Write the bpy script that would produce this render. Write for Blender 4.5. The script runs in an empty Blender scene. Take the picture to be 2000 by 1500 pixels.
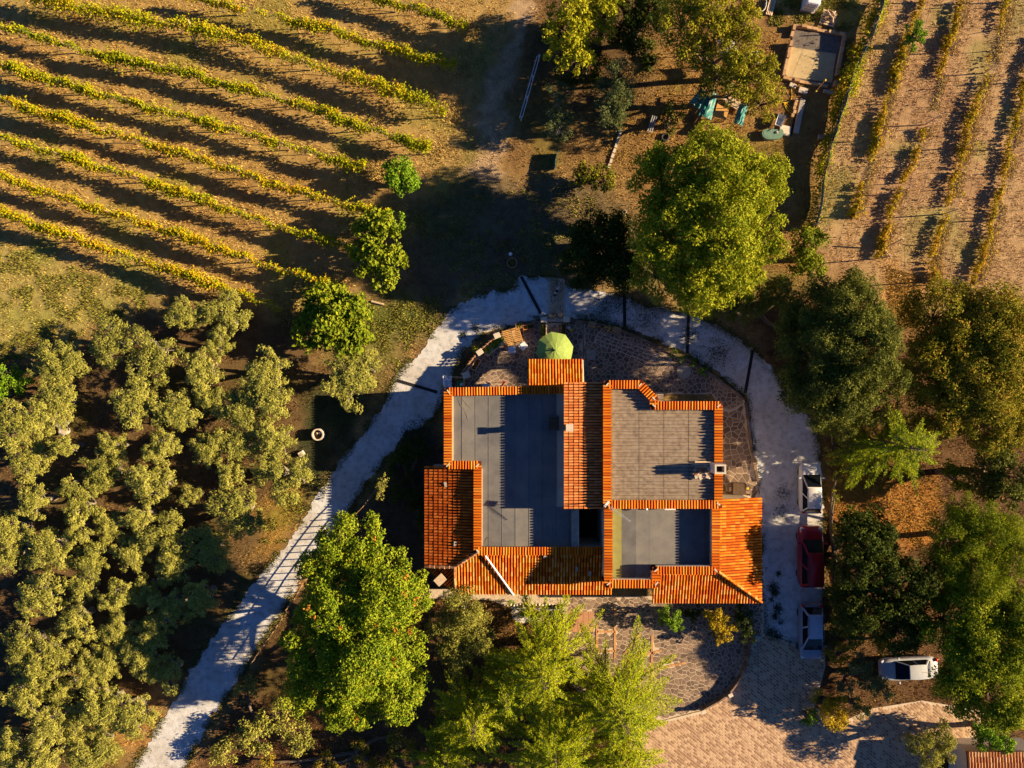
import bpy, math, random
import numpy as np
from mathutils import Vector, Matrix

# ------------------------------------------------------------------ camera, sky, sun, exposure
SC = bpy.context.scene
COL = SC.collection
CAM_H = 55.0          # metres above the ground
PPM = 25.0            # photograph pixels per metre at ground level (2000 px = 80 m)
cam_d = bpy.data.cameras.new('camera')
cam_d.sensor_width = 36.0
cam_d.lens = 36.0 * CAM_H / 80.0
cam_d.clip_end = 3000
cam = bpy.data.objects.new('camera', cam_d)
cam.location = (0, 0, CAM_H)
COL.objects.link(cam)
SC.camera = cam

SUN_EL = math.radians(20.5)
SUN_AZ = math.atan2(0.06, 1.0)          # towards +X (right of the picture), a little up
world = bpy.data.worlds.new('World')
SC.world = world
world.use_nodes = True
wn = world.node_tree
sky = wn.nodes.new('ShaderNodeTexSky')
sky.sky_type = 'NISHITA'
sky.sun_disc = False
sky.sun_elevation = SUN_EL
sky.sun_rotation = math.pi / 2 - SUN_AZ
sky.air_density = 0.5
sky.dust_density = 0.1
sky.ozone_density = 8.0
wn.links.new(sky.outputs[0], wn.nodes['Background'].inputs[0])
wn.nodes['Background'].inputs[1].default_value = 0.05
sun_d = bpy.data.lights.new('sun', 'SUN')
sun_d.energy = 5.0
sun_d.angle = math.radians(0.5)
sun_d.color = (1.0, 0.76, 0.46)
sun = bpy.data.objects.new('sun', sun_d)
ldir = Vector((-math.cos(SUN_EL) * math.cos(SUN_AZ), -math.cos(SUN_EL) * math.sin(SUN_AZ), -math.sin(SUN_EL)))
sun.rotation_euler = ldir.to_track_quat('-Z', 'Y').to_euler()
sun.location = (60, 5, 40)
COL.objects.link(sun)
SC.view_settings.view_transform = 'Standard'
SC.view_settings.look = 'None'
SC.view_settings.gamma = 1.0
SC.view_settings.exposure = 1.55
SC.render.engine = 'CYCLES'
SC.cycles.max_bounces = 6
SC.cycles.diffuse_bounces = 3
SC.cycles.transmission_bounces = 3
SC.cycles.transparent_max_bounces = 4

rng = np.random.default_rng(7)
R = random.Random(11)


def W(px, py, h=0.0):
    """a point of the photograph (2000x1500) at height h -> world x, y"""
    k = (CAM_H - h) / CAM_H / PPM
    return ((px - 1000.0) * k, (750.0 - py) * k)


def W3(px, py, h=0.0):
    x, y = W(px, py, h)
    return (x, y, h)


def WP(pts, h=0.0):
    return [W(a, b, h) for a, b in pts]


# ------------------------------------------------------------------ materials
MATS = {}


def new_mat(name):
    m = bpy.data.materials.new(name)
    m.use_nodes = True
    nt = m.node_tree
    return m, nt, nt.nodes['Principled BSDF']


def N(nt, t, **kw):
    n = nt.nodes.new(t)
    for k, v in kw.items():
        if k.startswith('i_'):
            n.inputs[k[2:]].default_value = v
        else:
            setattr(n, k, v)
    return n


def ramp(nt, stops):
    r = nt.nodes.new('ShaderNodeValToRGB')
    e = r.color_ramp.elements
    while len(e) < len(stops):
        e.new(0.5)
    for el, (p, c) in zip(e, stops):
        el.position = p
        el.color = (c[0], c[1], c[2], 1)
    return r


def mat_noise(name, cols, scale=4.0, rough=0.85, bump=0.3, bscale=None, island=False, spec=0.1, detail=6.0, bdist=0.02, metallic=0.0):
    """surface of blotchy colours with fine relief"""
    m, nt, b = new_mat(name)
    tc = N(nt, 'ShaderNodeTexCoord')
    n1 = N(nt, 'ShaderNodeTexNoise', i_Scale=scale, i_Detail=detail, i_Roughness=0.65)
    nt.links.new(tc.outputs['Object'], n1.inputs['Vector'])
    k = len(cols)
    stops = [(0.28 + 0.44 * i / max(1, k - 1), c) for i, c in enumerate(cols)]
    r = ramp(nt, stops)
    fac = n1.outputs['Fac']
    if island:
        g = N(nt, 'ShaderNodeNewGeometry')
        oi = N(nt, 'ShaderNodeObjectInfo')
        a = N(nt, 'ShaderNodeMath', operation='ADD')
        nt.links.new(g.outputs['Random Per Island'], a.inputs[0])
        nt.links.new(oi.outputs['Random'], a.inputs[1])
        f = N(nt, 'ShaderNodeMath', operation='FRACT')
        nt.links.new(a.outputs[0], f.inputs[0])
        mx = N(nt, 'ShaderNodeMix')
        mx.inputs[0].default_value = island if isinstance(island, float) else 0.6
        nt.links.new(n1.outputs['Fac'], mx.inputs[2])
        s = N(nt, 'ShaderNodeMapRange', i_1=0.0, i_2=1.0, i_3=0.25, i_4=0.75) if False else None
        nt.links.new(f.outputs[0], mx.inputs[3])
        fac = mx.outputs[0]
    nt.links.new(fac, r.inputs[0])
    nt.links.new(r.outputs[0], b.inputs['Base Color'])
    b.inputs['Roughness'].default_value = rough
    b.inputs['Specular IOR Level'].default_value = spec
    b.inputs['Metallic'].default_value = metallic
    if bump > 0:
        n2 = N(nt, 'ShaderNodeTexNoise', i_Scale=bscale or scale * 8, i_Detail=4.0)
        nt.links.new(tc.outputs['Object'], n2.inputs['Vector'])
        bp = N(nt, 'ShaderNodeBump', i_Strength=bump, i_Distance=bdist)
        nt.links.new(n2.outputs['Fac'], bp.inputs['Height'])
        nt.links.new(bp.outputs[0], b.inputs['Normal'])
    MATS[name] = m
    return m


def mat_leaf(name, cols, rough=0.6, trans=0.22, nscale=0.9, spec=0.06, gain=1.75, rg=(0.92, 1.06), rb=0.7):
    """leaves: colour varies leaf by leaf, branch by branch and tree by tree"""
    m, nt, b = new_mat(name)
    g = N(nt, 'ShaderNodeNewGeometry')
    oi = N(nt, 'ShaderNodeObjectInfo')
    tc = N(nt, 'ShaderNodeTexCoord')
    n1 = N(nt, 'ShaderNodeTexNoise', i_Scale=nscale, i_Detail=2.0)
    nt.links.new(tc.outputs['Object'], n1.inputs['Vector'])
    a = N(nt, 'ShaderNodeMath', operation='MULTIPLY')
    a.inputs[1].default_value = 0.55
    nt.links.new(g.outputs['Random Per Island'], a.inputs[0])
    c = N(nt, 'ShaderNodeMath', operation='MULTIPLY_ADD')
    c.inputs[1].default_value = 0.75
    nt.links.new(n1.outputs['Fac'], c.inputs[0])
    nt.links.new(a.outputs[0], c.inputs[2])
    d = N(nt, 'ShaderNodeMath', operation='MULTIPLY_ADD')
    d.inputs[1].default_value = 0.22
    nt.links.new(oi.outputs['Random'], d.inputs[0])
    nt.links.new(c.outputs[0], d.inputs[2])
    cols = [(q[0] * gain * rg[0], q[1] * gain * rg[1], q[2] * gain * rb) for q in cols]
    k = len(cols)
    r = ramp(nt, [(0.3 + 0.75 * i / max(1, k - 1) if k > 1 else 0.5, q) for i, q in enumerate(cols)])
    sub = N(nt, 'ShaderNodeMath', operation='SUBTRACT')
    sub.inputs[1].default_value = 0.02
    nt.links.new(d.outputs[0], sub.inputs[0])
    nt.links.new(sub.outputs[0], r.inputs[0])
    nt.links.new(r.outputs[0], b.inputs['Base Color'])
    b.inputs['Roughness'].default_value = rough
    b.inputs['Specular IOR Level'].default_value = spec
    tr = N(nt, 'ShaderNodeBsdfTranslucent')
    nt.links.new(r.outputs[0], tr.inputs[0])
    mx = N(nt, 'ShaderNodeMixShader')
    mx.inputs[0].default_value = trans
    nt.links.new(b.outputs[0], mx.inputs[1])
    nt.links.new(tr.outputs[0], mx.inputs[2])
    out = [n for n in nt.nodes if n.type == 'OUTPUT_MATERIAL'][0]
    nt.links.new(mx.outputs[0], out.inputs[0])
    MATS[name] = m
    return m


def mat_plain(name, col, rough=0.5, metallic=0.0, spec=0.4, coat=0.0, var=0.12, scale=6.0):
    m, nt, b = new_mat(name)
    tc = N(nt, 'ShaderNodeTexCoord')
    n1 = N(nt, 'ShaderNodeTexNoise', i_Scale=scale, i_Detail=5.0)
    nt.links.new(tc.outputs['Object'], n1.inputs['Vector'])
    lo = [c * (1 - var) for c in col]
    hi = [min(1, c * (1 + var)) for c in col]
    r = ramp(nt, [(0.3, lo), (0.7, hi)])
    nt.links.new(n1.outputs['Fac'], r.inputs[0])
    nt.links.new(r.outputs[0], b.inputs['Base Color'])
    b.inputs['Roughness'].default_value = rough
    b.inputs['Metallic'].default_value = metallic
    b.inputs['Specular IOR Level'].default_value = spec
    b.inputs['Coat Weight'].default_value = coat
    b.inputs['Coat Roughness'].default_value = 0.08
    MATS[name] = m
    return m


def mat_attr(name, rough=0.9, n_lo=0.66, n_hi=1.3, scale=1.6, bump=0.6, bscale=9.0, bdist=0.06, island=False):
    """ground: the colour of each zone, mottled"""
    m, nt, b = new_mat(name)
    at = N(nt, 'ShaderNodeAttribute', attribute_name='zone')
    tc = N(nt, 'ShaderNodeTexCoord')
    n1 = N(nt, 'ShaderNodeTexNoise', i_Scale=scale, i_Detail=8.0, i_Roughness=0.7)
    nt.links.new(tc.outputs['Object'], n1.inputs['Vector'])
    r = ramp(nt, [(0.3, (n_lo, n_lo * 0.94, n_lo * 0.86)), (0.5, (1, 1, 1)), (0.7, (n_hi, n_hi * 1.02, n_hi * 1.02))])
    nt.links.new(n1.outputs['Fac'], r.inputs[0])
    mx = N(nt, 'ShaderNodeMix', data_type='RGBA', blend_type='MULTIPLY')
    mx.inputs[0].default_value = 1.0
    nt.links.new(at.outputs['Color'], mx.inputs[6])
    nt.links.new(r.outputs[0], mx.inputs[7])
    last = mx.outputs[2]
    if island:
        g = N(nt, 'ShaderNodeNewGeometry')
        r2 = ramp(nt, [(0.0, (0.6, 0.6, 0.6)), (1.0, (1.45, 1.4, 1.3))])
        nt.links.new(g.outputs['Random Per Island'], r2.inputs[0])
        m2 = N(nt, 'ShaderNodeMix', data_type='RGBA', blend_type='MULTIPLY')
        m2.inputs[0].default_value = 1.0
        nt.links.new(last, m2.inputs[6])
        nt.links.new(r2.outputs[0], m2.inputs[7])
        last = m2.outputs[2]
    else:
        n3 = N(nt, 'ShaderNodeTexNoise', i_Scale=14.0, i_Detail=4.0, i_Roughness=0.7)
        nt.links.new(tc.outputs['Object'], n3.inputs['Vector'])
        r3 = ramp(nt, [(0.3, (0.7, 0.68, 0.66)), (0.7, (1.3, 1.3, 1.3))])
        nt.links.new(n3.outputs['Fac'], r3.inputs[0])
        m3 = N(nt, 'ShaderNodeMix', data_type='RGBA', blend_type='MULTIPLY')
        m3.inputs[0].default_value = 1.0
        nt.links.new(last, m3.inputs[6])
        nt.links.new(r3.outputs[0], m3.inputs[7])
        last = m3.outputs[2]
    nt.links.new(last, b.inputs['Base Color'])
    b.inputs['Roughness'].default_value = rough
    b.inputs['Specular IOR Level'].default_value = 0.1
    if bump:
        n2 = N(nt, 'ShaderNodeTexNoise', i_Scale=bscale, i_Detail=6.0, i_Roughness=0.7)
        nt.links.new(tc.outputs['Object'], n2.inputs['Vector'])
        bp = N(nt, 'ShaderNodeBump', i_Strength=bump, i_Distance=bdist)
        nt.links.new(n2.outputs['Fac'], bp.inputs['Height'])
        nt.links.new(bp.outputs[0], b.inputs['Normal'])
    MATS[name] = m
    return m


mat_attr('ground')
mat_attr('grass_blades', bump=0, island=True, scale=0.8)
# gravel: pale crushed stone with worn darker patches
mat_noise('gravel', [(0.36, 0.36, 0.37), (0.60, 0.61, 0.63), (0.70, 0.71, 0.72)], scale=2.2, bump=0.9, bscale=30, bdist=0.03, detail=10)
_m = MATS['gravel']
_nt = _m.node_tree
_b = _nt.nodes['Principled BSDF']
_src = _b.inputs['Base Color'].links[0].from_socket
_tc = N(_nt, 'ShaderNodeTexCoord')
_n = N(_nt, 'ShaderNodeTexNoise', i_Scale=0.32, i_Detail=7.0, i_Roughness=0.68)
_nt.links.new(_tc.outputs['Object'], _n.inputs['Vector'])
_r = ramp(_nt, [(0.42, (1, 1, 1)), (0.62, (0.82, 0.76, 0.68))])
_nt.links.new(_n.outputs['Fac'], _r.inputs[0])
_x = N(_nt, 'ShaderNodeMix', data_type='RGBA', blend_type='MULTIPLY')
_x.inputs[0].default_value = 1.0
_nt.links.new(_src, _x.inputs[6])
_nt.links.new(_r.outputs[0], _x.inputs[7])
_nt.links.new(_x.outputs[2], _b.inputs['Base Color'])
mat_noise('mortar', [(0.46, 0.37, 0.27), (0.62, 0.51, 0.39)], scale=3, bump=0.4, bscale=25)
mat_noise('stone', [(0.14, 0.095, 0.072), (0.205, 0.142, 0.105), (0.29, 0.20, 0.14)], scale=1.5, bump=0.4, bscale=14, island=0.55)
mat_noise('paver', [(0.32, 0.18, 0.10), (0.44, 0.27, 0.155), (0.55, 0.37, 0.22)], scale=2.5, bump=0.35, bscale=14, island=0.9)
mat_noise('paver_joint', [(0.46, 0.37, 0.27), (0.66, 0.55, 0.42)], scale=2, bump=0.4)
mat_noise('band_brick', [(0.42, 0.22, 0.10), (0.55, 0.30, 0.14)], scale=2, bump=0.3, island=0.6)
mat_noise('tile', [(0.48, 0.095, 0.006), (0.61, 0.145, 0.007), (0.67, 0.18, 0.008), (0.68, 0.24, 0.03)], scale=1.2, bump=0.25, bscale=20, island=0.6, rough=0.75)
mat_noise('tile_old', [(0.42, 0.085, 0.007), (0.58, 0.145, 0.009), (0.65, 0.185, 0.012), (0.66, 0.28, 0.07)], scale=1.4, bump=0.3, bscale=20, island=0.65, rough=0.8)
mat_noise('tile_red', [(0.42, 0.08, 0.010), (0.54, 0.115, 0.013), (0.60, 0.16, 0.025)], scale=1.2, bump=0.25, bscale=20, island=0.6, rough=0.8)
mat_noise('tile_pale', [(0.42, 0.17, 0.07), (0.56, 0.27, 0.12), (0.62, 0.38, 0.2)], scale=1.2, bump=0.25, bscale=20, island=0.6, rough=0.8)
mat_noise('tile_lean', [(0.50, 0.15, 0.04), (0.62, 0.21, 0.06), (0.66, 0.27, 0.09)], scale=1.2, bump=0.25, bscale=20, island=0.6, rough=0.8)
mat_noise('tile_bed', [(0.10, 0.016, 0.004), (0.16, 0.028, 0.006)], scale=3, bump=0.3)  # channel colour darkened to deepen the shadow stripes between tiles
mat_noise('felt', [(0.095, 0.094, 0.097), (0.148, 0.146, 0.146), (0.215, 0.20, 0.18)], scale=0.9, bump=0.35, bscale=40, bdist=0.015, island=0.3)
mat_noise('felt_mossy', [(0.2, 0.19, 0.075), (0.27, 0.26, 0.085)], scale=2.0, bump=0.35, bscale=40, bdist=0.01)
mat_noise('fibre_cement', [(0.17, 0.13, 0.095), (0.30, 0.235, 0.175), (0.40, 0.33, 0.25)], scale=3.5, bump=0.5, bscale=25, rough=0.95)
mat_noise('plaster', [(0.48, 0.40, 0.30), (0.60, 0.52, 0.41)], scale=1.2, bump=0.2)
mat_noise('concrete', [(0.30, 0.27, 0.23), (0.46, 0.42, 0.36)], scale=3, bump=0.4)
mat_noise('pale_stone', [(0.48, 0.41, 0.32), (0.66, 0.58, 0.47)], scale=3, bump=0.4)
mat_noise('rubble', [(0.30, 0.13, 0.06), (0.52, 0.42, 0.32), (0.6, 0.5, 0.42)], scale=3, bump=0.4, island=0.7)
mat_noise('bark', [(0.09, 0.065, 0.045), (0.20, 0.155, 0.11)], scale=6, bump=0.8, bscale=20, rough=0.9)
mat_noise('bark_grey', [(0.15, 0.125, 0.095), (0.27, 0.235, 0.185)], scale=6, bump=0.6, bscale=20, rough=0.9)
mat_noise('wood', [(0.26, 0.16, 0.08), (0.42, 0.28, 0.15)], scale=4, bump=0.4, bscale=30)
mat_noise('wood_pale', [(0.46, 0.34, 0.22), (0.62, 0.48, 0.34)], scale=4, bump=0.3, bscale=30)
mat_noise('wood_orange', [(0.48, 0.24, 0.07), (0.62, 0.36, 0.12)], scale=4, bump=0.3, bscale=30)
mat_noise('wood_dark', [(0.07, 0.045, 0.03), (0.14, 0.09, 0.06)], scale=4, bump=0.3, bscale=30)
mat_noise('terracotta', [(0.50, 0.17, 0.05), (0.62, 0.26, 0.09)], scale=4, bump=0.2)
mat_noise('terracotta_dull', [(0.36, 0.17, 0.09), (0.48, 0.27, 0.16)], scale=4, bump=0.2)
mat_noise('soil', [(0.05, 0.032, 0.02), (0.11, 0.07, 0.042)], scale=5, bump=0.8, bscale=22)
mat_noise('sand', [(0.42, 0.32, 0.17), (0.52, 0.41, 0.23)], scale=2, bump=0.4, bscale=20)
mat_noise('dark_sand', [(0.10, 0.09, 0.08), (0.2, 0.17, 0.15)], scale=3, bump=0.6, bscale=20)
mat_noise('block', [(0.40, 0.24, 0.12), (0.52, 0.34, 0.19)], scale=3, bump=0.4, island=0.6)
mat_plain('white_plastic', (0.72, 0.74, 0.78), 0.4)
mat_plain('white_paint', (0.72, 0.70, 0.66), 0.5)
mat_plain('green_canvas', (0.26, 0.36, 0.075), 0.75, var=0.06)
mat_plain('dark_green', (0.02, 0.05, 0.02), 0.6)
mat_plain('teal_tarp', (0.02, 0.16, 0.15), 0.5, var=0.25)
mat_plain('teal_net', (0.10, 0.26, 0.28), 0.7, var=0.2)
mat_plain('orange_plastic', (0.65, 0.24, 0.03), 0.45)
mat_plain('green_plastic', (0.03, 0.45, 0.12), 0.45)
mat_plain('red_plastic', (0.62, 0.06, 0.02), 0.45)
mat_plain('yellow_plastic', (0.75, 0.50, 0.02), 0.45)
mat_plain('pond_plastic', (0.14, 0.24, 0.17), 0.4)
mat_plain('metal', (0.42, 0.42, 0.42), 0.35, metallic=0.8)
mat_plain('galvanised', (0.55, 0.56, 0.57), 0.45, metallic=0.5)
mat_plain('black_iron', (0.012, 0.012, 0.014), 0.6)
mat_plain('rubber', (0.02, 0.02, 0.02), 0.8)
mat_plain('glass_dark', (0.006, 0.008, 0.011), 0.12, spec=0.22)
mat_plain('paint_white', (0.66, 0.65, 0.63), 0.3, coat=0.6, var=0.03)
mat_plain('paint_red', (0.26, 0.008, 0.014), 0.3, coat=0.7, var=0.08)
mat_plain('paint_pale', (0.34, 0.40, 0.50), 0.35, coat=0.5, var=0.03)
mat_plain('paint_blue', (0.19, 0.22, 0.29), 0.35, coat=0.6, var=0.05)
mat_plain('paint_dark', (0.05, 0.06, 0.10), 0.35, metallic=0.3, coat=0.6, var=0.05)
mat_plain('paint_silver', (0.50, 0.52, 0.55), 0.35, coat=0.5, var=0.06)
mat_plain('lamp_red', (0.5, 0.01, 0.01), 0.25)
mat_plain('lamp_clear', (0.6, 0.62, 0.64), 0.15)
mat_plain('fur_white', (0.62, 0.58, 0.52), 0.9, var=0.15)
mat_plain('fur_black', (0.02, 0.017, 0.015), 0.9)
mat_leaf('leaf_oak', [(0.05, 0.062, 0.006), (0.105, 0.115, 0.009), (0.165, 0.155, 0.012), (0.25, 0.20, 0.018)], gain=2.0, rg=(0.88, 1.07))
mat_leaf('leaf_plane', [(0.035, 0.06, 0.006), (0.08, 0.115, 0.010), (0.135, 0.15, 0.013), (0.19, 0.19, 0.018)], gain=2.05, rg=(0.98, 1.07))
mat_leaf('leaf_holm', [(0.03, 0.035, 0.010), (0.062, 0.066, 0.016), (0.11, 0.105, 0.024), (0.16, 0.14, 0.035)])
mat_leaf('leaf_autumn', [(0.05, 0.055, 0.006), (0.10, 0.10, 0.012), (0.16, 0.14, 0.016), (0.22, 0.16, 0.022), (0.27, 0.15, 0.03)], gain=1.7)
mat_leaf('leaf_walnut', [(0.07, 0.07, 0.008), (0.125, 0.115, 0.012), (0.18, 0.155, 0.015), (0.25, 0.18, 0.02)], gain=1.8)
mat_leaf('leaf_sprig', [(0.40, 0.14, 0.03), (0.5, 0.22, 0.05)], gain=1.2)
mat_leaf('leaf_olive', [(0.065, 0.066, 0.017), (0.125, 0.12, 0.026), (0.19, 0.175, 0.036), (0.26, 0.23, 0.055)], nscale=1.6, gain=2.0, rg=(0.94, 1.0), rb=0.9)
mat_leaf('leaf_grey', [(0.055, 0.06, 0.030), (0.10, 0.105, 0.055), (0.16, 0.16, 0.085)], nscale=1.4)
mat_leaf('leaf_fig', [(0.035, 0.055, 0.006), (0.085, 0.105, 0.010), (0.145, 0.15, 0.013), (0.20, 0.19, 0.018)])
mat_leaf('leaf_green', [(0.03, 0.065, 0.006), (0.075, 0.12, 0.010), (0.13, 0.165, 0.014)], gain=2.3)
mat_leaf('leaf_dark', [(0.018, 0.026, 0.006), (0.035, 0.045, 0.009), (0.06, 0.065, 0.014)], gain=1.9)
mat_leaf('leaf_gold', [(0.11, 0.08, 0.008), (0.20, 0.14, 0.012), (0.32, 0.20, 0.018), (0.40, 0.24, 0.03)])
mat_leaf('leaf_yellow', [(0.10, 0.10, 0.008), (0.19, 0.165, 0.012), (0.28, 0.22, 0.018)], gain=2.2)
mat_leaf('needle', [(0.07, 0.09, 0.007), (0.13, 0.15, 0.009), (0.20, 0.20, 0.012), (0.26, 0.23, 0.016)], nscale=1.1, gain=2.2, trans=0.3)
mat_leaf('leaf_vine', [(0.12, 0.16, 0.008), (0.22, 0.25, 0.010), (0.31, 0.30, 0.011), (0.40, 0.33, 0.013), (0.48, 0.27, 0.018)], nscale=0.5, gain=1.15, rg=(1.0, 1.05))
mat_leaf('leaf_vine_dry', [(0.20, 0.19, 0.010), (0.32, 0.27, 0.012), (0.42, 0.30, 0.02), (0.5, 0.30, 0.04)], nscale=0.5, gain=1.15, rg=(1.0, 1.0))
mat_leaf('leaf_litter', [(0.12, 0.06, 0.02), (0.22, 0.11, 0.03), (0.34, 0.17, 0.04), (0.44, 0.25, 0.07)], trans=0.05, gain=1.1)

# ------------------------------------------------------------------ mesh helpers


def mesh_np(name, V, F, mat=None, smooth=False):
    """mesh from arrays; F is (m,k): all faces have k corners"""
    V = np.asarray(V, dtype=np.float32).reshape(-1, 3)
    F = np.asarray(F, dtype=np.int32)
    me = bpy.data.meshes.new(name)
    m, k = F.shape
    me.vertices.add(len(V))
    me.vertices.foreach_set('co', V.ravel())
    me.loops.add(m * k)
    me.loops.foreach_set('vertex_index', F.ravel())
    me.polygons.add(m)
    me.polygons.foreach_set('loop_start', np.arange(0, m * k, k, dtype=np.int32))
    me.polygons.foreach_set('use_smooth', np.full(m, bool(smooth)))
    me.update(calc_edges=True)
    if mat:
        me.materials.append(MATS[mat] if isinstance(mat, str) else mat)
    return me


class MB:
    """collects simple shapes into one mesh"""

    def __init__(self):
        self.v = []
        self.f = []

    def add(self, vs, fs):
        o = len(self.v)
        self.v += [tuple(p) for p in vs]
        self.f += [tuple(i + o for i in q) for q in fs]

    def box(self, c, s, rz=0.0, rx=0.0, ry=0.0, taper=1.0):
        x, y, z = s[0] / 2, s[1] / 2, s[2] / 2
        M = Matrix.Translation(c) @ Matrix.Rotation(rz, 4, 'Z') @ Matrix.Rotation(ry, 4, 'Y') @ Matrix.Rotation(rx, 4, 'X')
        t = taper
        vs = [(-x, -y, -z), (x, -y, -z), (x, y, -z), (-x, y, -z), (-x * t, -y * t, z), (x * t, -y * t, z), (x * t, y * t, z), (-x * t, y * t, z)]
        self.add([M @ Vector(p) for p in vs], [(0, 3, 2, 1), (4, 5, 6, 7), (0, 1, 5, 4), (1, 2, 6, 5), (2, 3, 7, 6), (3, 0, 4, 7)])
        return self

    def prism(self, poly, z0, z1):
        n = len(poly)
        a = sum(poly[i][0] * poly[(i + 1) % n][1] - poly[(i + 1) % n][0] * poly[i][1] for i in range(n))
        if a < 0:
            poly = poly[::-1]
        vs = [(p[0], p[1], z0) for p in poly] + [(p[0], p[1], z1) for p in poly]
        fs = [tuple(range(n - 1, -1, -1)), tuple(range(n, 2 * n))]
        fs += [(i, (i + 1) % n, n + (i + 1) % n, n + i) for i in range(n)]
        self.add(vs, fs)
        return self

    def tube(self, pts, rad, sides=6, cap=True):
        pts = [Vector(p) for p in pts]
        n = len(pts)
        if not hasattr(rad, '__len__'):
            rad = [rad] * n
        vs = []
        for i, p in enumerate(pts):
            d = (pts[min(i + 1, n - 1)] - pts[max(i - 1, 0)]).normalized()
            u = d.cross(Vector((0, 0, 1)) if abs(d.z) < 0.9 else Vector((1, 0, 0))).normalized()
            w = d.cross(u)
            for k in range(sides):
                t = 2 * math.pi * k / sides
                vs.append(p + (u * math.cos(t) + w * math.sin(t)) * rad[i])
        fs = []
        for i in range(n - 1):
            for k in range(sides):
                a = i * sides + k
                b = i * sides + (k + 1) % sides
                fs.append((a, b, b + sides, a + sides))
        if cap:
            fs.append(tuple(range(sides - 1, -1, -1)))
            fs.append(tuple(range((n - 1) * sides, n * sides)))
        self.add(vs, fs)
        return self

    def lathe(self, prof, sides=16, c=(0, 0, 0)):
        """prof: (r, z) from bottom to top"""
        vs = []
        for r, z in prof:
            for k in range(sides):
                t = 2 * math.pi * k / sides
                vs.append((c[0] + r * math.cos(t), c[1] + r * math.sin(t), c[2] + z))
        fs = []
        for i in range(len(prof) - 1):
            for k in range(sides):
                a = i * sides + k
                b = i * sides + (k + 1) % sides
                fs.append((a, b, b + sides, a + sides))
        fs.append(tuple(range(sides - 1, -1, -1)))
        n = len(prof)
        fs.append(tuple(range((n - 1) * sides, n * sides)))
        self.add(vs, fs)
        return self

    def mesh(self, name, mat, smooth=False, off=(0, 0, 0)):
        me = bpy.data.meshes.new(name)
        ox, oy, oz = off
        me.from_pydata([(a - ox, b - oy, c - oz) for a, b, c in self.v], [], self.f)
        if smooth:
            me.polygons.foreach_set('use_smooth', np.ones(len(me.polygons), dtype=bool))
        me.update()
        if mat:
            me.materials.append(MATS[mat])
        return me

    def build(self, name, mat, parent=None, smooth=False, off=(0, 0, 0)):
        return obj(name, self.mesh(name, mat, smooth, off), parent)


def obj(name, me, parent=None, loc=None, rz=None):
    o = bpy.data.objects.new(name, me)
    COL.objects.link(o)
    if parent is not None:
        o.parent = parent
    if loc is not None:
        o.location = loc
    if rz is not None:
        o.rotation_euler = (0, 0, rz)
    return o


def tag(o, label=None, cat=None, group=None, kind=None):
    if label:
        o['label'] = label
    if cat:
        o['category'] = cat
    if group:
        o['group'] = group
    if kind:
        o['kind'] = kind
    return o


def thing(name, label, cat, loc=(0, 0, 0), rz=0.0, group=None):
    o = bpy.data.objects.new(name, None)
    COL.objects.link(o)
    o.location = loc
    o.rotation_euler = (0, 0, rz)
    o.empty_display_size = 0.3
    return tag(o, label, cat, group)


def struct(name, me, label=None):
    o = obj(name, me)
    o['kind'] = 'structure'
    if label:
        o['label'] = label
    return o


def bevel(o, w=0.02, seg=2):
    m = o.modifiers.new('bevel', 'BEVEL')
    m.width = w
    m.segments = seg
    m.limit_method = 'ANGLE'
    return o


def inside(poly, x, y):
    """points in polygon, vectorised"""
    x = np.asarray(x, float)
    y = np.asarray(y, float)
    c = np.zeros(x.shape, bool)
    n = len(poly)
    for i in range(n):
        x1, y1 = poly[i]
        x2, y2 = poly[(i + 1) % n]
        if y1 == y2:
            continue
        t = ((y1 > y) != (y2 > y)) & (x < (x2 - x1) * (y - y1) / (y2 - y1) + x1)
        c ^= t
    return c


def edge_dist(poly, x, y):
    d = np.full(np.shape(x), 1e9)
    n = len(poly)
    for i in range(n):
        x1, y1 = poly[i]
        x2, y2 = poly[(i + 1) % n]
        dx, dy = x2 - x1, y2 - y1
        t = np.clip(((x - x1) * dx + (y - y1) * dy) / max(dx * dx + dy * dy, 1e-9), 0, 1)
        d = np.minimum(d, np.hypot(x - x1 - t * dx, y - y1 - t * dy))
    return d


def smooth_noise(x, y, s, seed=0):
    """cheap value noise"""
    g = np.random.default_rng(seed).random((64, 64))
    u = (x / s) % 64
    v = (y / s) % 64
    i = np.floor(u).astype(int)
    j = np.floor(v).astype(int)
    fu = u - i
    fv = v - j
    fu = fu * fu * (3 - 2 * fu)
    fv = fv * fv * (3 - 2 * fv)
    i1 = (i + 1) % 64
    j1 = (j + 1) % 64
    i %= 64
    j %= 64
    return (g[i, j] * (1 - fu) * (1 - fv) + g[i1, j] * fu * (1 - fv) + g[i, j1] * (1 - fu) * fv + g[i1, j1] * fu * fv)


def resample(pts, step):
    out = []
    for (x1, y1), (x2, y2) in zip(pts[:-1], pts[1:]):
        n = max(1, int(math.hypot(x2 - x1, y2 - y1) / step))
        for k in range(n):
            t = k / n
            out.append((x1 + (x2 - x1) * t, y1 + (y2 - y1) * t))
    out.append(pts[-1])
    return out


def chaikin(pts, n=2, closed=False):
    for _ in range(n):
        q = []
        m = len(pts)
        rngi = range(m if closed else m - 1)
        if not closed:
            q.append(pts[0])
        for i in rngi:
            a = pts[i]
            b = pts[(i + 1) % m]
            q.append((a[0] * .75 + b[0] * .25, a[1] * .75 + b[1] * .25))
            q.append((a[0] * .25 + b[0] * .75, a[1] * .25 + b[1] * .75))
        if not closed:
            q.append(pts[-1])
        pts = q
    return pts


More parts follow.
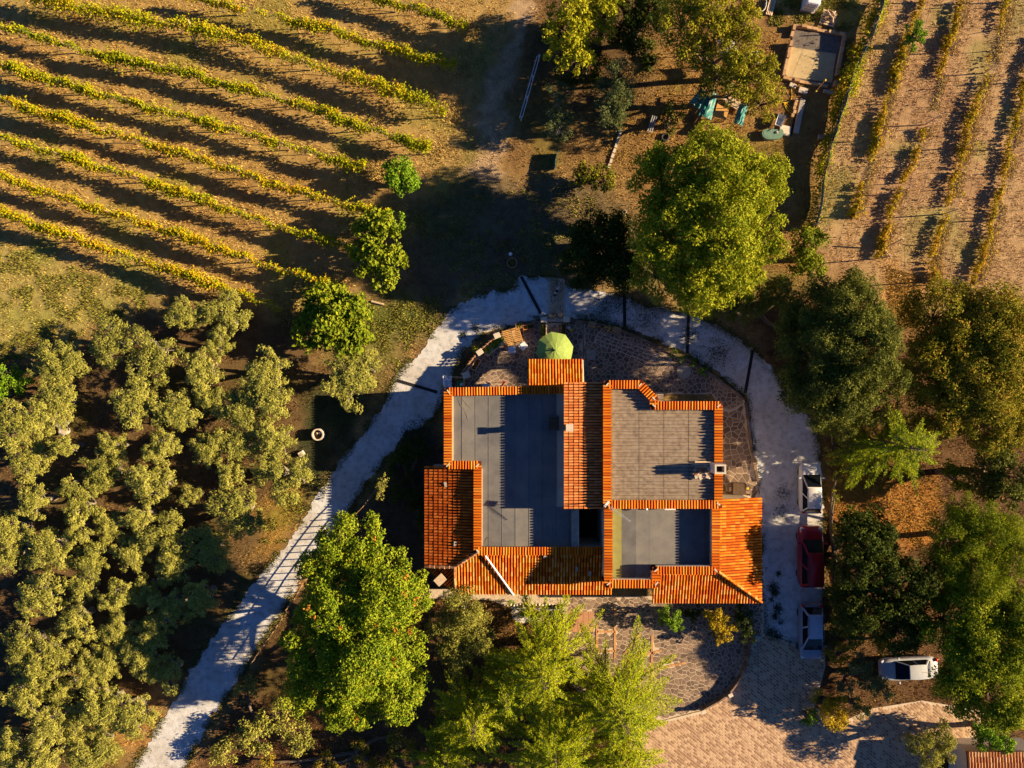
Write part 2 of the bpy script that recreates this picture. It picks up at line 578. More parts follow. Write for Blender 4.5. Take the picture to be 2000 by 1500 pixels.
# ------------------------------------------------------------------ the lie of the land (photograph outlines)
ROAD_PX = [(255, 1512), (300, 1435), (345, 1358), (395, 1272), (455, 1196), (505, 1128), (560, 1062), (600, 1003), (645, 930), (680, 880), (717, 833), (750, 787),
           (775, 735), (800, 705), (822, 690), (850, 645), (878, 604), (925, 582), (970, 570), (1005, 562), (1015, 540), (1068, 541), (1100, 555), (1180, 570), (1260, 597), (1340, 612), (1400, 635),
           (1440, 660), (1470, 680), (1505, 715), (1535, 760), (1565, 795), (1592, 835), (1602, 900), (1607, 1000), (1609, 1150), (1609, 1262), (1568, 1266), (1490, 1240),
           (1489, 1100), (1486, 1000), (1477, 930), (1466, 850), (1458, 776), (1430, 752), (1400, 727), (1345, 692), (1260, 653), (1220, 640), (1145, 621), (1100, 616),
           (1050, 622), (1000, 634), (960, 645), (925, 662), (902, 687), (884, 732), (862, 790), (840, 822), (790, 845), (752, 898), (710, 950), (682, 1000), (640, 1058), (600, 1110),
           (555, 1185), (500, 1268), (440, 1362), (400, 1425), (352, 1512)]
ROAD = WP(ROAD_PX)
DRIVE_PX = [(1488, 1236), (1568, 1264), (1609, 1264), (1612, 1300), (1600, 1345), (1590, 1380), (1640, 1412), (1700, 1384), (1800, 1368), (1900, 1385), (1960, 1400), (1900, 1440), (1850, 1450), (1790, 1520),
            (1215, 1520), (1235, 1440), (1292, 1408), (1372, 1388), (1428, 1352), (1458, 1272)]
DRIVE = WP(DRIVE_PX)
YARD_PX = [(1104, 1164), (1492, 1164), (1491, 1238), (1461, 1270), (1430, 1348), (1372, 1385), (1294, 1406), (1180, 1412), (1112, 1330), (1104, 1250)]
YARD = WP(YARD_PX)
TERR_W_PX = [(884, 760), (905, 730), (932, 695), (952, 676), (1000, 642), (1046, 628), (1066, 628), (1066, 705), (1036, 705), (1036, 760)]
TERR_W = WP(TERR_W_PX)
TERR_G_PX = [(1100, 628), (1138, 628), (1138, 706), (1066, 706), (1066, 660), (1100, 660)]
TERR_G = WP(TERR_G_PX)
TERR_E_PX = [(1140, 632), (1200, 640), (1260, 665), (1345, 702), (1400, 738), (1445, 770), (1454, 782), (1440, 800), (1410, 800), (1390, 770), (1262, 770), (1240, 752), (1140, 752)]
TERR_E = WP(TERR_E_PX)
TERR_R_PX = [(1440, 800), (1455, 782), (1462, 860), (1476, 935), (1484, 976), (1390, 976), (1390, 800)]
TERR_R = WP(TERR_R_PX)
HOUSE_FOOT = WP([(848, 912), (878, 764), (1045, 756), (1045, 712), (1130, 712), (1270, 762), (1380, 790), (1385, 970), (1450, 975), (1450, 1150), (1190, 1140), (880, 1130), (848, 1100)])
TRACK = WP([(985, -30), (1052, -30), (1040, 60), (1010, 140), (995, 240), (985, 350), (900, 355), (930, 250), (955, 140), (975, 50)])

ZONES = [  # (outline, colour, feather in metres)
    ([(-100, -100), (1000, -100), (960, 120), (880, 330), (800, 420), (560, 610), (300, 600), (-100, 440)], (0.36, 0.245, 0.085), 2.0),
    ([(-100, 440), (120, 500), (330, 590), (210, 630), (70, 700), (-100, 720)], (0.32, 0.265, 0.08), 1.2),
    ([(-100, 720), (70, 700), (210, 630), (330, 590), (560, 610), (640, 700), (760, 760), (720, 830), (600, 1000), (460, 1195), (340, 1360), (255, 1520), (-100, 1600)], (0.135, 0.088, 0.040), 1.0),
    ([(570, 930), (600, 990), (560, 1060), (500, 1080), (510, 960)], (0.30, 0.19, 0.05), 0.8),
    ([(260, 1330), (345, 1340), (330, 1390), (250, 1500), (200, 1500)], (0.36, 0.21, 0.07), 0.8),
    ([(600, 760), (760, 770), (720, 835), (610, 990), (575, 930), (590, 830)], (0.055, 0.062, 0.028), 0.8),  # dark grass, with the house's deep shadow put into its colour
    ([(720, 560), (860, 580), (870, 610), (800, 700), (750, 760), (660, 700), (640, 640)], (0.17, 0.155, 0.045), 1.0),
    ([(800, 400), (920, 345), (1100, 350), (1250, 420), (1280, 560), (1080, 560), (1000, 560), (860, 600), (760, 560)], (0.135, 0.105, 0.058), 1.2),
    ([(1000, -100), (1330, -100), (1330, 130), (1230, 340), (1000, 350), (985, 240), (1010, 140)], (0.22, 0.135, 0.05), 1.0),
    ([(1060, -60), (1330, -60), (1320, 150), (1240, 250), (1120, 200), (1050, 120)], (0.13, 0.085, 0.038), 1.0),  # garden floor darkened: the dense tree shade is put into its colour
    ([(1330, -100), (1560, -100), (1740, -100), (1600, 440), (1540, 560), (1250, 420), (1240, 300)], (0.26, 0.155, 0.055), 1.0),
    ([(1490, -60), (1700, -60), (1670, 60), (1540, 50), (1490, 20)], (0.30, 0.23, 0.07), 0.8),
    ([(1735, -100), (2150, -100), (2150, 600), (1900, 590), (1760, 620), (1690, 540), (1600, 520), (1590, 440)], (0.37, 0.245, 0.125), 1.2),
    ([(1730, 520), (1800, 540), (1800, 640), (1740, 640)], (0.46, 0.26, 0.08), 1.0),
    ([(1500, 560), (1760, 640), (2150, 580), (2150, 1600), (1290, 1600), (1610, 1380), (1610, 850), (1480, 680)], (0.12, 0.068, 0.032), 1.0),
    ([(1625, 880), (1700, 920), (1830, 930), (1850, 980), (1800, 1060), (1700, 1040), (1630, 1000)], (0.42, 0.20, 0.05), 0.8),
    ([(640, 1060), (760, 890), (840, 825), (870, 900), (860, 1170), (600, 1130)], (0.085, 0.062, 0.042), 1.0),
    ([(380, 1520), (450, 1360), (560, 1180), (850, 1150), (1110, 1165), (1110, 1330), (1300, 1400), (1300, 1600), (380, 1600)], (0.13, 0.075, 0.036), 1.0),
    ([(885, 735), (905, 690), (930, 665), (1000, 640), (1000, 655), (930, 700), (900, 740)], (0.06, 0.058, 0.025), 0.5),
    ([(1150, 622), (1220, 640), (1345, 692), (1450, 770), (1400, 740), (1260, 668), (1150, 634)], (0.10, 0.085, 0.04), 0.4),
]
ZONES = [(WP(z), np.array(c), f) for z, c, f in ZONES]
BASE_COL = np.array((0.28, 0.185, 0.075))


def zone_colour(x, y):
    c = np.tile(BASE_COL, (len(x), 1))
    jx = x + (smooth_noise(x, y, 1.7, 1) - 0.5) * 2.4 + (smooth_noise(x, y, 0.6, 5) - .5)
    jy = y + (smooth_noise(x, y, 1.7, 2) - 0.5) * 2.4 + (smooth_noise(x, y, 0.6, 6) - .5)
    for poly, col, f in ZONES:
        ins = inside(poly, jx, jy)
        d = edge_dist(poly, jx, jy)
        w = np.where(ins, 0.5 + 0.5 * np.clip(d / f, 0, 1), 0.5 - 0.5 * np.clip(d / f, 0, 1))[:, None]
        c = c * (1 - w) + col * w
    # patches of greener and of bare earth
    n = smooth_noise(x, y, 2.6, 3)[:, None]
    n2 = smooth_noise(x + 9, y, 0.9, 4)[:, None]
    green = c * np.array((0.66, 0.88, 0.55))
    bare = c * np.array((0.78, 0.68, 0.72))
    wg = np.clip((n - 0.60) * 3.0, 0, 0.7)
    wb = np.clip((0.42 - n) * 3.0, 0, 0.7) * (0.4 + 0.6 * n2)
    c = c * (1 - wg) + green * wg
    c = c * (1 - wb) + bare * wb
    tr = inside(TRACK, jx, jy)
    d = edge_dist(TRACK, jx, jy)
    w = (np.where(tr, 1, 0) * np.clip(d / 0.7, 0, 1) * 0.9)[:, None]
    c = c * (1 - w) + np.array((0.40, 0.285, 0.17)) * w
    return c


def add_zone_attr(me, cols):
    at = me.color_attributes.new('zone', 'FLOAT_COLOR', 'POINT')
    q = np.ones((len(cols), 4), dtype=np.float32)
    q[:, :3] = cols
    at.data.foreach_set('color', q.ravel())


# ground: fine sheet under the picture, coarse out to the horizon
gx = np.concatenate([[-900, -300, -120, -70], np.arange(-52, 52.01, 0.4), [70, 120, 300, 900]])
gy = np.concatenate([[-900, -300, -120, -60], np.arange(-40, 40.01, 0.4), [60, 120, 300, 900]])
X, Y = np.meshgrid(gx, gy)
nx, ny = len(gx), len(gy)
V = np.stack([X.ravel(), Y.ravel(), np.zeros(nx * ny)], 1)
ii = np.arange(nx - 1)[None, :] + nx * np.arange(ny - 1)[:, None]
F = np.stack([ii, ii + 1, ii + 1 + nx, ii + nx], -1).reshape(-1, 4)
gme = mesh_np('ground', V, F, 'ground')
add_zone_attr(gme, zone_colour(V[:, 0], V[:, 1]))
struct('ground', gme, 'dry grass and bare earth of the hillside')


def sheet(name, poly, z, mat, edge=0.0, step=0.35, label=None, thick=0.0):
    """flat sheet with a ragged edge"""
    pts = poly + [poly[0]]
    pts = resample(pts, step)[:-1]
    if edge:
        q = []
        for i, (x, y) in enumerate(pts):
            a = pts[i - 1]
            b = pts[(i + 1) % len(pts)]
            tx, ty = b[0] - a[0], b[1] - a[1]
            L = math.hypot(tx, ty) or 1
            e = (float(smooth_noise(np.array([x]), np.array([y]), 0.7, 8)[0]) - .5 + R.uniform(-.35, .35)) * edge
            q.append((x + ty / L * e, y - tx / L * e))
        pts = q
    mb = MB()
    n = len(pts)
    a = sum(pts[i][0] * pts[(i + 1) % n][1] - pts[(i + 1) % n][0] * pts[i][1] for i in range(n))
    if a < 0:
        pts = pts[::-1]
    if thick:
        mb.prism(pts, z - thick, z)
    else:
        mb.add([(x, y, z) for x, y in pts], [tuple(range(n))])
    me = mb.mesh(name, mat)
    return struct(name, me, label)


sheet('gravel_road', ROAD, 0.02, 'gravel', edge=0.32, step=0.18, label='pale gravel drive curving round the house')

# ------------------------------------------------------------------ paving


def clip_half(poly, px, py, nx_, ny_):
    out = []
    n = len(poly)
    for i in range(n):
        a = poly[i]
        b = poly[(i + 1) % n]
        da = (a[0] - px) * nx_ + (a[1] - py) * ny_
        db = (b[0] - px) * nx_ + (b[1] - py) * ny_
        if da <= 0:
            out.append(a)
        if (da < 0 < db) or (db < 0 < da):
            t = da / (da - db)
            out.append((a[0] + (b[0] - a[0]) * t, a[1] + (b[1] - a[1]) * t))
    return out


def crazy_cells(poly, s, seed, avoid=()):
    r = random.Random(seed)
    xs = [p[0] for p in poly]
    ys = [p[1] for p in poly]
    seeds = {}
    i0, i1 = int(min(xs) / s) - 2, int(max(xs) / s) + 2
    j0, j1 = int(min(ys) / s) - 2, int(max(ys) / s) + 2
    for i in range(i0, i1 + 1):
        for j in range(j0, j1 + 1):
            seeds[i, j] = ((i + r.uniform(-.05, 1.05)) * s, (j + r.uniform(-.05, 1.05)) * s)
    cells = []
    for (i, j), (sx, sy) in seeds.items():
        c = [(sx - 1.3 * s, sy - 1.3 * s), (sx + 1.3 * s, sy - 1.3 * s), (sx + 1.3 * s, sy + 1.3 * s), (sx - 1.3 * s, sy + 1.3 * s)]
        for di in range(-3, 4):
            for dj in range(-3, 4):
                if (di or dj) and (i + di, j + dj) in seeds:
                    qx, qy = seeds[i + di, j + dj]
                    dx, dy = qx - sx, qy - sy
                    L = math.hypot(dx, dy)
                    if L < 1e-6:
                        continue
                    c = clip_half(c, sx + dx / 2 - dx / L * 0.024, sy + dy / 2 - dy / L * 0.024, dx / L, dy / L)
                    if len(c) < 3:
                        break
            if len(c) < 3:
                break
        if len(c) < 3:
            continue
        q = np.array(c)
        if not inside(poly, q[:, 0], q[:, 1]).all():
            # trim to the outline: keep the corners that lie inside
            q2 = [p for p, k in zip(c, inside(poly, q[:, 0], q[:, 1])) if k]
            if len(q2) < 3:
                continue
            c = q2
        if any(inside(a, np.array([sx]), np.array([sy]))[0] for a in avoid):
            continue
        ar = abs(sum(c[k][0] * c[(k + 1) % len(c)][1] - c[(k + 1) % len(c)][0] * c[k][1] for k in range(len(c)))) / 2
        if ar < 0.012:
            continue
        cells.append((ar, c))
    cells.sort(key=lambda t: -t[0])
    return [c for _, c in cells]


def lay_stones(parent, cells, z, mat, name='stone', rest='small_stones', limit=300, h=0.009):
    r = random.Random(3)
    mb = MB()
    for k, c in enumerate(cells):
        dz = r.uniform(-0.003, 0.004)
        if k < limit:
            cx = sum(p[0] for p in c) / len(c)
            cy = sum(p[1] for p in c) / len(c)
            m = MB().prism([(p[0] - cx, p[1] - cy) for p in c], 0, h + dz)
            o = obj(name, m.mesh(name, mat), parent, (cx, cy, z))
        else:
            mb.prism(list(c), z, z + h + dz)
    if mb.v:
        o = mb.build(rest, mat, parent)
        o['kind'] = 'stuff'


BANDS = [((1166, 1220), (1166, 1272)), ((1201, 1180), (1201, 1285)), ((1166, 1233), (1201, 1233)), ((1166, 1271), (1201, 1271)), ((1250, 1238), (1218, 1278)),
         ((1274, 1240), (1272, 1325)), ((1225, 1286), (1292, 1270)), ((1226, 1318), (1338, 1294))]
band_polys = []
for (a, b) in BANDS:
    ax, ay = W(*a)
    bx, by = W(*b)
    L = math.hypot(bx - ax, by - ay)
    ux, uy = (bx - ax) / L, (by - ay) / L
    w = 0.11
    band_polys.append(([(ax - uy * w, ay + ux * w), (bx - uy * w, by + ux * w), (bx + uy * w, by - ux * w), (ax + uy * w, ay - ux * w)], (ax, ay, ux, uy, L)))

yard = sheet('courtyard_paving', YARD, 0.045, 'mortar', thick=0.045, step=0.6, label='crazy paved courtyard south of the house')
ledge = WP([(1104, 1164), (1492, 1164), (1492, 1184), (1104, 1184)])
panel = WP([(1108, 1194), (1160, 1194), (1160, 1234), (1140, 1234), (1108, 1234)])
lay_stones(yard, crazy_cells(YARD, 0.35, 5, [b[0] for b in band_polys] + [panel]), 0.045, 'stone')
for bp, (ax, ay, ux, uy, L) in band_polys:
    n = int(L / 0.26)
    for k in range(n):
        t = (k + .5) * L / n
        m = MB().box((0, 0, 0), (L / n - 0.02, 0.17, 0.035))
        obj('brick', m.mesh('brick', 'band_brick'), yard, (ax + ux * t, ay + uy * t, 0.062), math.atan2(uy, ux))
# smooth slabs by the steps
for i in range(5):
    for j in range(3):
        x0, y0 = W(1108 + i * 10.4, 1194 + j * 13.4)
        x1, y1 = W(1108 + i * 10.4 + 9.9, 1194 + j * 13.4 + 12.9)
        m = MB().box((0, 0, 0), (x1 - x0, y0 - y1, 0.03))
        obj('slab', m.mesh('slab', 'pale_stone' if (i + j) % 4 == 9 else 'terracotta_dull'), yard, ((x0 + x1) / 2, (y0 + y1) / 2, 0.06))

tw = sheet('terrace_paving_west', TERR_W, 0.06, 'mortar', thick=0.06, step=0.6, label='crazy paved terrace under the green parasol')
lay_stones(tw, crazy_cells(TERR_W, 0.35, 8), 0.06, 'stone')
tg = sheet('gate_paving', TERR_G, 0.066, 'mortar', thick=0.066, step=0.6, label='paved strip beside the garden gate')
lay_stones(tg, crazy_cells(TERR_G, 0.35, 9), 0.066, 'stone')
te = sheet('terrace_paving_north', TERR_E, 0.052, 'mortar', thick=0.052, step=0.6, label='shaded crazy paved terrace north of the house')
lay_stones(te, crazy_cells(TERR_E, 0.35, 10), 0.052, 'stone')
tr_ = sheet('terrace_paving_east', TERR_R, 0.056, 'mortar', thick=0.056, step=0.6, label='dusty stone paved strip east of the house')
lay_stones(tr_, crazy_cells(TERR_R, 0.46, 12), 0.056, 'stone', limit=120)
tsw = sheet('walkway_south', WP([(838, 1150), (1102, 1150), (1102, 1181), (980, 1181), (960, 1172), (838, 1168)]), 0.05, 'mortar', thick=0.05, label='stone walkway under the southern eaves')
lay_stones(tsw, crazy_cells(WP([(838, 1150), (1102, 1150), (1102, 1181), (980, 1181), (960, 1172), (838, 1168)]), 0.5, 13), 0.05, 'mortar')


def lay_pavers(name, poly, z, ang, bl, bw, mat, label, limit=300, centre=None):
    base = sheet(name, poly, z, 'paver_joint', thick=z, label=label, step=1.0)
    ca, sa = math.cos(ang), math.sin(ang)
    xs = [p[0] for p in poly]
    ys = [p[1] for p in poly]
    cx, cy = (min(xs) + max(xs)) / 2, (min(ys) + max(ys)) / 2
    D = max(max(xs) - min(xs), max(ys) - min(ys)) * 0.75
    iu = np.arange(-int(D / bl) - 1, int(D / bl) + 2)
    iv = np.arange(-int(D / bw) - 1, int(D / bw) + 2)
    U, Vv = np.meshgrid(iu, iv)
    u = (U + 0.5 * (Vv % 2)) * bl
    v = Vv * bw
    x = cx + u * ca - v * sa
    y = cy + u * sa + v * ca
    k = inside(poly, x, y) & (edge_dist(poly, x, y) > bl * 0.45)
    x, y = x[k], y[k]
    cc = centre or (cx, cy)
    o = np.argsort(np.hypot(x - cc[0], y - cc[1]))
    x, y = x[o], y[o]
    me = MB().box((0, 0, -0.003), (bl - 0.045, bw - 0.045, 0.026)).mesh('paver', mat)
    mb = MB()
    for i in range(len(x)):
        dz = R.uniform(-.003, .004)
        da = R.uniform(-.03, .03)
        if i < limit:
            obj('paver', me, base, (x[i], y[i], z + dz), ang + da)
        else:
            mb.box((x[i], y[i], z - 0.003 + dz), (bl - 0.045, bw - 0.045, 0.026), ang + da)
    if mb.v:
        q = mb.build('pavers', mat, base)
        q['kind'] = 'stuff'
    return base


lay_pavers('brick_driveway', DRIVE, 0.03, math.radians(-38), 0.32, 0.2, 'paver', 'reddish brick paved driveway in the lower right corner', centre=W(1420, 1440))
lay_pavers('brick_crossing', WP([(1070, 541), (1102, 545), (1105, 626), (1070, 626)]), 0.045, math.radians(90), 0.3, 0.15, 'paver', 'strip of brick paving crossing the gravel drive')
lay_pavers('gate_steps', WP([(1068, 631), (1099, 631), (1099, 662), (1068, 662)]), 0.09, math.radians(90), 0.34, 0.2, 'paver', 'brown brick landing inside the garden gate')

# ------------------------------------------------------------------ the house
hb = W3(1120, 950, 0)
house = thing('house', 'sprawling farmhouse with orange tiled roofs and grey flat roofs', 'house', (hb[0], hb[1], 0))
HO = (hb[0], hb[1], 0)


def hpart(mb, name, mat, smooth=False, parent=None):
    if parent is None:
        return mb.build(name, mat, house, smooth, HO)
    return mb.build(name, mat, parent, smooth, HO)


def tile_arc(L, r0, r1, seg=6, thick=0.0):
    """half-round clay tile, axis along +x from 0 to L, wide end at x = L"""
    vs = []
    for x, r in ((0, r0), (L, r1)):
        for k in range(seg + 1):
            t = math.pi * k / seg
            vs.append((x, -r * math.cos(t), r * math.sin(t) * 1.2))
    fs = [(k, k + 1, seg + 2 + k, seg + 1 + k) for k in range(seg)]
    # dark ends closed
    fs.append(tuple(range(seg, -1, -1)))
    fs.append(tuple(range(seg + 1, 2 * seg + 2)))
    return np.array(vs), fs


COPING_ME = None
coping_list = []          # (x, y, z, angle, tilt, scale, mat)
mortar_mb = MB()
WALL_T = 0.40


def coping(path, z, width, zb, mat='tile', closed=False, pitch=0.20, wallname='parapet'):
    """parapet wall along a path, capped by clay tiles laid across it"""
    n = len(path)
    segs = [(path[i], path[(i + 1) % n]) for i in range(n if closed else n - 1)]
    for (a, b) in segs:
        dx, dy = b[0] - a[0], b[1] - a[1]
        L = math.hypot(dx, dy)
        ux, uy = dx / L, dy / L
        ang = math.atan2(dy, dx)
        mb = MB()
        t = width * 0.36
        p = [(a[0] - ux * t - uy * t, a[1] - uy * t + ux * t), (b[0] + ux * t - uy * t, b[1] + uy * t + ux * t),
             (b[0] + ux * t + uy * t, b[1] + uy * t - ux * t), (a[0] - ux * t + uy * t, a[1] - uy * t - ux * t)]
        mb.prism(p, zb + R.uniform(0, .01), z - 0.05 + R.uniform(-.004, .004))
        hpart(mb, wallname, 'plaster')
        mb = MB()
        t = width * 0.47
        p = [(a[0] - ux * t - uy * t, a[1] - uy * t + ux * t), (b[0] + ux * t - uy * t, b[1] + uy * t + ux * t),
             (b[0] + ux * t + uy * t, b[1] + uy * t - ux * t), (a[0] - ux * t + uy * t, a[1] - uy * t - ux * t)]
        mb.prism(p, z - 0.05 + R.uniform(-.004, .004), z + R.uniform(-.006, .006))
        hpart(mb, 'tile_bedding', 'tile_bed')
        k = max(1, int((L - 0.1) / pitch))
        for i in range(k + 1):
            s = (L - k * pitch) / 2 + i * pitch
            coping_list.append((a[0] + ux * s, a[1] + uy * s, z + R.uniform(-.005, .008), ang + math.pi / 2 + R.uniform(-.03, .03), width, mat))
    # pale mortar patch at the corners
    pts = path if closed else path[1:-1]
    for p in pts:
        hpart(MB().box((p[0] + R.uniform(-.03, .03), p[1] + R.uniform(-.03, .03), z + 0.07), (0.30, 0.09, 0.07), R.choice([0.78, -0.78]) + R.uniform(-.2, .2)), 'corner_mortar', 'pale_stone')


def roof_slope(name, poly, flow, pe, ze, slope, mat, pitch=0.205, row=0.36, overhang=0.04, z_off=0.0):
    """tiled roof slope over a plan outline; flow = downhill direction, ze = height at point pe"""
    fl = math.hypot(*flow)
    fx, fy = flow[0] / fl, flow[1] / fl

    def zz(x, y):
        return ze - slope * ((x - pe[0]) * fx + (y - pe[1]) * fy) + z_off
    n = len(poly)
    a = sum(poly[i][0] * poly[(i + 1) % n][1] - poly[(i + 1) % n][0] * poly[i][1] for i in range(n))
    if a < 0:
        poly = poly[::-1]
    mb = MB()
    mb.add([(x, y, zz(x, y) - 0.12) for x, y in poly] + [(x, y, zz(x, y)) for x, y in poly],
           [tuple(range(n - 1, -1, -1)), tuple(range(n, 2 * n))] + [(i, (i + 1) % n, n + (i + 1) % n, n + i) for i in range(n)])
    base = hpart(mb, name, 'tile_bed')
    # tiles
    vx, vy = -fy, fx
    us = [(p[0] * fx + p[1] * fy) for p in poly]
    vs = [(p[0] * vx + p[1] * vy) for p in poly]
    u0, u1, v0, v1 = min(us), max(us), min(vs), max(vs)
    tv, tf = tile_arc(row * 1.16, 0.074, 0.087)
    allv, allf = [], []
    q = 0
    nv = int((v1 - v0) / pitch)
    off = ((v1 - v0) - nv * pitch) / 2
    for j in range(nv + 1):
        v = v0 + off + j * pitch
        wob = R.uniform(-.008, .008)
        u = u1
        while u > u0:
            um = u - row * 0.5
            x, y = um * fx + v * vx, um * fy + v * vy
            if inside(poly, np.array([x]), np.array([y]))[0]:
                da = R.uniform(-.014, .014)
                sv = 1 + R.uniform(-.03, .03)
                lift = 0.005 + R.uniform(0, .012)
                cu, su = math.cos(da), math.sin(da)
                for tx, ty, tz in tv:
                    lu = um - row * 0.58 + tx * cu - ty * su
                    lv = v + wob + (tx * su + ty * cu) * sv
                    X_, Y_ = lu * fx + lv * vx, lu * fy + lv * vy
                    allv.append((X_ - HO[0], Y_ - HO[1], zz(X_, Y_) + tz * sv + lift + tx * 0.03))
                for f in tf:
                    allf.append(tuple(k + q for k in f))
                q += len(tv)
            u -= row
    me = bpy.data.meshes.new('roof_tiles')
    me.from_pydata(allv, [], allf)
    me.materials.append(MATS[mat])
    o = obj('roof_tiles', me, house)
    o['kind'] = 'stuff'
    return zz


ridge_count = [0]


def ridge_tiles(a, b, mat, r=0.13, step=0.36):
    """row of larger half-round tiles along a hip or ridge, one object each"""
    a, b = Vector(a), Vector(b)
    d = b - a
    L = d.length
    n = max(1, int(L / step))
    tv, tf = tile_arc(L / n * 1.12, r * 0.85, r, 6)
    me = bpy.data.meshes.new('ridge_tile')
    me.from_pydata([tuple(p) for p in tv], [], tf)
    me.materials.append(MATS[mat])
    rot = d.to_track_quat('X', 'Z').to_euler()
    for i in range(n):
        o = obj('ridge_tile', me, house)
        p = a + d * (i / n)
        o.location = (p.x - HO[0] + R.uniform(-.01, .01), p.y - HO[1] + R.uniform(-.01, .01), p.z + 0.02)
        o.rotation_euler = (rot[0] + R.uniform(-.06, .06), rot[1] - 0.03, rot[2] + R.uniform(-.05, .05))


def Wl(pts):
    return [W(a, b, h) for a, b, h in pts]


# --- heights
ZW, ZWC = 3.55, 3.95          # western flat roof, its parapet
ZM0, ZM1 = 5.14, 5.06           # lean-to between the blocks
ZE, ZEC = 5.38, 5.63          # eastern corrugated roof, its parapet
ZS, ZSC = 4.62, 5.42          # south-eastern flat roof, its parapet

# western block
wpath = WP([(1101, 761), (875, 765), (875, 908), (933, 908), (933, 1076), (1184, 1076)], ZWC)
coping(wpath, ZWC, 0.56, 0)
wall = MB()
fl = [wpath[1], wpath[2], wpath[3], wpath[4], (W(1122, 0, ZW)[0], wpath[4][1]), (W(1122, 0, ZW)[0], W(0, 992, ZW)[1]), (W(1160, 0, ZW)[0], W(0, 992, ZW)[1]), (W(1160, 0, ZW)[0], wpath[0][1])]
wall.prism(fl, 0, ZW - 0.03)
hpart(wall, 'wall', 'plaster')
# roofing felt in strips, each lapped over the next
x0, x1 = wpath[1][0], W(1118, 0, ZW)[0]
ytop = wpath[1][1] - 0.1
ybot = wpath[4][1] + 0.1
sx = x0
k = 0
while sx < x1 - 0.1:
    ex = min(sx + 0.98, x1)
    yb = wpath[2][1] if ex < wpath[3][0] else ybot
    yt = ytop
    if ex > W(1104, 0, ZW)[0]:
        yt = W(0, 990, ZW)[1]
    me = MB()
    xm = min(max(sx, 0 * sx + sx), ex)
    if sx < wpath[3][0] < ex:
        me.prism([(sx, yt), (sx, wpath[2][1]), (wpath[3][0], wpath[2][1]), (wpath[3][0], ybot), (ex + 0.05, ybot), (ex + 0.05, yt)], ZW - 0.02, ZW + 0.004 * (k % 2) + 0.002)
    else:
        me.prism([(sx, yt), (sx, yb), (ex + 0.05, yb), (ex + 0.05, yt)], ZW - 0.02, ZW + 0.004 * (k % 2) + 0.002)
    hpart(me, 'felt_strip', 'felt')
    # raised lap bead
    b_ = MB().tube([(sx, yt - .05, ZW + 0.008), (sx + R.uniform(-.01, .01), (yt + yb) / 2, ZW + 0.008), (sx, yb + .05, ZW + 0.008)], 0.016, 5)
    hpart(b_, 'felt_seam', 'felt')
    sx += 0.98
    k += 1
# creases in the felt
for (a, b, c_) in [((893, 776), (900, 792), (912, 805)), ((900, 775), (912, 790), (922, 800)), ((1082, 1000), (1078, 1030), (1084, 1062)), ((1062, 1010), (1070, 1035), (1083, 1060)), ((905, 800), (912, 812), (914, 822)), ((945, 1062), (950, 1052), (956, 1046))]:
    hpart(MB().tube([W3(*a, ZW + .005), W3(*b, ZW + .012), W3(*c_, ZW + .005)], [0.004, 0.02, 0.004], 5), 'felt_crease', 'felt')
# pale flashing on the inner western side, kerb on the eastern side
hpart(MB().box(((wpath[1][0] + 0.30), (wpath[1][1] + wpath[2][1]) / 2, ZW + 0.10), (0.10, wpath[1][1] - wpath[2][1] - 0.6, 0.24)), 'flashing', 'wood_pale')
hpart(MB().box(((wpath[4][0] + 0.29), (wpath[3][1] + wpath[4][1]) / 2, ZW + 0.08), (0.07, wpath[3][1] - wpath[4][1] - 0.6, 0.2)), 'flashing', 'wood_pale')
kx = W(1123, 0, ZW + .2)[0]
ky0, ky1 = W(0, 994, ZW)[1], wpath[5][1] + 0.2
hpart(MB().box((kx, (ky0 + ky1) / 2, ZW + 0.12), (0.46, ky0 - ky1, 0.34)), 'kerb', 'concrete')
hpart(MB().box((kx + 0.25, (ky0 + ky1) / 2, ZW + 0.16), (0.06, ky0 - ky1, 0.34)), 'kerb_edge', 'pale_stone')
# roof hatch in the shade of the lean-to
hx, hy = W(1080, 826, ZW)
hpart(MB().box((hx, hy, ZW + 0.2), (0.85, 1.1, 0.4)), 'roof_hatch', 'felt')
hpart(MB().box((hx + 0.02, hy, ZW + 0.42), (0.72, 0.9, 0.05)), 'hatch_lid', 'wood_dark')

# lean-to between the two blocks
mx0, mx1 = W(1102, 0, ZM0)[0], W(1183, 0, ZM1)[0]
my0, my1 = W(0, 748, 5.1)[1], W(0, 992, 5.1)[1]
slope_m = (ZM1 - ZM0) / (mx1 - mx0)
roof_slope('lean_to_roof', [(mx0, my0), (mx1, my0), (mx1, my1), (mx0, my1)], (-1, 0), (mx0, my0), ZM0, slope_m, 'tile_lean')
w2 = MB().prism([(mx0 + 0.12, my0 - .1), (mx1, my0 - .1), (mx1, my1 + .1), (mx0 + 0.12, my1 + .1)], 0, ZM0 - 0.13)
hpart(w2, 'wall', 'plaster')
# small chimney at its western edge
cx, cy = W(1112, 835, 5.6)
hpart(MB().box((cx, cy, 5.35), (0.40, 0.40, 1.0)), 'chimney', 'plaster')
hpart(MB().box((cx, cy, 5.88), (0.52, 0.52, 0.07)), 'chimney_cap', 'pale_stone')

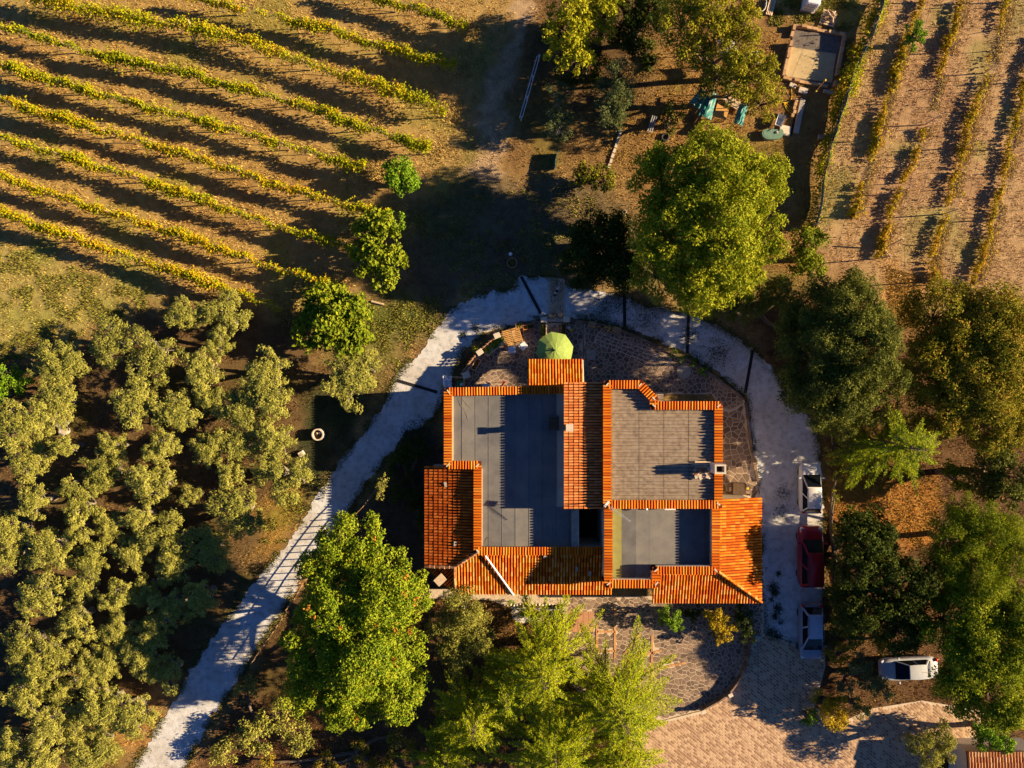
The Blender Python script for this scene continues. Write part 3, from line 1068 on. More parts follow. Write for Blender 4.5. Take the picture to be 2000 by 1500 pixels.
# north porch roof over the terrace
pz = 2.85
pp = [W(1032, 702, pz), W(1137, 702, pz), W(1137, 757, 3.5), W(1032, 757, 3.5)]
pp = [(pp[0][0], pp[0][1]), (pp[1][0], pp[1][1]), (pp[1][0], pp[2][1]), (pp[0][0], pp[2][1])]
roof_slope('porch_roof', pp, (0, 1), pp[0], pz, 0.30, 'tile', pitch=0.215)
hpart(MB().box((pp[1][0] + 0.06, (pp[0][1] + pp[2][1]) / 2, pz + 0.22), (0.07, pp[0][1] - pp[2][1], 0.09), rx=-0.29), 'verge_board', 'white_paint')
for qx in (pp[0][0] + 0.15, pp[1][0] - 0.15):
    hpart(MB().box((qx, pp[0][1] - 0.2, 1.35), (0.2, 0.2, 2.7)), 'porch_post', 'wood')

# eastern block with corrugated roof
epath = WP([(1186, 751), (1250, 751), (1277, 779), (1277, 792), (1403, 792), (1403, 985), (1186, 985)], ZEC)
coping(epath, ZEC, 0.56, 0, closed=True)
hpart(MB().prism(epath, 0, ZE - 0.35), 'wall', 'plaster')
# corrugated sheets, four columns
cxs = [W(1196, 0, ZE)[0], W(1249, 0, ZE)[0], W(1297.5, 0, ZE)[0], W(1345.5, 0, ZE)[0], W(1398, 0, ZE)[0]]
ys_all = (epath[0][1] - 0.12, epath[5][1] + 0.12)
for c in range(4):
    xa, xb = cxs[c], cxs[c + 1] - 0.035
    ytop_ = ys_all[0] if c == 0 else epath[4][1] - 0.05
    if c == 1:
        ytop_ = ys_all[0] - 0.55
    if c >= 2:
        ytop_ = epath[4][1] - 0.02
    yb_ = ys_all[1]
    nn = int((ytop_ - yb_) / 0.0298)
    yy = np.linspace(ytop_, yb_, nn)
    za = 0.05 * np.cos(yy * 2 * math.pi / 0.252)
    tilt = lambda x: (x - cxs[0]) / (cxs[4] - cxs[0]) * 0.22 - 0.22
    lift = 0.014 * (3 - c)
    V_ = []
    for y_, z_ in zip(yy, za):
        V_ += [(xa - HO[0], y_ - HO[1], ZE + z_ + tilt(xa) + lift), (xb - HO[0], y_ - HO[1], ZE + z_ + tilt(xb) + lift)]
    Fq = [(2 * i, 2 * i + 1, 2 * i + 3, 2 * i + 2) for i in range(nn - 1)]
    me = mesh_np('corrugated_sheet', V_, Fq, 'fibre_cement')
    o = obj('corrugated_sheet', me, house)
    so = o.modifiers.new('thickness', 'SOLIDIFY')
    so.thickness = 0.012
hpart(MB().box((cxs[0] - 0.13, (epath[0][1] + epath[5][1]) / 2, ZE - 0.13), (0.16, epath[0][1] - epath[5][1] - 0.7, 0.08)), 'gutter', 'wood_pale')
# pallet of tiles and rubble on the roof
for i in range(7):
    px_, py_ = 1353 + R.uniform(0, 4), 902 + i * 5.2
    x_, y_ = W(px_ + 19, py_, ZE + .12)
    hpart(MB().box((x_, y_, ZE + 0.10 + R.uniform(0, .05)), (1.45 + R.uniform(-.25, .1), 0.13, 0.03), R.uniform(-.03, .03)), 'pallet_board', 'wood_pale')
for i in range(16):
    x_, y_ = W(R.uniform(1356, 1392), R.uniform(903, 934), ZE + .2)
    o = hpart(MB().box((x_, y_, ZE + 0.17 + R.uniform(0, .06)), (R.uniform(.12, .34), R.uniform(.1, .22), 0.09), R.uniform(0, 3)), 'broken_tile', 'rubble')
# eastern chimney
cx, cy = W(1406, 916, 6.6)
ch = MB()
for dx, dy, sx_, sy_ in ((0, .27, .78, .12), (0, -.27, .78, .12), (.33, 0, .12, .42), (-.33, 0, .12, .42)):
    ch.box((cx + dx, cy + dy, 3.4), (sx_, sy_, 6.7))
hpart(ch, 'chimney', 'pale_stone')
hpart(MB().box((cx, cy, 6.2), (0.56, 0.44, 0.06)), 'flue', 'black_iron')

# south-eastern flat roof
spath = WP([(1188, 990), (1188, 1140), (1281, 1140), (1281, 1114), (1398, 1114), (1398, 988)], ZSC)
coping(spath, ZSC, 0.56, 0)
hpart(MB().prism([spath[0], spath[1], spath[2], spath[3], spath[4], spath[5]], 0, ZS - 0.03), 'wall', 'plaster')
sx = spath[0][0] + 0.1
xe = spath[5][0] - 0.1
k = 0
while sx < xe - 0.1:
    ex = min(sx + 0.98, xe)
    yb = spath[1][1] + 0.1 if ex < spath[2][0] - 0.05 else spath[4][1] + 0.1
    if sx < spath[2][0] < ex:
        yb = spath[4][1] + 0.1
    yt = spath[0][1] + 0.2
    hpart(MB().box(((sx + ex) / 2 + .02, (yt + yb) / 2, ZS - 0.01), (ex - sx + 0.04, yt - yb, 0.024 + 0.008 * (k % 2))), 'felt_strip', 'felt_mossy' if k == 0 else 'felt')
    sx += 0.98
    k += 1
xs_, ys_ = spath[2][0], (spath[1][1] + spath[3][1]) / 2
hpart(MB().box((spath[0][0] + 0.29, (spath[0][1] + spath[1][1]) / 2, ZS + 0.15), (0.06, spath[0][1] - spath[1][1] - 0.5, 0.4)), 'flashing', 'wood_pale')
hpart(MB().box(((spath[3][0] + spath[4][0]) / 2, spath[3][1] + 0.29, ZSC - 0.1), (spath[4][0] - spath[3][0], 0.05, 0.25)), 'flashing', 'pale_stone')
hpart(MB().box(((spath[1][0] + spath[2][0]) / 2, spath[1][1] + 0.29, ZSC - 0.1), (spath[2][0] - spath[1][0] - .3, 0.05, 0.25)), 'flashing', 'pale_stone')
lx, ly = W(1262, 994, ZS + .5)
hpart(MB().lathe([(0.02, -.13), (0.09, -.1), (0.14, 0), (0.09, .1), (0.02, .13)], 12, (lx, ly, ZS + 0.5)), 'globe_lamp', 'galvanised', True)
hpart(MB().tube([(lx, ly + .05, ZS + 0.38), (lx, ly + .25, ZS + 0.38)], 0.03), 'lamp_bracket', 'black_iron')
lx, ly = W(1308, 993, ZS + .5)
hpart(MB().box((lx, ly, ZS + 0.55), (0.78, 0.16, 0.26)), 'air_conditioner', 'white_paint')

# pitched roofs round the south-east
ze = 3.05
e1 = W(1485, 972, ze)
e2 = W(1487, 1176, ze)
hip_top = W(1394, 1110, 3.9)
x_in = W(1400, 0, 3.9)[0]
roof_slope('east_roof', [(x_in, e1[1]), (e1[0], e1[1]), e2, hip_top, (x_in, hip_top[1])], (1, 0), e1, ze, 0.27, 'tile', pitch=0.21)
s1 = W(1274, 1177, ze)
roof_slope('south_east_roof', [(s1[0], s1[1]), (e2[0], e2[1] - 0.02), hip_top, (s1[0], hip_top[1])], (0, -1), s1, ze, 0.29, 'tile_old', pitch=0.215)
zr = ze + 0.27 * (e1[0] - hip_top[0])
ridge_tiles((e2[0], e2[1], ze + 0.08), (hip_top[0], hip_top[1], zr + 0.08), 'tile_old', 0.11)
hpart(MB().prism([(x_in - .2, e1[1] - .2), (e1[0] - 0.5, e1[1] - .2), (e2[0] - .5, e2[1] + .5), (s1[0] + .2, s1[1] + .5), (s1[0] + .2, s1[1] + 1.5)], 0, ze - 0.06), 'wall', 'plaster')

# long southern slope, western wing and corner
z0 = 3.0
a1, a2 = W(889, 1160, z0), W(1194, 1160, z0)
yt = wpath[4][1] - 0.1
hipt = (W(934, 0, 3.75)[0], yt)
slope_s = 0.24
roof_slope('south_roof', [a1, a2, (a2[0], W(0, 1140, 3.2)[1]), (spath[0][0] - .1, W(0, 1140, 3.2)[1]), (spath[0][0] - .1, yt), hipt, (a1[0], W(0, 1107, 3.4)[1])], (0, -1), a1, z0, slope_s, 'tile_old', pitch=0.215)
hpart(MB().prism([(a1[0] + .3, a1[1] + .5), (a2[0] - .3, a1[1] + .5), (a2[0] - .3, yt), (a1[0] + .3, yt)], 0, z0 - .05), 'wall', 'plaster')
zt = z0 + slope_s * (yt - a1[1])
b1 = W(830, 911, 2.9)
b2 = W(830, 1106, 2.9)
xt = W(927, 0, 3.7)[0]
hc = W(888, 1107, 3.3)
roof_slope('west_wing_roof', [(b1[0], b1[1]), (xt, b1[1]), (xt, yt + .05), (hc[0], hc[1]), (b1[0], b2[1])], (-1, 0), b1, 2.9, 0.21, 'tile_red', pitch=0.215)
hpart(MB().prism([(b1[0] + .4, b1[1] - .15), (xt, b1[1] - .15), (xt, hc[1] + .3), (b1[0] + .4, hc[1] + .3)], 0, 2.8), 'wall', 'plaster')
zhc = 2.9 + 0.21 * (hc[0] - b1[0])
ridge_tiles((hc[0], hc[1], zhc + .06), (hipt[0], hipt[1], zt + .1), 'tile_pale', 0.12)
ridge_tiles((b1[0], b2[1], 2.98), (hc[0], hc[1], zhc + .06), 'tile_pale', 0.13)
ridge_tiles((a1[0], a1[1], z0 + .05), (a1[0], hc[1], zhc + .1), 'tile_pale', 0.1)
# corner slope falling to the south-west
c1 = (b1[0] + .05, b2[1] - .02)
c2 = (a1[0] - .02, hc[1] - .02)
c3 = (a1[0] - .02, a1[1] + .05)
roof_slope('corner_roof', [c1, c2, c3], (-1, -1), c1, 2.7, 0.22, 'tile_red', pitch=0.215)
hpart(MB().prism([(c1[0] + .6, c1[1]), (c2[0], c2[1]), (c3[0], c3[1] + .7)], 0, 2.6), 'wall', 'plaster')
qx, qy = W(860, 1132, 3.1)
hpart(MB().box((qx, qy, 2.9), (0.55, 0.55, 0.5), 0.7), 'chimney', 'plaster')
hpart(MB().box((qx, qy, 3.2), (0.78, 0.62, 0.06), 0.75), 'chimney_cap', 'wood_pale')
# pale drain pipe lying down the southern slope
p1, p2 = W(948, 1084, 3.75), W(1003, 1162, 3.15)
hpart(MB().tube([(p1[0], p1[1], zt + .2), (p2[0], p2[1], z0 + .18), (p2[0] + .05, p2[1] - .05, z0 - .3)], 0.075, 8), 'drain_pipe', 'white_plastic')
# stray pale tiles on the slopes
for (px_, py_, zz_) in [(1126, 1111, 3.62), (1065, 1085, 3.9), (889, 1062, 3.45), (1152, 1120, 3.5), (870, 946, 3.3), (890, 1061, 3.4)]:
    x_, y_ = W(px_, py_, zz_)
    hpart(MB().box((x_, y_, zz_ + .03), (0.18, 0.34, 0.05), R.uniform(-.3, .3)), 'loose_tile', 'concrete')
# light well
hpart(MB().prism(WP([(1128, 985), (1190, 985), (1190, 1080), (1128, 1080)], 2.0), 0.05, 0.35), 'light_well_floor', 'soil')
# arms of the coping: 300 tiles as single pieces, the rest joined
tv, tf = tile_arc(0.60, 0.074, 0.086, 6)
COP = {}
R.shuffle(coping_list)
rest_v, rest_f = [], []
for i, (x, y, z, ang, width, mat) in enumerate(coping_list):
    if i < 280:
        if (mat, width) not in COP:
            me = bpy.data.meshes.new('coping_tile')
            me.from_pydata([((p[0] - 0.30) * width / 0.56, p[1], p[2]) for p in tv], [], tf)
            me.materials.append(MATS[mat])
            COP[mat, width] = me
        o = obj('coping_tile', COP[mat, width], house, (x - HO[0], y - HO[1], z), ang)
    else:
        q = len(rest_v)
        ca, sa = math.cos(ang), math.sin(ang)
        for p in tv:
            a_, b_ = (p[0] - .30) * width / 0.56, p[1]
            rest_v.append((x - HO[0] + a_ * ca - b_ * sa, y - HO[1] + a_ * sa + b_ * ca, z + p[2]))
        rest_f += [tuple(k + q for k in f) for f in tf]
if rest_v:
    me = bpy.data.meshes.new('coping_tiles')
    me.from_pydata(rest_v, [], rest_f)
    me.materials.append(MATS['tile'])
    o = obj('coping_tiles', me, house)
    o['kind'] = 'stuff'

# television aerial on the roof
ax, ay = W(1186, 985, 6.0)
aer = thing('television_aerial', 'thin metal television aerial on the roof corner', 'aerial', (ax, ay, ZEC))
MB().tube([(0, 0, 0), (0, 0, 1.15)], 0.025).build('mast', 'galvanised', aer)
bx_, by_ = 1.5, -1.05
bm_ = MB().tube([(-.1, .07, 1.1), (bx_, by_, 1.1)], 0.018)
bm_.build('boom', 'galvanised', aer)
el = MB()
for k in range(14):
    t = 0.12 + k * 0.065
    cx_, cy_ = bx_ * t, by_ * t
    n_ = Vector((1.05, 1.5, 0)).normalized() * (0.17 - k * 0.006)
    el.tube([(cx_ - n_.x, cy_ - n_.y, 1.13), (cx_ + n_.x, cy_ + n_.y, 1.13)], 0.009, 4)
el.build('elements', 'galvanised', aer)
MB().box((-.12, .12, .95), (0.5, 0.34, 0.03), 0.9, 0.9).build('reflector', 'galvanised', aer)

# ------------------------------------------------------------------ vegetation


def unit(v):
    return v / np.maximum(np.linalg.norm(v, axis=1, keepdims=True), 1e-9)


def leaf_arrays(C, Nn, size, aspect=0.62, fold=0.16, axis=None, g=rng):
    """one small folded blade per leaf"""
    n = len(C)
    Nn = unit(Nn)
    a = g.normal(size=(n, 3)) if axis is None else axis
    a = unit(a - Nn * np.sum(a * Nn, 1, keepdims=True))
    b = np.cross(Nn, a)
    s = np.asarray(size).reshape(-1, 1)
    up = Nn * s * fold
    V = np.stack([C - a * s * .5, C + b * s * aspect * .5 + up, C + a * s * .5, C - b * s * aspect * .5 + up], 1).reshape(-1, 3)
    F = np.arange(4 * n, dtype=np.int32).reshape(-1, 4)
    return V, F


def leaves_mesh(name, C, Nn, size, mat, **kw):
    V, F = leaf_arrays(C, Nn, size, **kw)
    return mesh_np(name, V, F, mat)


def clumps_in_lobe(g, c, r, k, zmin=-0.25, cr=(0.2, 0.34)):
    """clump centres spread over the upper shell of an ellipsoid lobe"""
    d = g.normal(size=(k * 3, 3))
    d = unit(d)
    d = d[d[:, 2] > zmin][:k]
    e = max(2, k // 4)
    t = unit(g.normal(size=(e, 3)) * np.array((.8, .8, .3)) + np.array((0, 0, 1.0)))
    d = np.concatenate([d, t])
    f = g.uniform(0.52, 0.93, size=(len(d), 1))
    P = np.array(c) + d * f * np.array(r)
    rad = g.uniform(*cr, size=len(d)) * min(r[0], r[1])
    return P, rad


def clump_leaves(g, P, rad, dens, size, squash=0.75, up=0.35, inner=0.35, jit=0.62):
    Cs, Ns = [], []
    for p, r in zip(P, rad):
        n = max(8, int(dens * 4 * math.pi * r * r * 0.8))
        d = unit(g.normal(size=(n, 3)))
        d[:, 2] = np.where(d[:, 2] < -0.35, -d[:, 2], d[:, 2])
        f = 1 - inner * g.random((n, 1)) ** 2.2
        f = f + (g.random((n, 1)) < 0.14) * g.uniform(0.0, 0.34, (n, 1))
        wob = 1 + 0.28 * np.sin(d[:, :1] * 5 + p[0] * 3) * np.cos(d[:, 1:2] * 5 + p[1] * 2)
        q = p + d * f * wob * r * np.array((1, 1, squash))
        Cs.append(q)
        Ns.append(d + g.normal(size=(n, 3)) * jit + np.array((0, 0, up * .6)))
    return np.concatenate(Cs), np.concatenate(Ns)


def limb(mb, a, b, r0, r1, g, bend=0.12, n=4, sides=6):
    a, b = np.array(a, float), np.array(b, float)
    L = np.linalg.norm(b - a)
    pts = []
    off = g.normal(size=3) * bend * L
    for i in range(n + 1):
        t = i / n
        pts.append(tuple(a + (b - a) * t + off * math.sin(math.pi * t)))
    mb.tube(pts, [r0 + (r1 - r0) * i / n for i in range(n + 1)], sides)


def broadleaf(name, label, lobes, mat, seed, leaf=0.2, dens=46, bark='bark', trunk=0.24, group=None, cat='tree', kscale=1.0, cr=(0.2, 0.34), aspect=0.62, squash=0.75, bare=0.0, up=0.35, zmin=-0.25, base=None, sprigs=0):
    """lobes: (px, py, r_px, top height, [depth]) as they show in the photograph"""
    g = np.random.default_rng(seed)
    L = []
    for lb in lobes:
        px, py, rp, top = lb[:4]
        rz = lb[4] if len(lb) > 4 else min(top * 0.42, rp / PPM * 0.85)
        h = top - rz
        x, y = W(px, py, h + rz * 0.4)
        r = rp / PPM * (CAM_H - h) / CAM_H
        L.append((x, y, h, r, rz))
    wsum = sum(l[3] ** 2 for l in L)
    bx = sum(l[0] * l[3] ** 2 for l in L) / wsum
    by = sum(l[1] * l[3] ** 2 for l in L) / wsum
    if base:
        bx, by = W(*base)
    t = thing(name, label, cat, (bx, by, 0), 0, group)
    allP, allR = [], []
    wood = MB()
    fork = min(l[2] for l in L) * 0.55
    tr = trunk * max(1.0, max(l[3] for l in L) / 3)
    limb(wood, (0, 0, -0.1), (g.normal() * .1, g.normal() * .1, fork), tr, tr * 0.75, g, 0.04, 4, 8)
    for (x, y, h, r, rz) in L:
        k = int((7 + 5.0 * r * r) * kscale)
        k = min(k, 70)
        P, rad = clumps_in_lobe(g, (x - bx, y - by, h), (r, r, rz), k, zmin, cr)
        allP.append(P)
        allR.append(rad)
        limb(wood, (0, 0, fork * 0.95), (x - bx, y - by, h - rz * .2), tr * 0.7, tr * 0.3, g, 0.08, 4, 6)
        for p in P[:: max(1, len(P) // 22)]:
            limb(wood, (x - bx, y - by, h - rz * .25), p, tr * 0.17, 0.015, g, 0.1, 3, 5)
        if bare:
            for p in P[:: max(1, int(len(P) * (1 - bare) / 3) or 1)][:8]:
                q = p + unit((p - np.array((x - bx, y - by, h - rz)))[None])[0] * rad.mean() * 1.15
                limb(wood, p, q, 0.03, 0.012, g, 0.2, 3, 4)
    P = np.concatenate(allP)
    rad = np.concatenate(allR)
    C, Nn = clump_leaves(g, P, rad, dens, leaf, squash, up)
    size = leaf * g.uniform(0.7, 1.35, len(C))
    obj('trunk', wood.mesh('trunk', bark, True), t)
    obj('crown', leaves_mesh('crown', C, Nn, size, mat, aspect=aspect, g=g), t)
    if sprigs:      # a few branch tips already turned orange
        pick = g.choice(len(P), sprigs)
        Q = np.concatenate([P[i] + unit(g.normal(size=(1, 3)) + (0.3, 0, 1.2)) * rad[i] * 0.95 + g.normal(size=(16, 3)) * 0.11 for i in pick])
        sp = obj('orange_leaves', leaves_mesh('orange_leaves', Q, g.normal(size=Q.shape) + (0, 0, .8), 0.17 * g.uniform(.7, 1.3, len(Q)), 'leaf_sprig', aspect=.75, g=g), t)
        sp['kind'] = 'stuff'
    return t


def conifer(name, label, px, py, rp, H, seed, mat='needle', lean=(0, 0), dens=1.0, cat='tree', group=None, curl=0.25):
    """feathery cedar: tiers of drooping plumes round a straight trunk"""
    g = np.random.default_rng(seed)
    bx, by = W(px, py, H * 0.45)
    Rr = rp / PPM * (CAM_H - H * .4) / CAM_H
    t = thing(name, label, cat, (bx, by, 0), 0, group)
    wood = MB()
    wood.tube([(0, 0, -.1), (lean[0] * .5, lean[1] * .5, H * 0.5), (lean[0], lean[1], H * .98)], [0.05 * Rr + .1, 0.03 * Rr + .06, 0.015], 8)
    Cs, As, Ns, Ss = [], [], [], []
    nb = int(58 * dens)
    for i in range(nb):
        f = (i + g.random()) / nb
        z0 = H * (0.14 + 0.84 * f)
        ln = Rr * (1 - f) ** 0.7 * (0.42 + 0.72 * g.random() ** 0.7) + 0.25
        th = i * 2.399 + g.normal() * .5
        d = np.array((math.cos(th), math.sin(th), 0))
        side = np.array((-d[1], d[0], 0)) * g.normal() * curl
        npt = max(5, int(ln / 0.16))
        s0 = np.array((lean[0] * z0 / H, lean[1] * z0 / H, z0))
        pts = []
        for k in range(npt + 1):
            u = k / npt
            pts.append(s0 + d * ln * u + side * ln * u * u + np.array((0, 0, (0.42 * u - 0.40 * u * u) * ln)))
        wood.tube([tuple(p) for p in pts[:: max(1, npt // 3)]], [0.03 * ln / 3 + .012] * len(pts[:: max(1, npt // 3)]), 4)
        for k in range(2, npt + 1):
            u = k / npt
            tan = unit((pts[k] - pts[k - 1])[None])[0]
            lat = np.cross(tan, (0, 0, 1))
            tl = (0.10 + 0.34 * ln * (1.05 - u) * (0.25 + u)) * g.uniform(.75, 1.1)
            tws = [(tan + np.array((0, 0, .2)), 0.22)] if k == npt else []
            for sgn in (-1, 1):
                tws.append((tan * 0.95 + lat * sgn * g.uniform(.55, .95) + np.array((0, 0, g.uniform(-.10, .22))), tl))
            for tw, tll in tws:
                tw = unit(tw[None])[0]
                m = max(4, int(tll / 0.034))
                w = (np.arange(m)[:, None] + g.random((m, 1))) / m
                c = pts[k] + tw * w * tll + g.normal(size=(m, 3)) * 0.022 + np.array((0, 0, -.12)) * w * w * tll
                tlat = np.cross(tw, (0, 0, 1))
                ax = tw + tlat * g.choice((-1, 1), size=(m, 1)) * g.uniform(.2, .9, size=(m, 1)) + g.normal(size=(m, 3)) * 0.15
                Cs.append(c)
                As.append(ax)
                Ns.append(g.normal(size=(m, 3)) * 0.45 + np.array((0, 0, .8)) + d * 0.25)
                Ss.append(g.uniform(0.13, 0.27, m))
    C = np.concatenate(Cs)
    V, F = leaf_arrays(C, np.concatenate(Ns), np.concatenate(Ss), aspect=0.24, fold=0.05, axis=np.concatenate(As), g=g)
    obj('trunk', wood.mesh('trunk', 'bark', True), t)
    obj('crown', mesh_np('crown', V, F, mat), t)
    return t


ORD = ['first', 'second', 'third', 'fourth', 'fifth', 'sixth', 'seventh', 'eighth', 'ninth', 'tenth', 'eleventh', 'twelfth', 'thirteenth', 'fourteenth']
# ---- big trees (each described by the lobes that show in the photograph)
broadleaf('oak_tree', 'large green oak whose shadow covers the drive north of the house', [(1395, 330, 92, 9.2), (1310, 350, 75, 8.2), (1480, 350, 75, 8.4), (1400, 430, 110, 9.8), (1310, 455, 80, 8.6), (1490, 450, 60, 8.0), (1380, 530, 85, 7.6), (1290, 535, 55, 6.0), (1450, 525, 60, 6.4), (1340, 560, 50, 5.6), (1265, 470, 40, 6.2), (1275, 330, 36, 6.0)],
          'leaf_oak', 101, leaf=0.165, dens=58, trunk=0.22, kscale=0.9, cr=(0.16, 0.28))
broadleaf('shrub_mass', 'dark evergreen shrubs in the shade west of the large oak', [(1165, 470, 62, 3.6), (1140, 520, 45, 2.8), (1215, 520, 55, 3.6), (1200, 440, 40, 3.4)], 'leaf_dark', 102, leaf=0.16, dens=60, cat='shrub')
broadleaf('plane_tree', 'broad bright green tree with orange leaves beside the gravel road', [(680, 1058, 66, 7.6), (640, 1120, 60, 7.0), (740, 1120, 62, 7.6), (650, 1190, 75, 8.4), (745, 1190, 78, 8.8), (790, 1170, 52, 7.0), (620, 1270, 72, 7.8), (700, 1280, 90, 9.2), (780, 1265, 58, 7.4), (600, 1345, 60, 6.6), (680, 1370, 62, 6.8), (770, 1350, 66, 7.0)],
          'leaf_plane', 103, leaf=0.175, dens=56, trunk=0.24, kscale=0.9, cr=(0.17, 0.28), bare=0.5, sprigs=34)
broadleaf('holm_oak', 'dark olive-green oak on the outer bend of the gravel drive', [(1660, 610, 85, 8.0), (1600, 680, 72, 8.0), (1690, 680, 82, 9.0), (1720, 740, 60, 7.6), (1630, 760, 80, 8.0), (1570, 640, 55, 6.4), (1580, 750, 55, 6.4)], 'leaf_holm', 104, leaf=0.14, dens=78, kscale=0.95, cr=(0.17, 0.3))
broadleaf('oak_tree', 'mottled autumn oak at the right edge below the bare vine rows', [(1850, 620, 80, 6.8), (1940, 640, 90, 7.2), (1830, 720, 75, 6.6), (1920, 740, 95, 7.4), (1990, 720, 70, 7.4), (1860, 805, 72, 6.0), (1950, 825, 70, 6.0)], 'leaf_autumn', 105, leaf=0.16, dens=60, kscale=0.9, cr=(0.17, 0.3))
broadleaf('oak_tree', 'tall oak over the silver car at the right edge', [(1920, 1180, 75, 6.8), (1860, 1220, 62, 6.2), (1950, 1270, 88, 7.2), (1880, 1300, 72, 6.4), (1960, 1370, 70, 6.8), (1880, 1360, 48, 5.6), (1990, 1200, 60, 7.0)], 'leaf_oak', 106, leaf=0.16, dens=60, kscale=0.9, cr=(0.17, 0.3))
broadleaf('oak_tree', 'low dark tree fringing the bend between both oaks', [(1530, 580, 42, 4.8), (1560, 640, 48, 5.2), (1470, 590, 40, 4.2), (1420, 600, 34, 3.4)], 'leaf_holm', 107, leaf=0.16, dens=60)
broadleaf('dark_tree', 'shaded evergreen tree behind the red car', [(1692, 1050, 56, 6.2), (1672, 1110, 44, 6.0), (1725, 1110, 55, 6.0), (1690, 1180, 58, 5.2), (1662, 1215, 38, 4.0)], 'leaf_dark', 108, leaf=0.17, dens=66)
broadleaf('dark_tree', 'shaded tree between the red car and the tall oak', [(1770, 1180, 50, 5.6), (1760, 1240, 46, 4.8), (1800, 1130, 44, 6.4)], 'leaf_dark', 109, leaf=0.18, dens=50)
conifer('cedar_tree', 'feathery lime-green cedar over the orange leaf litter', 1738, 868, 108, 8.6, 110, dens=1.3)
broadleaf('yew_tree', 'broad rounded yellow-green tree at the right edge below the leaf litter', [(1870, 1045, 70, 7.2), (1930, 1050, 75, 7.4), (1850, 1105, 60, 6.6), (1915, 1115, 75, 7.2), (1985, 1090, 60, 7.2), (1890, 1005, 40, 6.0)], 'leaf_oak', 111, leaf=0.13, dens=85, kscale=1.0, cr=(0.15, 0.26), aspect=0.4)
conifer('cedar_tree', 'tall lime cedar nearest the courtyard paving', 1200, 1370, 135, 9.5, 112, dens=1.5, lean=(0.2, 0.2))
conifer('cedar_tree', 'lime cedar between the tiled eaves and the bottom edge', 1060, 1290, 130, 9.0, 113, dens=1.5)
conifer('cedar_tree', 'lime cedar at the bottom edge left of the brick driveway', 1215, 1478, 100, 7.2, 214, dens=1.4)
conifer('cedar_tree', 'slim lime cedar between the grey olive and tall cedars', 990, 1340, 80, 7.0, 215, dens=1.3)
conifer('cedar_tree', 'low green cedar right of the broad plane tree', 930, 1395, 105, 6.6, 114, dens=1.3)
conifer('cedar_tree', 'lime cedar cut off by the bottom edge below the other cedars', 1080, 1460, 125, 8.4, 115, dens=1.5)
conifer('cedar_tree', 'small cedar in the bottom edge under the plane tree', 870, 1480, 90, 5.0, 116, dens=1.1)
broadleaf('olive_tree', 'large grey-green olive below the corner chimney', [(905, 1200, 48, 5.0), (875, 1240, 42, 4.6), (930, 1240, 40, 4.6), (895, 1280, 36, 4.0)], 'leaf_olive', 117, leaf=0.15, dens=75, aspect=0.4, bark='bark_grey', cr=(0.22, 0.36))
broadleaf('fig_tree', 'fig tree with bare grey branches at the end of the vine rows', [(735, 450, 42, 3.3), (725, 500, 42, 3.5), (765, 500, 34, 3.0), (745, 540, 32, 2.8), (715, 460, 28, 2.9)], 'leaf_fig', 118, leaf=0.27, dens=26, bark='bark_grey', bare=0.8, aspect=0.8)
broadleaf('fig_tree', 'darker fig tree below the lowest vine row', [(630, 590, 46, 3.2), (680, 610, 46, 3.6), (620, 640, 46, 3.4), (680, 655, 44, 3.4), (650, 620, 50, 4.0)], 'leaf_fig', 119, leaf=0.27, dens=28, bark='bark_grey', bare=0.5, aspect=0.8)
broadleaf('vine_bush', 'green bush climbing over the end of a vine row', [(750, 428, 26, 2.4), (778, 432, 20, 2.2)], 'leaf_green', 120, leaf=0.18, dens=50, cat='bush')
broadleaf('round_bush', 'bright green round bush among the vine row ends', [(780, 343, 38, 2.6), (758, 334, 22, 2.2), (800, 356, 22, 2.2), (775, 360, 20, 2.0)], 'leaf_green', 121, leaf=0.18, dens=60, cat='bush')
broadleaf('mulberry_tree', 'yellow-green tree leaning over the dirt track', [(1110, 60, 44, 5.6), (1130, 112, 34, 5.0), (1095, 100, 32, 4.8), (1120, 20, 38, 5.6)], 'leaf_yellow', 122, leaf=0.2, dens=44)
broadleaf('mulberry_tree', 'yellow-green tree at the top edge beside the leaning one', [(1180, 25, 34, 5.4), (1175, 60, 26, 4.6), (1195, 0, 30, 5.4)], 'leaf_yellow', 123, leaf=0.2, dens=44)
broadleaf('slender_tree', 'thin yellow sapling at the top edge by the dirt track', [(1076, 10, 10, 3.6), (1074, 30, 8, 3.0), (1078, -8, 10, 3.6)], 'leaf_yellow', 124, leaf=0.17, dens=50, trunk=0.06)
broadleaf('thicket', 'dark thicket under the yellow-green trees by the dirt track', [(1088, 60, 30, 3.2), (1150, 55, 36, 3.4), (1165, 120, 32, 3.0), (1105, 145, 26, 2.4), (1145, 150, 26, 2.4), (1150, 5, 34, 3.6)], 'leaf_dark', 224, leaf=0.15, dens=60, cat='bush')
broadleaf('olive_tree', 'silvery olive tree beside the white rail, nearer the house', [(1090, 240, 32, 3.0), (1100, 230, 24, 2.8)], 'leaf_grey', 125, leaf=0.14, dens=85, aspect=0.35, bark='bark_grey')
broadleaf('olive_tree', 'silvery olive tree beside the white rail, farther from the house', [(1085, 185, 28, 2.9), (1105, 178, 20, 2.7)], 'leaf_grey', 126, leaf=0.14, dens=85, aspect=0.35, bark='bark_grey')
broadleaf('willow_tree', 'grey-green willowy tree above the stone edging', [(1215, 140, 36, 4.6), (1200, 180, 40, 4.6), (1190, 220, 34, 4.2), (1215, 200, 30, 4.2)], 'leaf_grey', 127, leaf=0.16, dens=64, aspect=0.35)
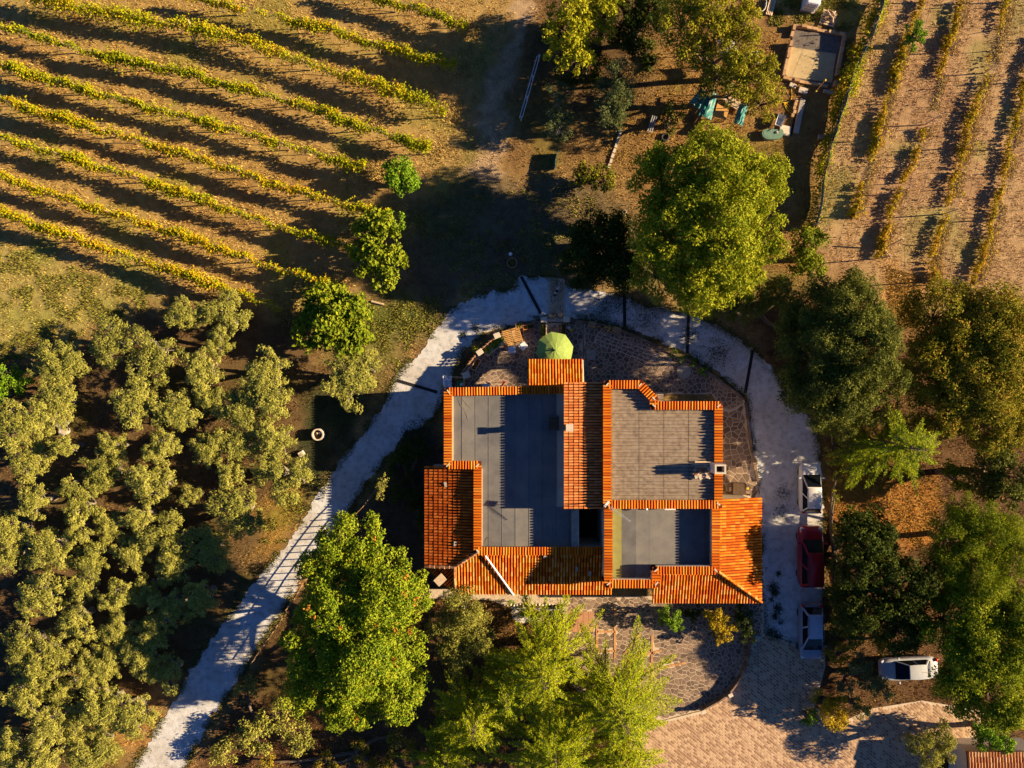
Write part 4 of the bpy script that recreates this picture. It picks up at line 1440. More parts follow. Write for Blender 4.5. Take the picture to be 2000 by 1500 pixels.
broadleaf('walnut_tree', 'golden-green tree at the top edge over the garden clutter', [(1340, 35, 60, 7.4), (1400, 25, 60, 7.8), (1360, 90, 48, 6.6), (1440, 90, 60, 7.4), (1475, 140, 56, 7.0), (1495, 195, 42, 6.0), (1450, 45, 52, 7.4), (1400, 145, 36, 5.6)], 'leaf_walnut', 128, leaf=0.15, dens=62, kscale=0.85, cr=(0.16, 0.28))
broadleaf('walnut_tree', 'small green tree in front of the white tarpaulins', [(1400, 150, 30, 4.4), (1380, 175, 22, 3.8), (1425, 185, 24, 3.8)], 'leaf_holm', 129, leaf=0.18, dens=40)
broadleaf('bramble_bush', 'golden bramble bush at the foot of the stone edging', [(1150, 340, 28, 1.8), (1180, 350, 30, 1.9), (1130, 352, 18, 1.4)], 'leaf_autumn', 130, leaf=0.17, dens=55, cat='bush')
broadleaf('hazel_tree', 'bright green tree at the foot of the netted hedge', [(1580, 470, 36, 3.6), (1570, 510, 32, 3.2), (1590, 520, 28, 3.0)], 'leaf_fig', 131, leaf=0.19, dens=50, bare=0.4)
broadleaf('round_bush', 'dark green round bush standing in a right-hand vine row', [(1793, 58, 24, 2.6), (1790, 75, 20, 2.2)], 'leaf_green', 132, leaf=0.15, dens=75, cat='bush')
broadleaf('oak_tree', 'shrubby green oak beside the outbuilding in the lower right corner', [(1935, 1445, 34, 3.2), (1965, 1450, 26, 3.0), (1915, 1430, 22, 2.8)], 'leaf_green', 133, leaf=0.17, dens=55)
broadleaf('olive_tree', 'olive tree over the driveway at the bottom edge', [(1800, 1450, 32, 3.6), (1840, 1440, 32, 3.6), (1820, 1480, 36, 3.6), (1855, 1470, 24, 3.4)], 'leaf_olive', 134, leaf=0.15, dens=75, aspect=0.4, bark='bark_grey')
broadleaf('yellow_shrub', 'golden shrub at the driveway bend below the grey car', [(1628, 1390, 34, 2.4), (1610, 1370, 24, 2.0), (1640, 1410, 22, 2.0)], 'leaf_gold', 135, leaf=0.13, dens=95, cat='shrub')
broadleaf('green_shrub', 'green shrub left of the golden driveway shrub', [(1585, 1400, 18, 1.5), (1575, 1412, 12, 1.2)], 'leaf_green', 136, leaf=0.15, dens=70, cat='shrub')
broadleaf('grey_shrub', 'pale green shrub right of the golden driveway shrub', [(1682, 1388, 22, 2.0), (1668, 1370, 18, 1.8)], 'leaf_olive', 137, leaf=0.14, dens=75, cat='shrub')
broadleaf('grey_shrub', 'shaded grey-green shrub at the nose of the silver car', [(1680, 1300, 28, 2.6), (1700, 1330, 28, 2.6), (1655, 1330, 26, 2.2), (1730, 1350, 24, 2.4)], 'leaf_grey', 138, leaf=0.15, dens=65, cat='shrub')
broadleaf('brown_shrub', 'brownish undergrowth between the grey car and silver car', [(1660, 1240, 30, 2.2), (1640, 1280, 26, 1.8), (1720, 1250, 30, 2.4)], 'leaf_autumn', 139, leaf=0.15, dens=55, cat='shrub')
broadleaf('courtyard_shrub', 'vivid green shrub against the south-eastern eaves', [(1310, 1205, 24, 2.2), (1300, 1195, 16, 1.9), (1322, 1222, 14, 1.7)], 'leaf_green', 140, leaf=0.14, dens=90, cat='shrub')
broadleaf('courtyard_shrub', 'golden flowering shrub against the south-eastern eaves', [(1405, 1205, 30, 2.3), (1420, 1230, 24, 2.0), (1400, 1250, 14, 1.6), (1390, 1215, 16, 1.8)], 'leaf_gold', 141, leaf=0.13, dens=90, cat='shrub')
broadleaf('courtyard_shrub', 'dark shrub at the corner where courtyard meets gravel', [(1455, 1215, 24, 2.2), (1462, 1240, 18, 1.8), (1447, 1195, 18, 2.0)], 'leaf_dark', 142, leaf=0.14, dens=80, cat='shrub')
broadleaf('courtyard_shrub', 'low dark rose bush between green and golden shrubs', [(1352, 1205, 18, 1.0), (1340, 1200, 12, 0.9)], 'leaf_dark', 143, leaf=0.13, dens=90, cat='shrub')
broadleaf('olive_sapling', 'small olive sapling in the dark bed west of the house', [(745, 948, 15, 2.6), (742, 965, 12, 2.3), (748, 935, 10, 2.4)], 'leaf_olive', 144, leaf=0.13, dens=85, aspect=0.4, trunk=0.06)
broadleaf('garden_hedge', 'dark shrubs in the shaded bed west of the house', [(780, 905, 34, 2.0), (810, 880, 28, 1.8), (790, 960, 30, 1.6), (815, 1000, 26, 1.6)], 'leaf_dark', 145, leaf=0.15, dens=60, cat='shrub')
broadleaf('roadside_hedge', 'dark undergrowth with yellow leaves along the parked cars', [(1638, 930, 15, 1.5), (1634, 970, 14, 1.2), (1638, 1040, 16, 1.4), (1640, 1090, 16, 1.4), (1638, 1150, 16, 1.4), (1640, 1210, 16, 1.4), (1632, 1260, 12, 1.1)], 'leaf_autumn', 146, leaf=0.15, dens=50, cat='hedge')
broadleaf('undergrowth_shrub', 'low dark shrubs in the lower left beside the road', [(500, 1440, 40, 2.0), (440, 1470, 34, 1.6), (540, 1400, 34, 1.8), (580, 1440, 36, 1.8), (480, 1350, 26, 1.5)], 'leaf_olive', 147, leaf=0.15, dens=50, cat='shrub')
broadleaf('undergrowth_shrub', 'rusty low shrubs at the bottom edge under the plane tree', [(520, 1490, 22, 1.0), (640, 1490, 26, 1.0), (700, 1470, 24, 1.2), (780, 1450, 30, 1.6), (740, 1495, 26, 1.2)], 'leaf_autumn', 148, leaf=0.14, dens=50, cat='shrub')
broadleaf('forest_shrub', 'light green young tree below the mottled autumn oak', [(1872, 930, 28, 3.4), (1860, 915, 18, 3.0), (1885, 950, 18, 2.8)], 'leaf_fig', 149, leaf=0.16, dens=60)
broadleaf('forest_shrub', 'grey-green tree at the right edge between oak and cedar', [(1940, 905, 46, 4.6), (1980, 930, 46, 4.8), (1930, 950, 36, 4.0), (1985, 970, 30, 4.2)], 'leaf_holm', 150, leaf=0.16, dens=60)
broadleaf('forest_shrub', 'shaded undergrowth north of the lime cedar', [(1650, 850, 34, 4.6), (1690, 800, 44, 5.4), (1632, 872, 20, 3.0)], 'leaf_holm', 151, leaf=0.15, dens=50)
broadleaf('low_shrub', 'leafy shrubs along the edge of the north terrace', [(1315, 690, 11, 0.8), (1330, 700, 11, 0.8), (1352, 708, 10, 0.6), (1372, 725, 12, 0.6)], 'leaf_green', 152, leaf=0.12, dens=90, cat='shrub', trunk=0.03)
broadleaf('bush', 'green bush in the meadow at the left edge', [(10, 735, 30, 1.8), (40, 745, 26, 1.6), (-20, 760, 34, 2.0)], 'leaf_green', 153, leaf=0.16, dens=55, cat='bush')
broadleaf('bush', 'dark bush in shade between garden tub and benches', [(1315, 215, 24, 2.6), (1308, 245, 20, 2.2)], 'leaf_dark', 154, leaf=0.16, dens=60, cat='bush')
broadleaf('bush', 'dry dark thicket above the willowy tree', [(1245, 60, 46, 4.0), (1275, 20, 46, 4.4), (1225, 15, 40, 4.0), (1255, 105, 32, 3.0), (1215, 80, 30, 3.4)], 'leaf_dark', 155, leaf=0.15, dens=55, cat='bush', bare=0.6)
# ---- olive grove
OLIVES = [(365, 610, 36), (443, 616, 40), (425, 672, 30), (223, 672, 46), (300, 700, 46), (122, 712, 50), (396, 725, 42), (520, 728, 46), (690, 735, 62), (118, 782, 50), (50, 822, 52), (262, 782, 46), (345, 806, 44), (412, 778, 30), (478, 795, 46), (530, 780, 42),
          (128, 872, 24), (60, 895, 42), (225, 872, 28), (207, 922, 38), (322, 872, 36), (410, 872, 32), (465, 868, 44), (530, 858, 42), (296, 940, 46), (450, 928, 28), (552, 925, 48), (376, 968, 20), (72, 978, 34), (155, 972, 36), (470, 996, 54), (25, 1035, 40), (212, 1022, 33), (275, 1010, 32), (156, 1030, 27), (330, 1050, 46),
          (100, 1068, 48), (412, 1070, 46), (262, 1072, 34), (178, 1088, 36), (338, 1098, 36), (22, 1085, 30), (82, 1165, 46), (162, 1145, 32), (238, 1162, 36), (286, 1150, 30), (340, 1185, 34), (395, 1165, 34), (150, 1208, 38), (300, 1230, 34), (230, 1232, 34), (52, 1262, 44), (114, 1278, 40), (208, 1288, 36), (276, 1280, 40), (330, 1310, 30), (82, 1318, 36), (172, 1322, 28),
          (50, 1358, 40), (122, 1348, 30), (200, 1378, 42), (252, 1398, 52), (95, 1412, 46), (180, 1462, 58), (30, 1462, 44), (88, 1480, 36), (150, 1402, 26)]
olive_protos = []
for v in range(7):
    g = np.random.default_rng(300 + v)
    nl = 4 + v % 3
    P, Rd = [], []
    wood = MB()
    limb(wood, (0, 0, -.05), (g.normal() * .08, g.normal() * .08, 0.75), 0.17, 0.13, g, 0.1, 4, 8)
    for k in range(nl):
        th = 2 * math.pi * k / nl + g.normal() * .3
        rr = g.uniform(0.35, 0.68)
        c = np.array((math.cos(th) * rr, math.sin(th) * rr, g.uniform(1.7, 2.3)))
        r = g.uniform(0.42, 0.62)
        p, rd = clumps_in_lobe(g, c, (r, r, r * 1.15), 13, -0.3, (0.20, 0.36))
        P.append(p)
        Rd.append(rd)
        limb(wood, (0, 0, 0.7), c, 0.09, 0.035, g, 0.12, 4, 6)
        for q in p[::2]:
            limb(wood, c, q + (q - c) * 0.2, 0.03, 0.01, g, 0.12, 3, 4)
    p, rd = clumps_in_lobe(g, (0, 0, 2.25), (.5, .5, .6), 5, 0.0, (0.35, 0.5))
    P.append(p)
    Rd.append(rd)
    P = np.concatenate(P)
    Rd = np.concatenate(Rd)
    C, Nn = clump_leaves(g, P, Rd, 250, 0.12, 0.85, 0.3, inner=0.7, jit=0.5)
    axis = g.normal(size=C.shape) * .7 + (C - np.array((0, 0, 1.5)))
    # a few upright shoots
    V, F = leaf_arrays(C, Nn, 0.098 * g.uniform(.7, 1.6, len(C)), aspect=0.3, axis=axis, g=g)
    olive_protos.append((wood.mesh('trunk', 'bark_grey', True), mesh_np('crown', V, F, 'leaf_olive')))
ORD = ['first', 'second', 'third', 'fourth', 'fifth', 'sixth', 'seventh', 'eighth', 'ninth', 'tenth', 'eleventh', 'twelfth', 'thirteenth', 'fourteenth']
bands = {}
for o in OLIVES:
    bands.setdefault(int((o[1] - 590) // 75), []).append(o)
for bi, bk in enumerate(sorted(bands)):
    for ci, (px, py, rp) in enumerate(sorted(bands[bk])):
        v = R.randrange(7)
        h = R.uniform(2.7, 3.6)
        x, y = W(px, py, h * 0.62)
        t = thing('olive_tree', 'olive tree, %s from the left edge in the %s row below the vineyard' % (ORD[ci], ORD[bi]), 'tree', (x, y, 0), R.uniform(0, 6.28), 'olive trees of the grove')
        s = rp / PPM * 1.32 / 1.12 * (CAM_H - 2) / CAM_H
        t.scale = (s, s * R.uniform(.9, 1.1), h / 3.05)
        obj('trunk', olive_protos[v][0], t)
        obj('crown', olive_protos[v][1], t)

# ---- vine rows
LEFT_ROWS = [
    [(690, -18), (740, 2), (795, 14), (850, 33), (910, 54)],
    [(370, -2), (500, 22), (572, 44), (650, 62), (700, 80), (800, 108), (888, 128)],
    [(70, 0), (200, 28), (300, 45), (400, 60), (500, 88), (562, 112), (675, 150), (775, 182), (870, 218)],
    [(-15, 52), (75, 70), (150, 98), (250, 122), (375, 145), (412, 160), (500, 182), (562, 198), (625, 218), (675, 238), (737, 258), (838, 292)],
    [(-15, 124), (125, 165), (250, 200), (325, 220), (425, 245), (500, 268), (575, 288), (637, 310), (712, 328)],
    [(-15, 190), (100, 227), (225, 262), (325, 292), (425, 322), (500, 348), (582, 376), (650, 392), (712, 412), (760, 424)],
    [(-15, 266), (62, 287), (150, 312), (188, 326), (250, 340), (325, 368), (400, 393), (500, 429), (575, 452), (625, 467), (690, 482)],
    [(-15, 340), (50, 362), (162, 398), (250, 427), (350, 458), (500, 511), (562, 530), (600, 542), (640, 556)],
    [(-15, 407), (100, 450), (162, 470), (250, 500), (325, 525), (400, 548), (500, 586), (550, 602)],
]
RIGHT_ROWS = [
    ([(1724, -12), (1707, 50), (1680, 110), (1650, 188), (1625, 262), (1607, 350), (1600, 400), (1590, 440)], 1.0),
    ([(1814, -12), (1795, 30), (1775, 100), (1762, 132), (1740, 200), (1720, 275), (1708, 320), (1692, 370), (1678, 415)], 0.85),
    ([(1890, -12), (1880, 38), (1858, 105), (1835, 180), (1822, 240), (1800, 300), (1775, 358), (1755, 390), (1742, 450), (1728, 500)], 0.55),
    ([(1982, -12), (1965, 50), (1955, 88), (1935, 155), (1910, 225), (1895, 288), (1880, 335), (1868, 390), (1850, 445), (1832, 505), (1838, 545)], 0.42),
    ([(2045, 60), (2015, 170), (1995, 250), (1982, 312), (1965, 382), (1950, 437), (1937, 487), (1918, 550)], 0.55),
]


def vine_row(label, pts_px, seed, dens=1.0, width=0.34, z=(0.75, 1.75), group=None, post='wood', gaps=0.3, trunks=True, posts_every=5.2, wire_h=1.75, noise_seed=0, net=False, leafmat='leaf_vine'):
    g = np.random.default_rng(seed)
    pts = [W(a, b, 1.2) for a, b in pts_px]
    pts = resample(chaikin(pts, 2), 0.25)
    P = np.array(pts)
    bx, by = P[-1]
    t = thing('vine_row', label, 'vine row', (bx, by, 0), 0, group)
    T = np.gradient(P, axis=0)
    T = T / np.linalg.norm(T, axis=1, keepdims=True)
    L = len(P)
    s = np.arange(L) * 0.25
    # vigour along the row
    vig = np.clip(smooth_noise(s, s * 0 + seed * 3.1, 2.2, seed) * 1.5 + smooth_noise(s, s * 0 + seed, 0.7, seed + 1) * .8 - 0.45 - (1 - dens) * .55, 0.0, 1.3)
    if dens >= 0.9:
        vig = np.maximum(vig, 0.28)
    n_tot = int(L * 0.25 * 400 * dens)
    idx = g.choice(L, size=n_tot, p=(vig + 1e-6) / (vig + 1e-6).sum())
    v = vig[idx]
    lat = g.normal(size=n_tot) * width * (0.45 + 0.5 * v)
    zz = z[0] + (z[1] - z[0]) * g.beta(2.2, 1.6, n_tot) * (0.75 + 0.35 * v) + 0.15
    zz -= np.abs(lat) * 0.35
    # clusters
    wob = np.sin(idx * 0.9 + seed) * 0.10 + np.sin(idx * 0.37) * 0.08
    lat = lat + wob
    C = np.stack([P[idx, 0] - T[idx, 1] * lat + T[idx, 0] * g.uniform(-.14, .14, n_tot) - bx, P[idx, 1] + T[idx, 0] * lat + T[idx, 1] * g.uniform(-.14, .14, n_tot) - by, zz], 1)
    Nn = g.normal(size=(n_tot, 3)) * .7 + np.array((0, 0, .6))
    Nn[:, 0] += -T[idx, 1] * np.sign(lat) * .5
    Nn[:, 1] += T[idx, 0] * np.sign(lat) * .5
    obj('foliage', leaves_mesh('foliage', C, Nn, 0.14 * g.uniform(.7, 1.4, n_tot), leafmat, aspect=0.85, g=g), t)
    # stray shoots
    Cs, Nsx = [], []
    for k in range(int(L * 0.25 * 0.55 * dens)):
        i = g.integers(0, L)
        if vig[i] < 0.3:
            continue
        d = np.array((-T[i, 1], T[i, 0])) * g.choice((-1, 1)) + T[i] * g.normal() * .6
        m = 12
        u = np.linspace(0.2, 0.95, m)[:, None]
        c = np.concatenate([P[i] - (bx, by) + d * u * g.uniform(.6, 1.0), 1.5 + 0.35 * u - 0.9 * u * u], 1) + g.normal(size=(m, 3)) * .05
        Cs.append(c)
        Nsx.append(g.normal(size=(m, 3)) * .5 + (0, 0, .8))
    if Cs:
        sh = obj('shoots', leaves_mesh('shoots', np.concatenate(Cs), np.concatenate(Nsx), 0.15 * g.uniform(.7, 1.3, len(Cs) * 12), leafmat, aspect=0.85, g=g), t)
        sh['kind'] = 'stuff'
    # posts, wires, stems
    k = 0
    first = True
    pme = MB().tube([(0, 0, -.1), (0, 0, 2.0)], [0.05, 0.042], 6).mesh('post', post)
    d_next = 0.0
    i = L - 1
    step = int(posts_every / 0.25)
    while i >= 0:
        o = obj('post', pme, t, (P[i, 0] - bx, P[i, 1] - by, 0))
        ln = g.normal(size=2) * .03
        if first:
            ln = -T[i][::-1] * np.array((1, -1)) * 0.0 + np.array((T[i, 1] * 0.0, T[i, 0] * 0.0)) + g.normal(size=2) * .06
            first = False
        o.rotation_euler = (ln[0], ln[1], g.random() * 6)
        i -= step
    wires = MB()
    for hz in (0.8, 1.25, wire_h):
        q = [(P[j, 0] - bx, P[j, 1] - by, hz) for j in range(0, L, 8)] + [(P[-1, 0] - bx, P[-1, 1] - by, hz)]
        wires.tube(q, 0.006, 3)
    wires.build('wires', 'galvanised', t)
    if trunks:
        tme = []
        for q in range(3):
            m = MB()
            limb(m, (0, 0, -.05), (g.normal() * .12, g.normal() * .12, 0.85), 0.035, 0.022, g, .1, 4, 5)
            tme.append(m.mesh('vine_stem', 'bark'))
        for j in range(2, L, 5):
            if vig[j] < 0.12 and g.random() < .5:
                continue
            obj('vine_stem', tme[g.integers(0, 3)], t, (P[j, 0] - bx, P[j, 1] - by, 0), g.random() * 6)
    if net:
        # drooping strip of bird net along the outer side
        off = 0.42
        vs, fs = [], []
        for j in range(0, L, 2):
            lo = off + 0.05 * math.sin(j * .7)
            x, y = P[j, 0] - T[j, 1] * lo - bx, P[j, 1] + T[j, 0] * lo - by
            x2, y2 = P[j, 0] - T[j, 1] * (lo - .22) - bx, P[j, 1] + T[j, 0] * (lo - .22) - by
            vs += [(x, y, 0.35 + 0.1 * math.sin(j * .31)), (x2, y2, 1.25 + 0.2 * math.sin(j * .23))]
        fs = [(2 * j, 2 * j + 1, 2 * j + 3, 2 * j + 2) for j in range(len(vs) // 2 - 1)]
        m = MB()
        m.add(vs, fs)
        o = m.build('bird_net', 'teal_net', t)
        so = o.modifiers.new('thickness', 'SOLIDIFY')
        so.thickness = 0.01
    return t


for i, r_ in enumerate(LEFT_ROWS):
    vine_row('vine row, %s from the top edge in the left vineyard' % ORD[i], r_, 400 + i, dens=1.0 if i not in (0, 1) else 0.85, width=0.20 if i != 2 else 0.31, z=(0.8, 1.75) if i != 2 else (0.8, 1.95), group='vine rows of the left vineyard')
RL = ['dense vine hedge with teal netting at the left side of the right vineyard', 'patchy yellow vine row right of the netted vine hedge', 'thin gappy vine row, middle of the five in the right vineyard', 'nearly bare vine row, second from the right edge', 'thin vine row nearest the right edge of the photo']
for i, (r_, d_) in enumerate(RIGHT_ROWS):
    vine_row(RL[i], r_, 420 + i, dens=d_, width=0.20 if i else 0.36, z=(-0.05, 0.42) if i else (0.3, 0.95), group='vine rows of the right vineyard', post='wood_pale', posts_every=4.6, net=(i == 0), leafmat='leaf_vine' if i == 0 else 'leaf_vine_dry')

# ---- grass, fallen leaves
BLOCK = [ROAD, DRIVE, YARD, TERR_W, TERR_E, TERR_R, TERR_G, HOUSE_FOOT]


def free_points(n, area=None, seed=0, margin=0.0):
    g = np.random.default_rng(seed)
    if area is None:
        x = g.uniform(-42, 42, n)
        y = g.uniform(-32, 32, n)
    else:
        xs = [p[0] for p in area]
        ys = [p[1] for p in area]
        x = g.uniform(min(xs), max(xs), n)
        y = g.uniform(min(ys), max(ys), n)
        k = inside(area, x, y)
        x, y = x[k], y[k]
    keep = np.ones(len(x), bool)
    for b in BLOCK:
        keep &= ~inside(b, x, y)
    return x[keep], y[keep], g


def blades(name, x, y, g, hgt, wid, colours, label, mat='grass_blades'):
    n = len(x)
    th = g.uniform(0, 2 * math.pi, n)
    ln = hgt * g.uniform(.5, 1.5, n)
    lean = g.uniform(0.5, 1.3, n)
    dx, dy, dz = np.cos(th) * np.sin(lean), np.sin(th) * np.sin(lean), np.cos(lean)
    w = wid * g.uniform(.6, 1.4, n)
    px_, py_ = -np.sin(th) * w, np.cos(th) * w
    V = np.stack([np.stack([x - px_, y - py_, np.full(n, -.01)], 1), np.stack([x + px_, y + py_, np.full(n, -.01)], 1), np.stack([x + dx * ln, y + dy * ln, dz * ln + .01], 1)], 1).reshape(-1, 3)
    F = np.arange(3 * n, dtype=np.int32).reshape(-1, 3)
    me = mesh_np(name, V, F, mat)
    add_zone_attr(me, np.repeat(colours, 3, axis=0))
    o = obj(name, me)
    o['kind'] = 'stuff'
    o['label'] = label
    return o


x, y, g = free_points(480000, None, 50)
dn = smooth_noise(x, y, 1.1, 31) + 0.5 * smooth_noise(x, y, 0.45, 32)
k = dn > 0.55
x, y = x[k], y[k]
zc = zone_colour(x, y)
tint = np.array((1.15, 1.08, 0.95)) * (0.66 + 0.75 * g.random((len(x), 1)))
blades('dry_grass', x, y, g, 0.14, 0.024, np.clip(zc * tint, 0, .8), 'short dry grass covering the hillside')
# greener tufts: meadow, verges, damp ground
xs_, ys_ = [], []
for poly, n in [([(-20, 470), (120, 510), (330, 590), (210, 630), (70, 700), (-20, 710)], 26000), ([(720, 560), (860, 580), (870, 612), (800, 700), (750, 760), (660, 700), (640, 640)], 16000), ([(1490, -10), (1680, -10), (1660, 60), (1490, 50)], 7000),
                ([(570, 930), (600, 990), (560, 1060), (500, 1060)], 4000), ([(800, 400), (1100, 360), (1250, 430), (1080, 550), (870, 590)], 12000)]:
    a, b, g = free_points(n, WP(poly), 51)
    kk = smooth_noise(a, b, 0.9, 40) + .4 * smooth_noise(a, b, 0.35, 41) > 0.72
    xs_.append(a[kk])
    ys_.append(b[kk])
x, y = np.concatenate(xs_), np.concatenate(ys_)
gc = np.array((0.15, 0.165, 0.035)) * (0.6 + 0.8 * g.random((len(x), 1))) + np.array((0.08, 0.04, 0.0)) * g.random((len(x), 1))
blades('green_grass', x, y, g, 0.2, 0.035, gc, 'green grass patches in the meadow and verges')
# tall straw left standing under the right-hand vine rows and at the ends of the left-hand ones
xs_, ys_ = [], []
for r_, d_ in RIGHT_ROWS:
    q = np.array(resample([W(a, b) for a, b in r_], 0.04))
    q = np.repeat(q, 9, axis=0)
    q = q + rng.normal(size=q.shape) * 0.17
    q = q[smooth_noise(q[:, 0], q[:, 1], 1.3, 61) > 0.3]
    xs_.append(q[:, 0])
    ys_.append(q[:, 1])
for r_ in LEFT_ROWS:
    q = np.array(resample([W(a, b) for a, b in r_], 0.05))
    q = np.repeat(q, 5, axis=0)
    q = q + rng.normal(size=q.shape) * 0.26 + (0.1, 0.3)
    q = q[smooth_noise(q[:, 0], q[:, 1], 1.3, 62) > 0.42]
    e = np.array(W(*r_[-1]))
    xs_ += [q[:, 0], e[0] + 0.6 + rng.normal(size=900) * .55]
    ys_ += [q[:, 1], e[1] - 0.2 + rng.normal(size=900) * .5]
x, y = np.concatenate(xs_), np.concatenate(ys_)
gc = np.array((0.50, 0.36, 0.12)) * (0.55 + 0.7 * rng.random((len(x), 1)))
blades('straw', x, y, rng, 0.26, 0.022, gc, 'tall pale straw along the vine rows')
# ragged verge of grass along the gravel
rp = np.array(resample(ROAD + [ROAD[0]], 0.05))
rp = np.repeat(rp, 12, axis=0) + rng.normal(size=(len(rp) * 12, 2)) * 0.2
kk = smooth_noise(rp[:, 0], rp[:, 1], 0.8, 44) > 0.42
rp = rp[kk]
for b in BLOCK[1:]:
    rp = rp[~inside(b, rp[:, 0], rp[:, 1])]
gc = np.array((0.13, 0.125, 0.04)) * (0.5 + rng.random((len(rp), 1)))
blades('verge_grass', rp[:, 0], rp[:, 1], rng, 0.15, 0.03, gc, 'ragged grass verge along the gravel drive')
# weeds on the gravel crown
xs_, ys_ = [], []
for (px_, py_, rr, n) in [(1180, 600, 26, 500), (1260, 620, 30, 500), (1215, 592, 20, 300), (1350, 655, 20, 300), (1400, 690, 24, 400), (1509, 1146, 9, 300), (1514, 1158, 7, 200), (1519, 1188, 9, 260), (1513, 1204, 6, 120), (1506, 1238, 12, 320), (1518, 1244, 9, 200), (1520, 1120, 5, 80), (1506, 1170, 4, 60), (1524, 1215, 5, 60), (815, 845, 24, 700), (800, 870, 20, 600), (1530, 960, 16, 160), (1525, 1000, 14, 160), (905, 655, 6, 120), (930, 640, 6, 120), (780, 900, 14, 500)]:
    a, b = W(px_, py_)
    xs_.append(a + rng.normal(size=n) * rr / PPM * .6)
    ys_.append(b + rng.normal(size=n) * rr / PPM * .6)
x, y = np.concatenate(xs_), np.concatenate(ys_)
gc = np.array((0.055, 0.065, 0.03)) * (0.6 + rng.random((len(x), 1)))
o = blades('weeds', x, y, rng, 0.13, 0.03, gc, 'small weeds growing through the gravel')
o.location.z = 0.02
# fallen leaves
xs_, ys_ = [], []
for poly, n in [([(1620, 870), (1700, 915), (1830, 930), (1850, 980), (1800, 1060), (1700, 1045), (1625, 1000)], 9000), ([(1730, 520), (1800, 540), (1800, 640), (1740, 640)], 3500), ([(1500, 560), (1760, 640), (2000, 600), (2000, 1500), (1610, 1400), (1610, 850)], 12000),
                ([(560, 1420), (850, 1160), (1100, 1200), (1100, 1330), (1000, 1500), (420, 1500)], 8000), ([(1240, 60), (1520, 60), (1500, 260), (1240, 340), (1180, 300)], 7000), ([(840, 1160), (1100, 1185), (1100, 1260), (950, 1260)], 1800), ([(1590, 300), (1700, 60), (1740, 200), (1690, 420), (1590, 440)], 2500)]:
    a, b, g = free_points(n, WP(poly), 52)
    xs_.append(a)
    ys_.append(b)
x, y = np.concatenate(xs_), np.concatenate(ys_)
C = np.stack([x, y, rng.uniform(0.01, 0.07, len(x))], 1)
Nn = rng.normal(size=C.shape) * .5 + (0, 0, 1)
me = leaves_mesh('fallen_leaves', C, Nn, rng.uniform(.06, .13, len(C)), 'leaf_litter', aspect=.75)
o = obj('fallen_leaves', me)
tag(o, 'brown and orange fallen leaves under the trees', None, None, 'stuff')

# ------------------------------------------------------------------ cars


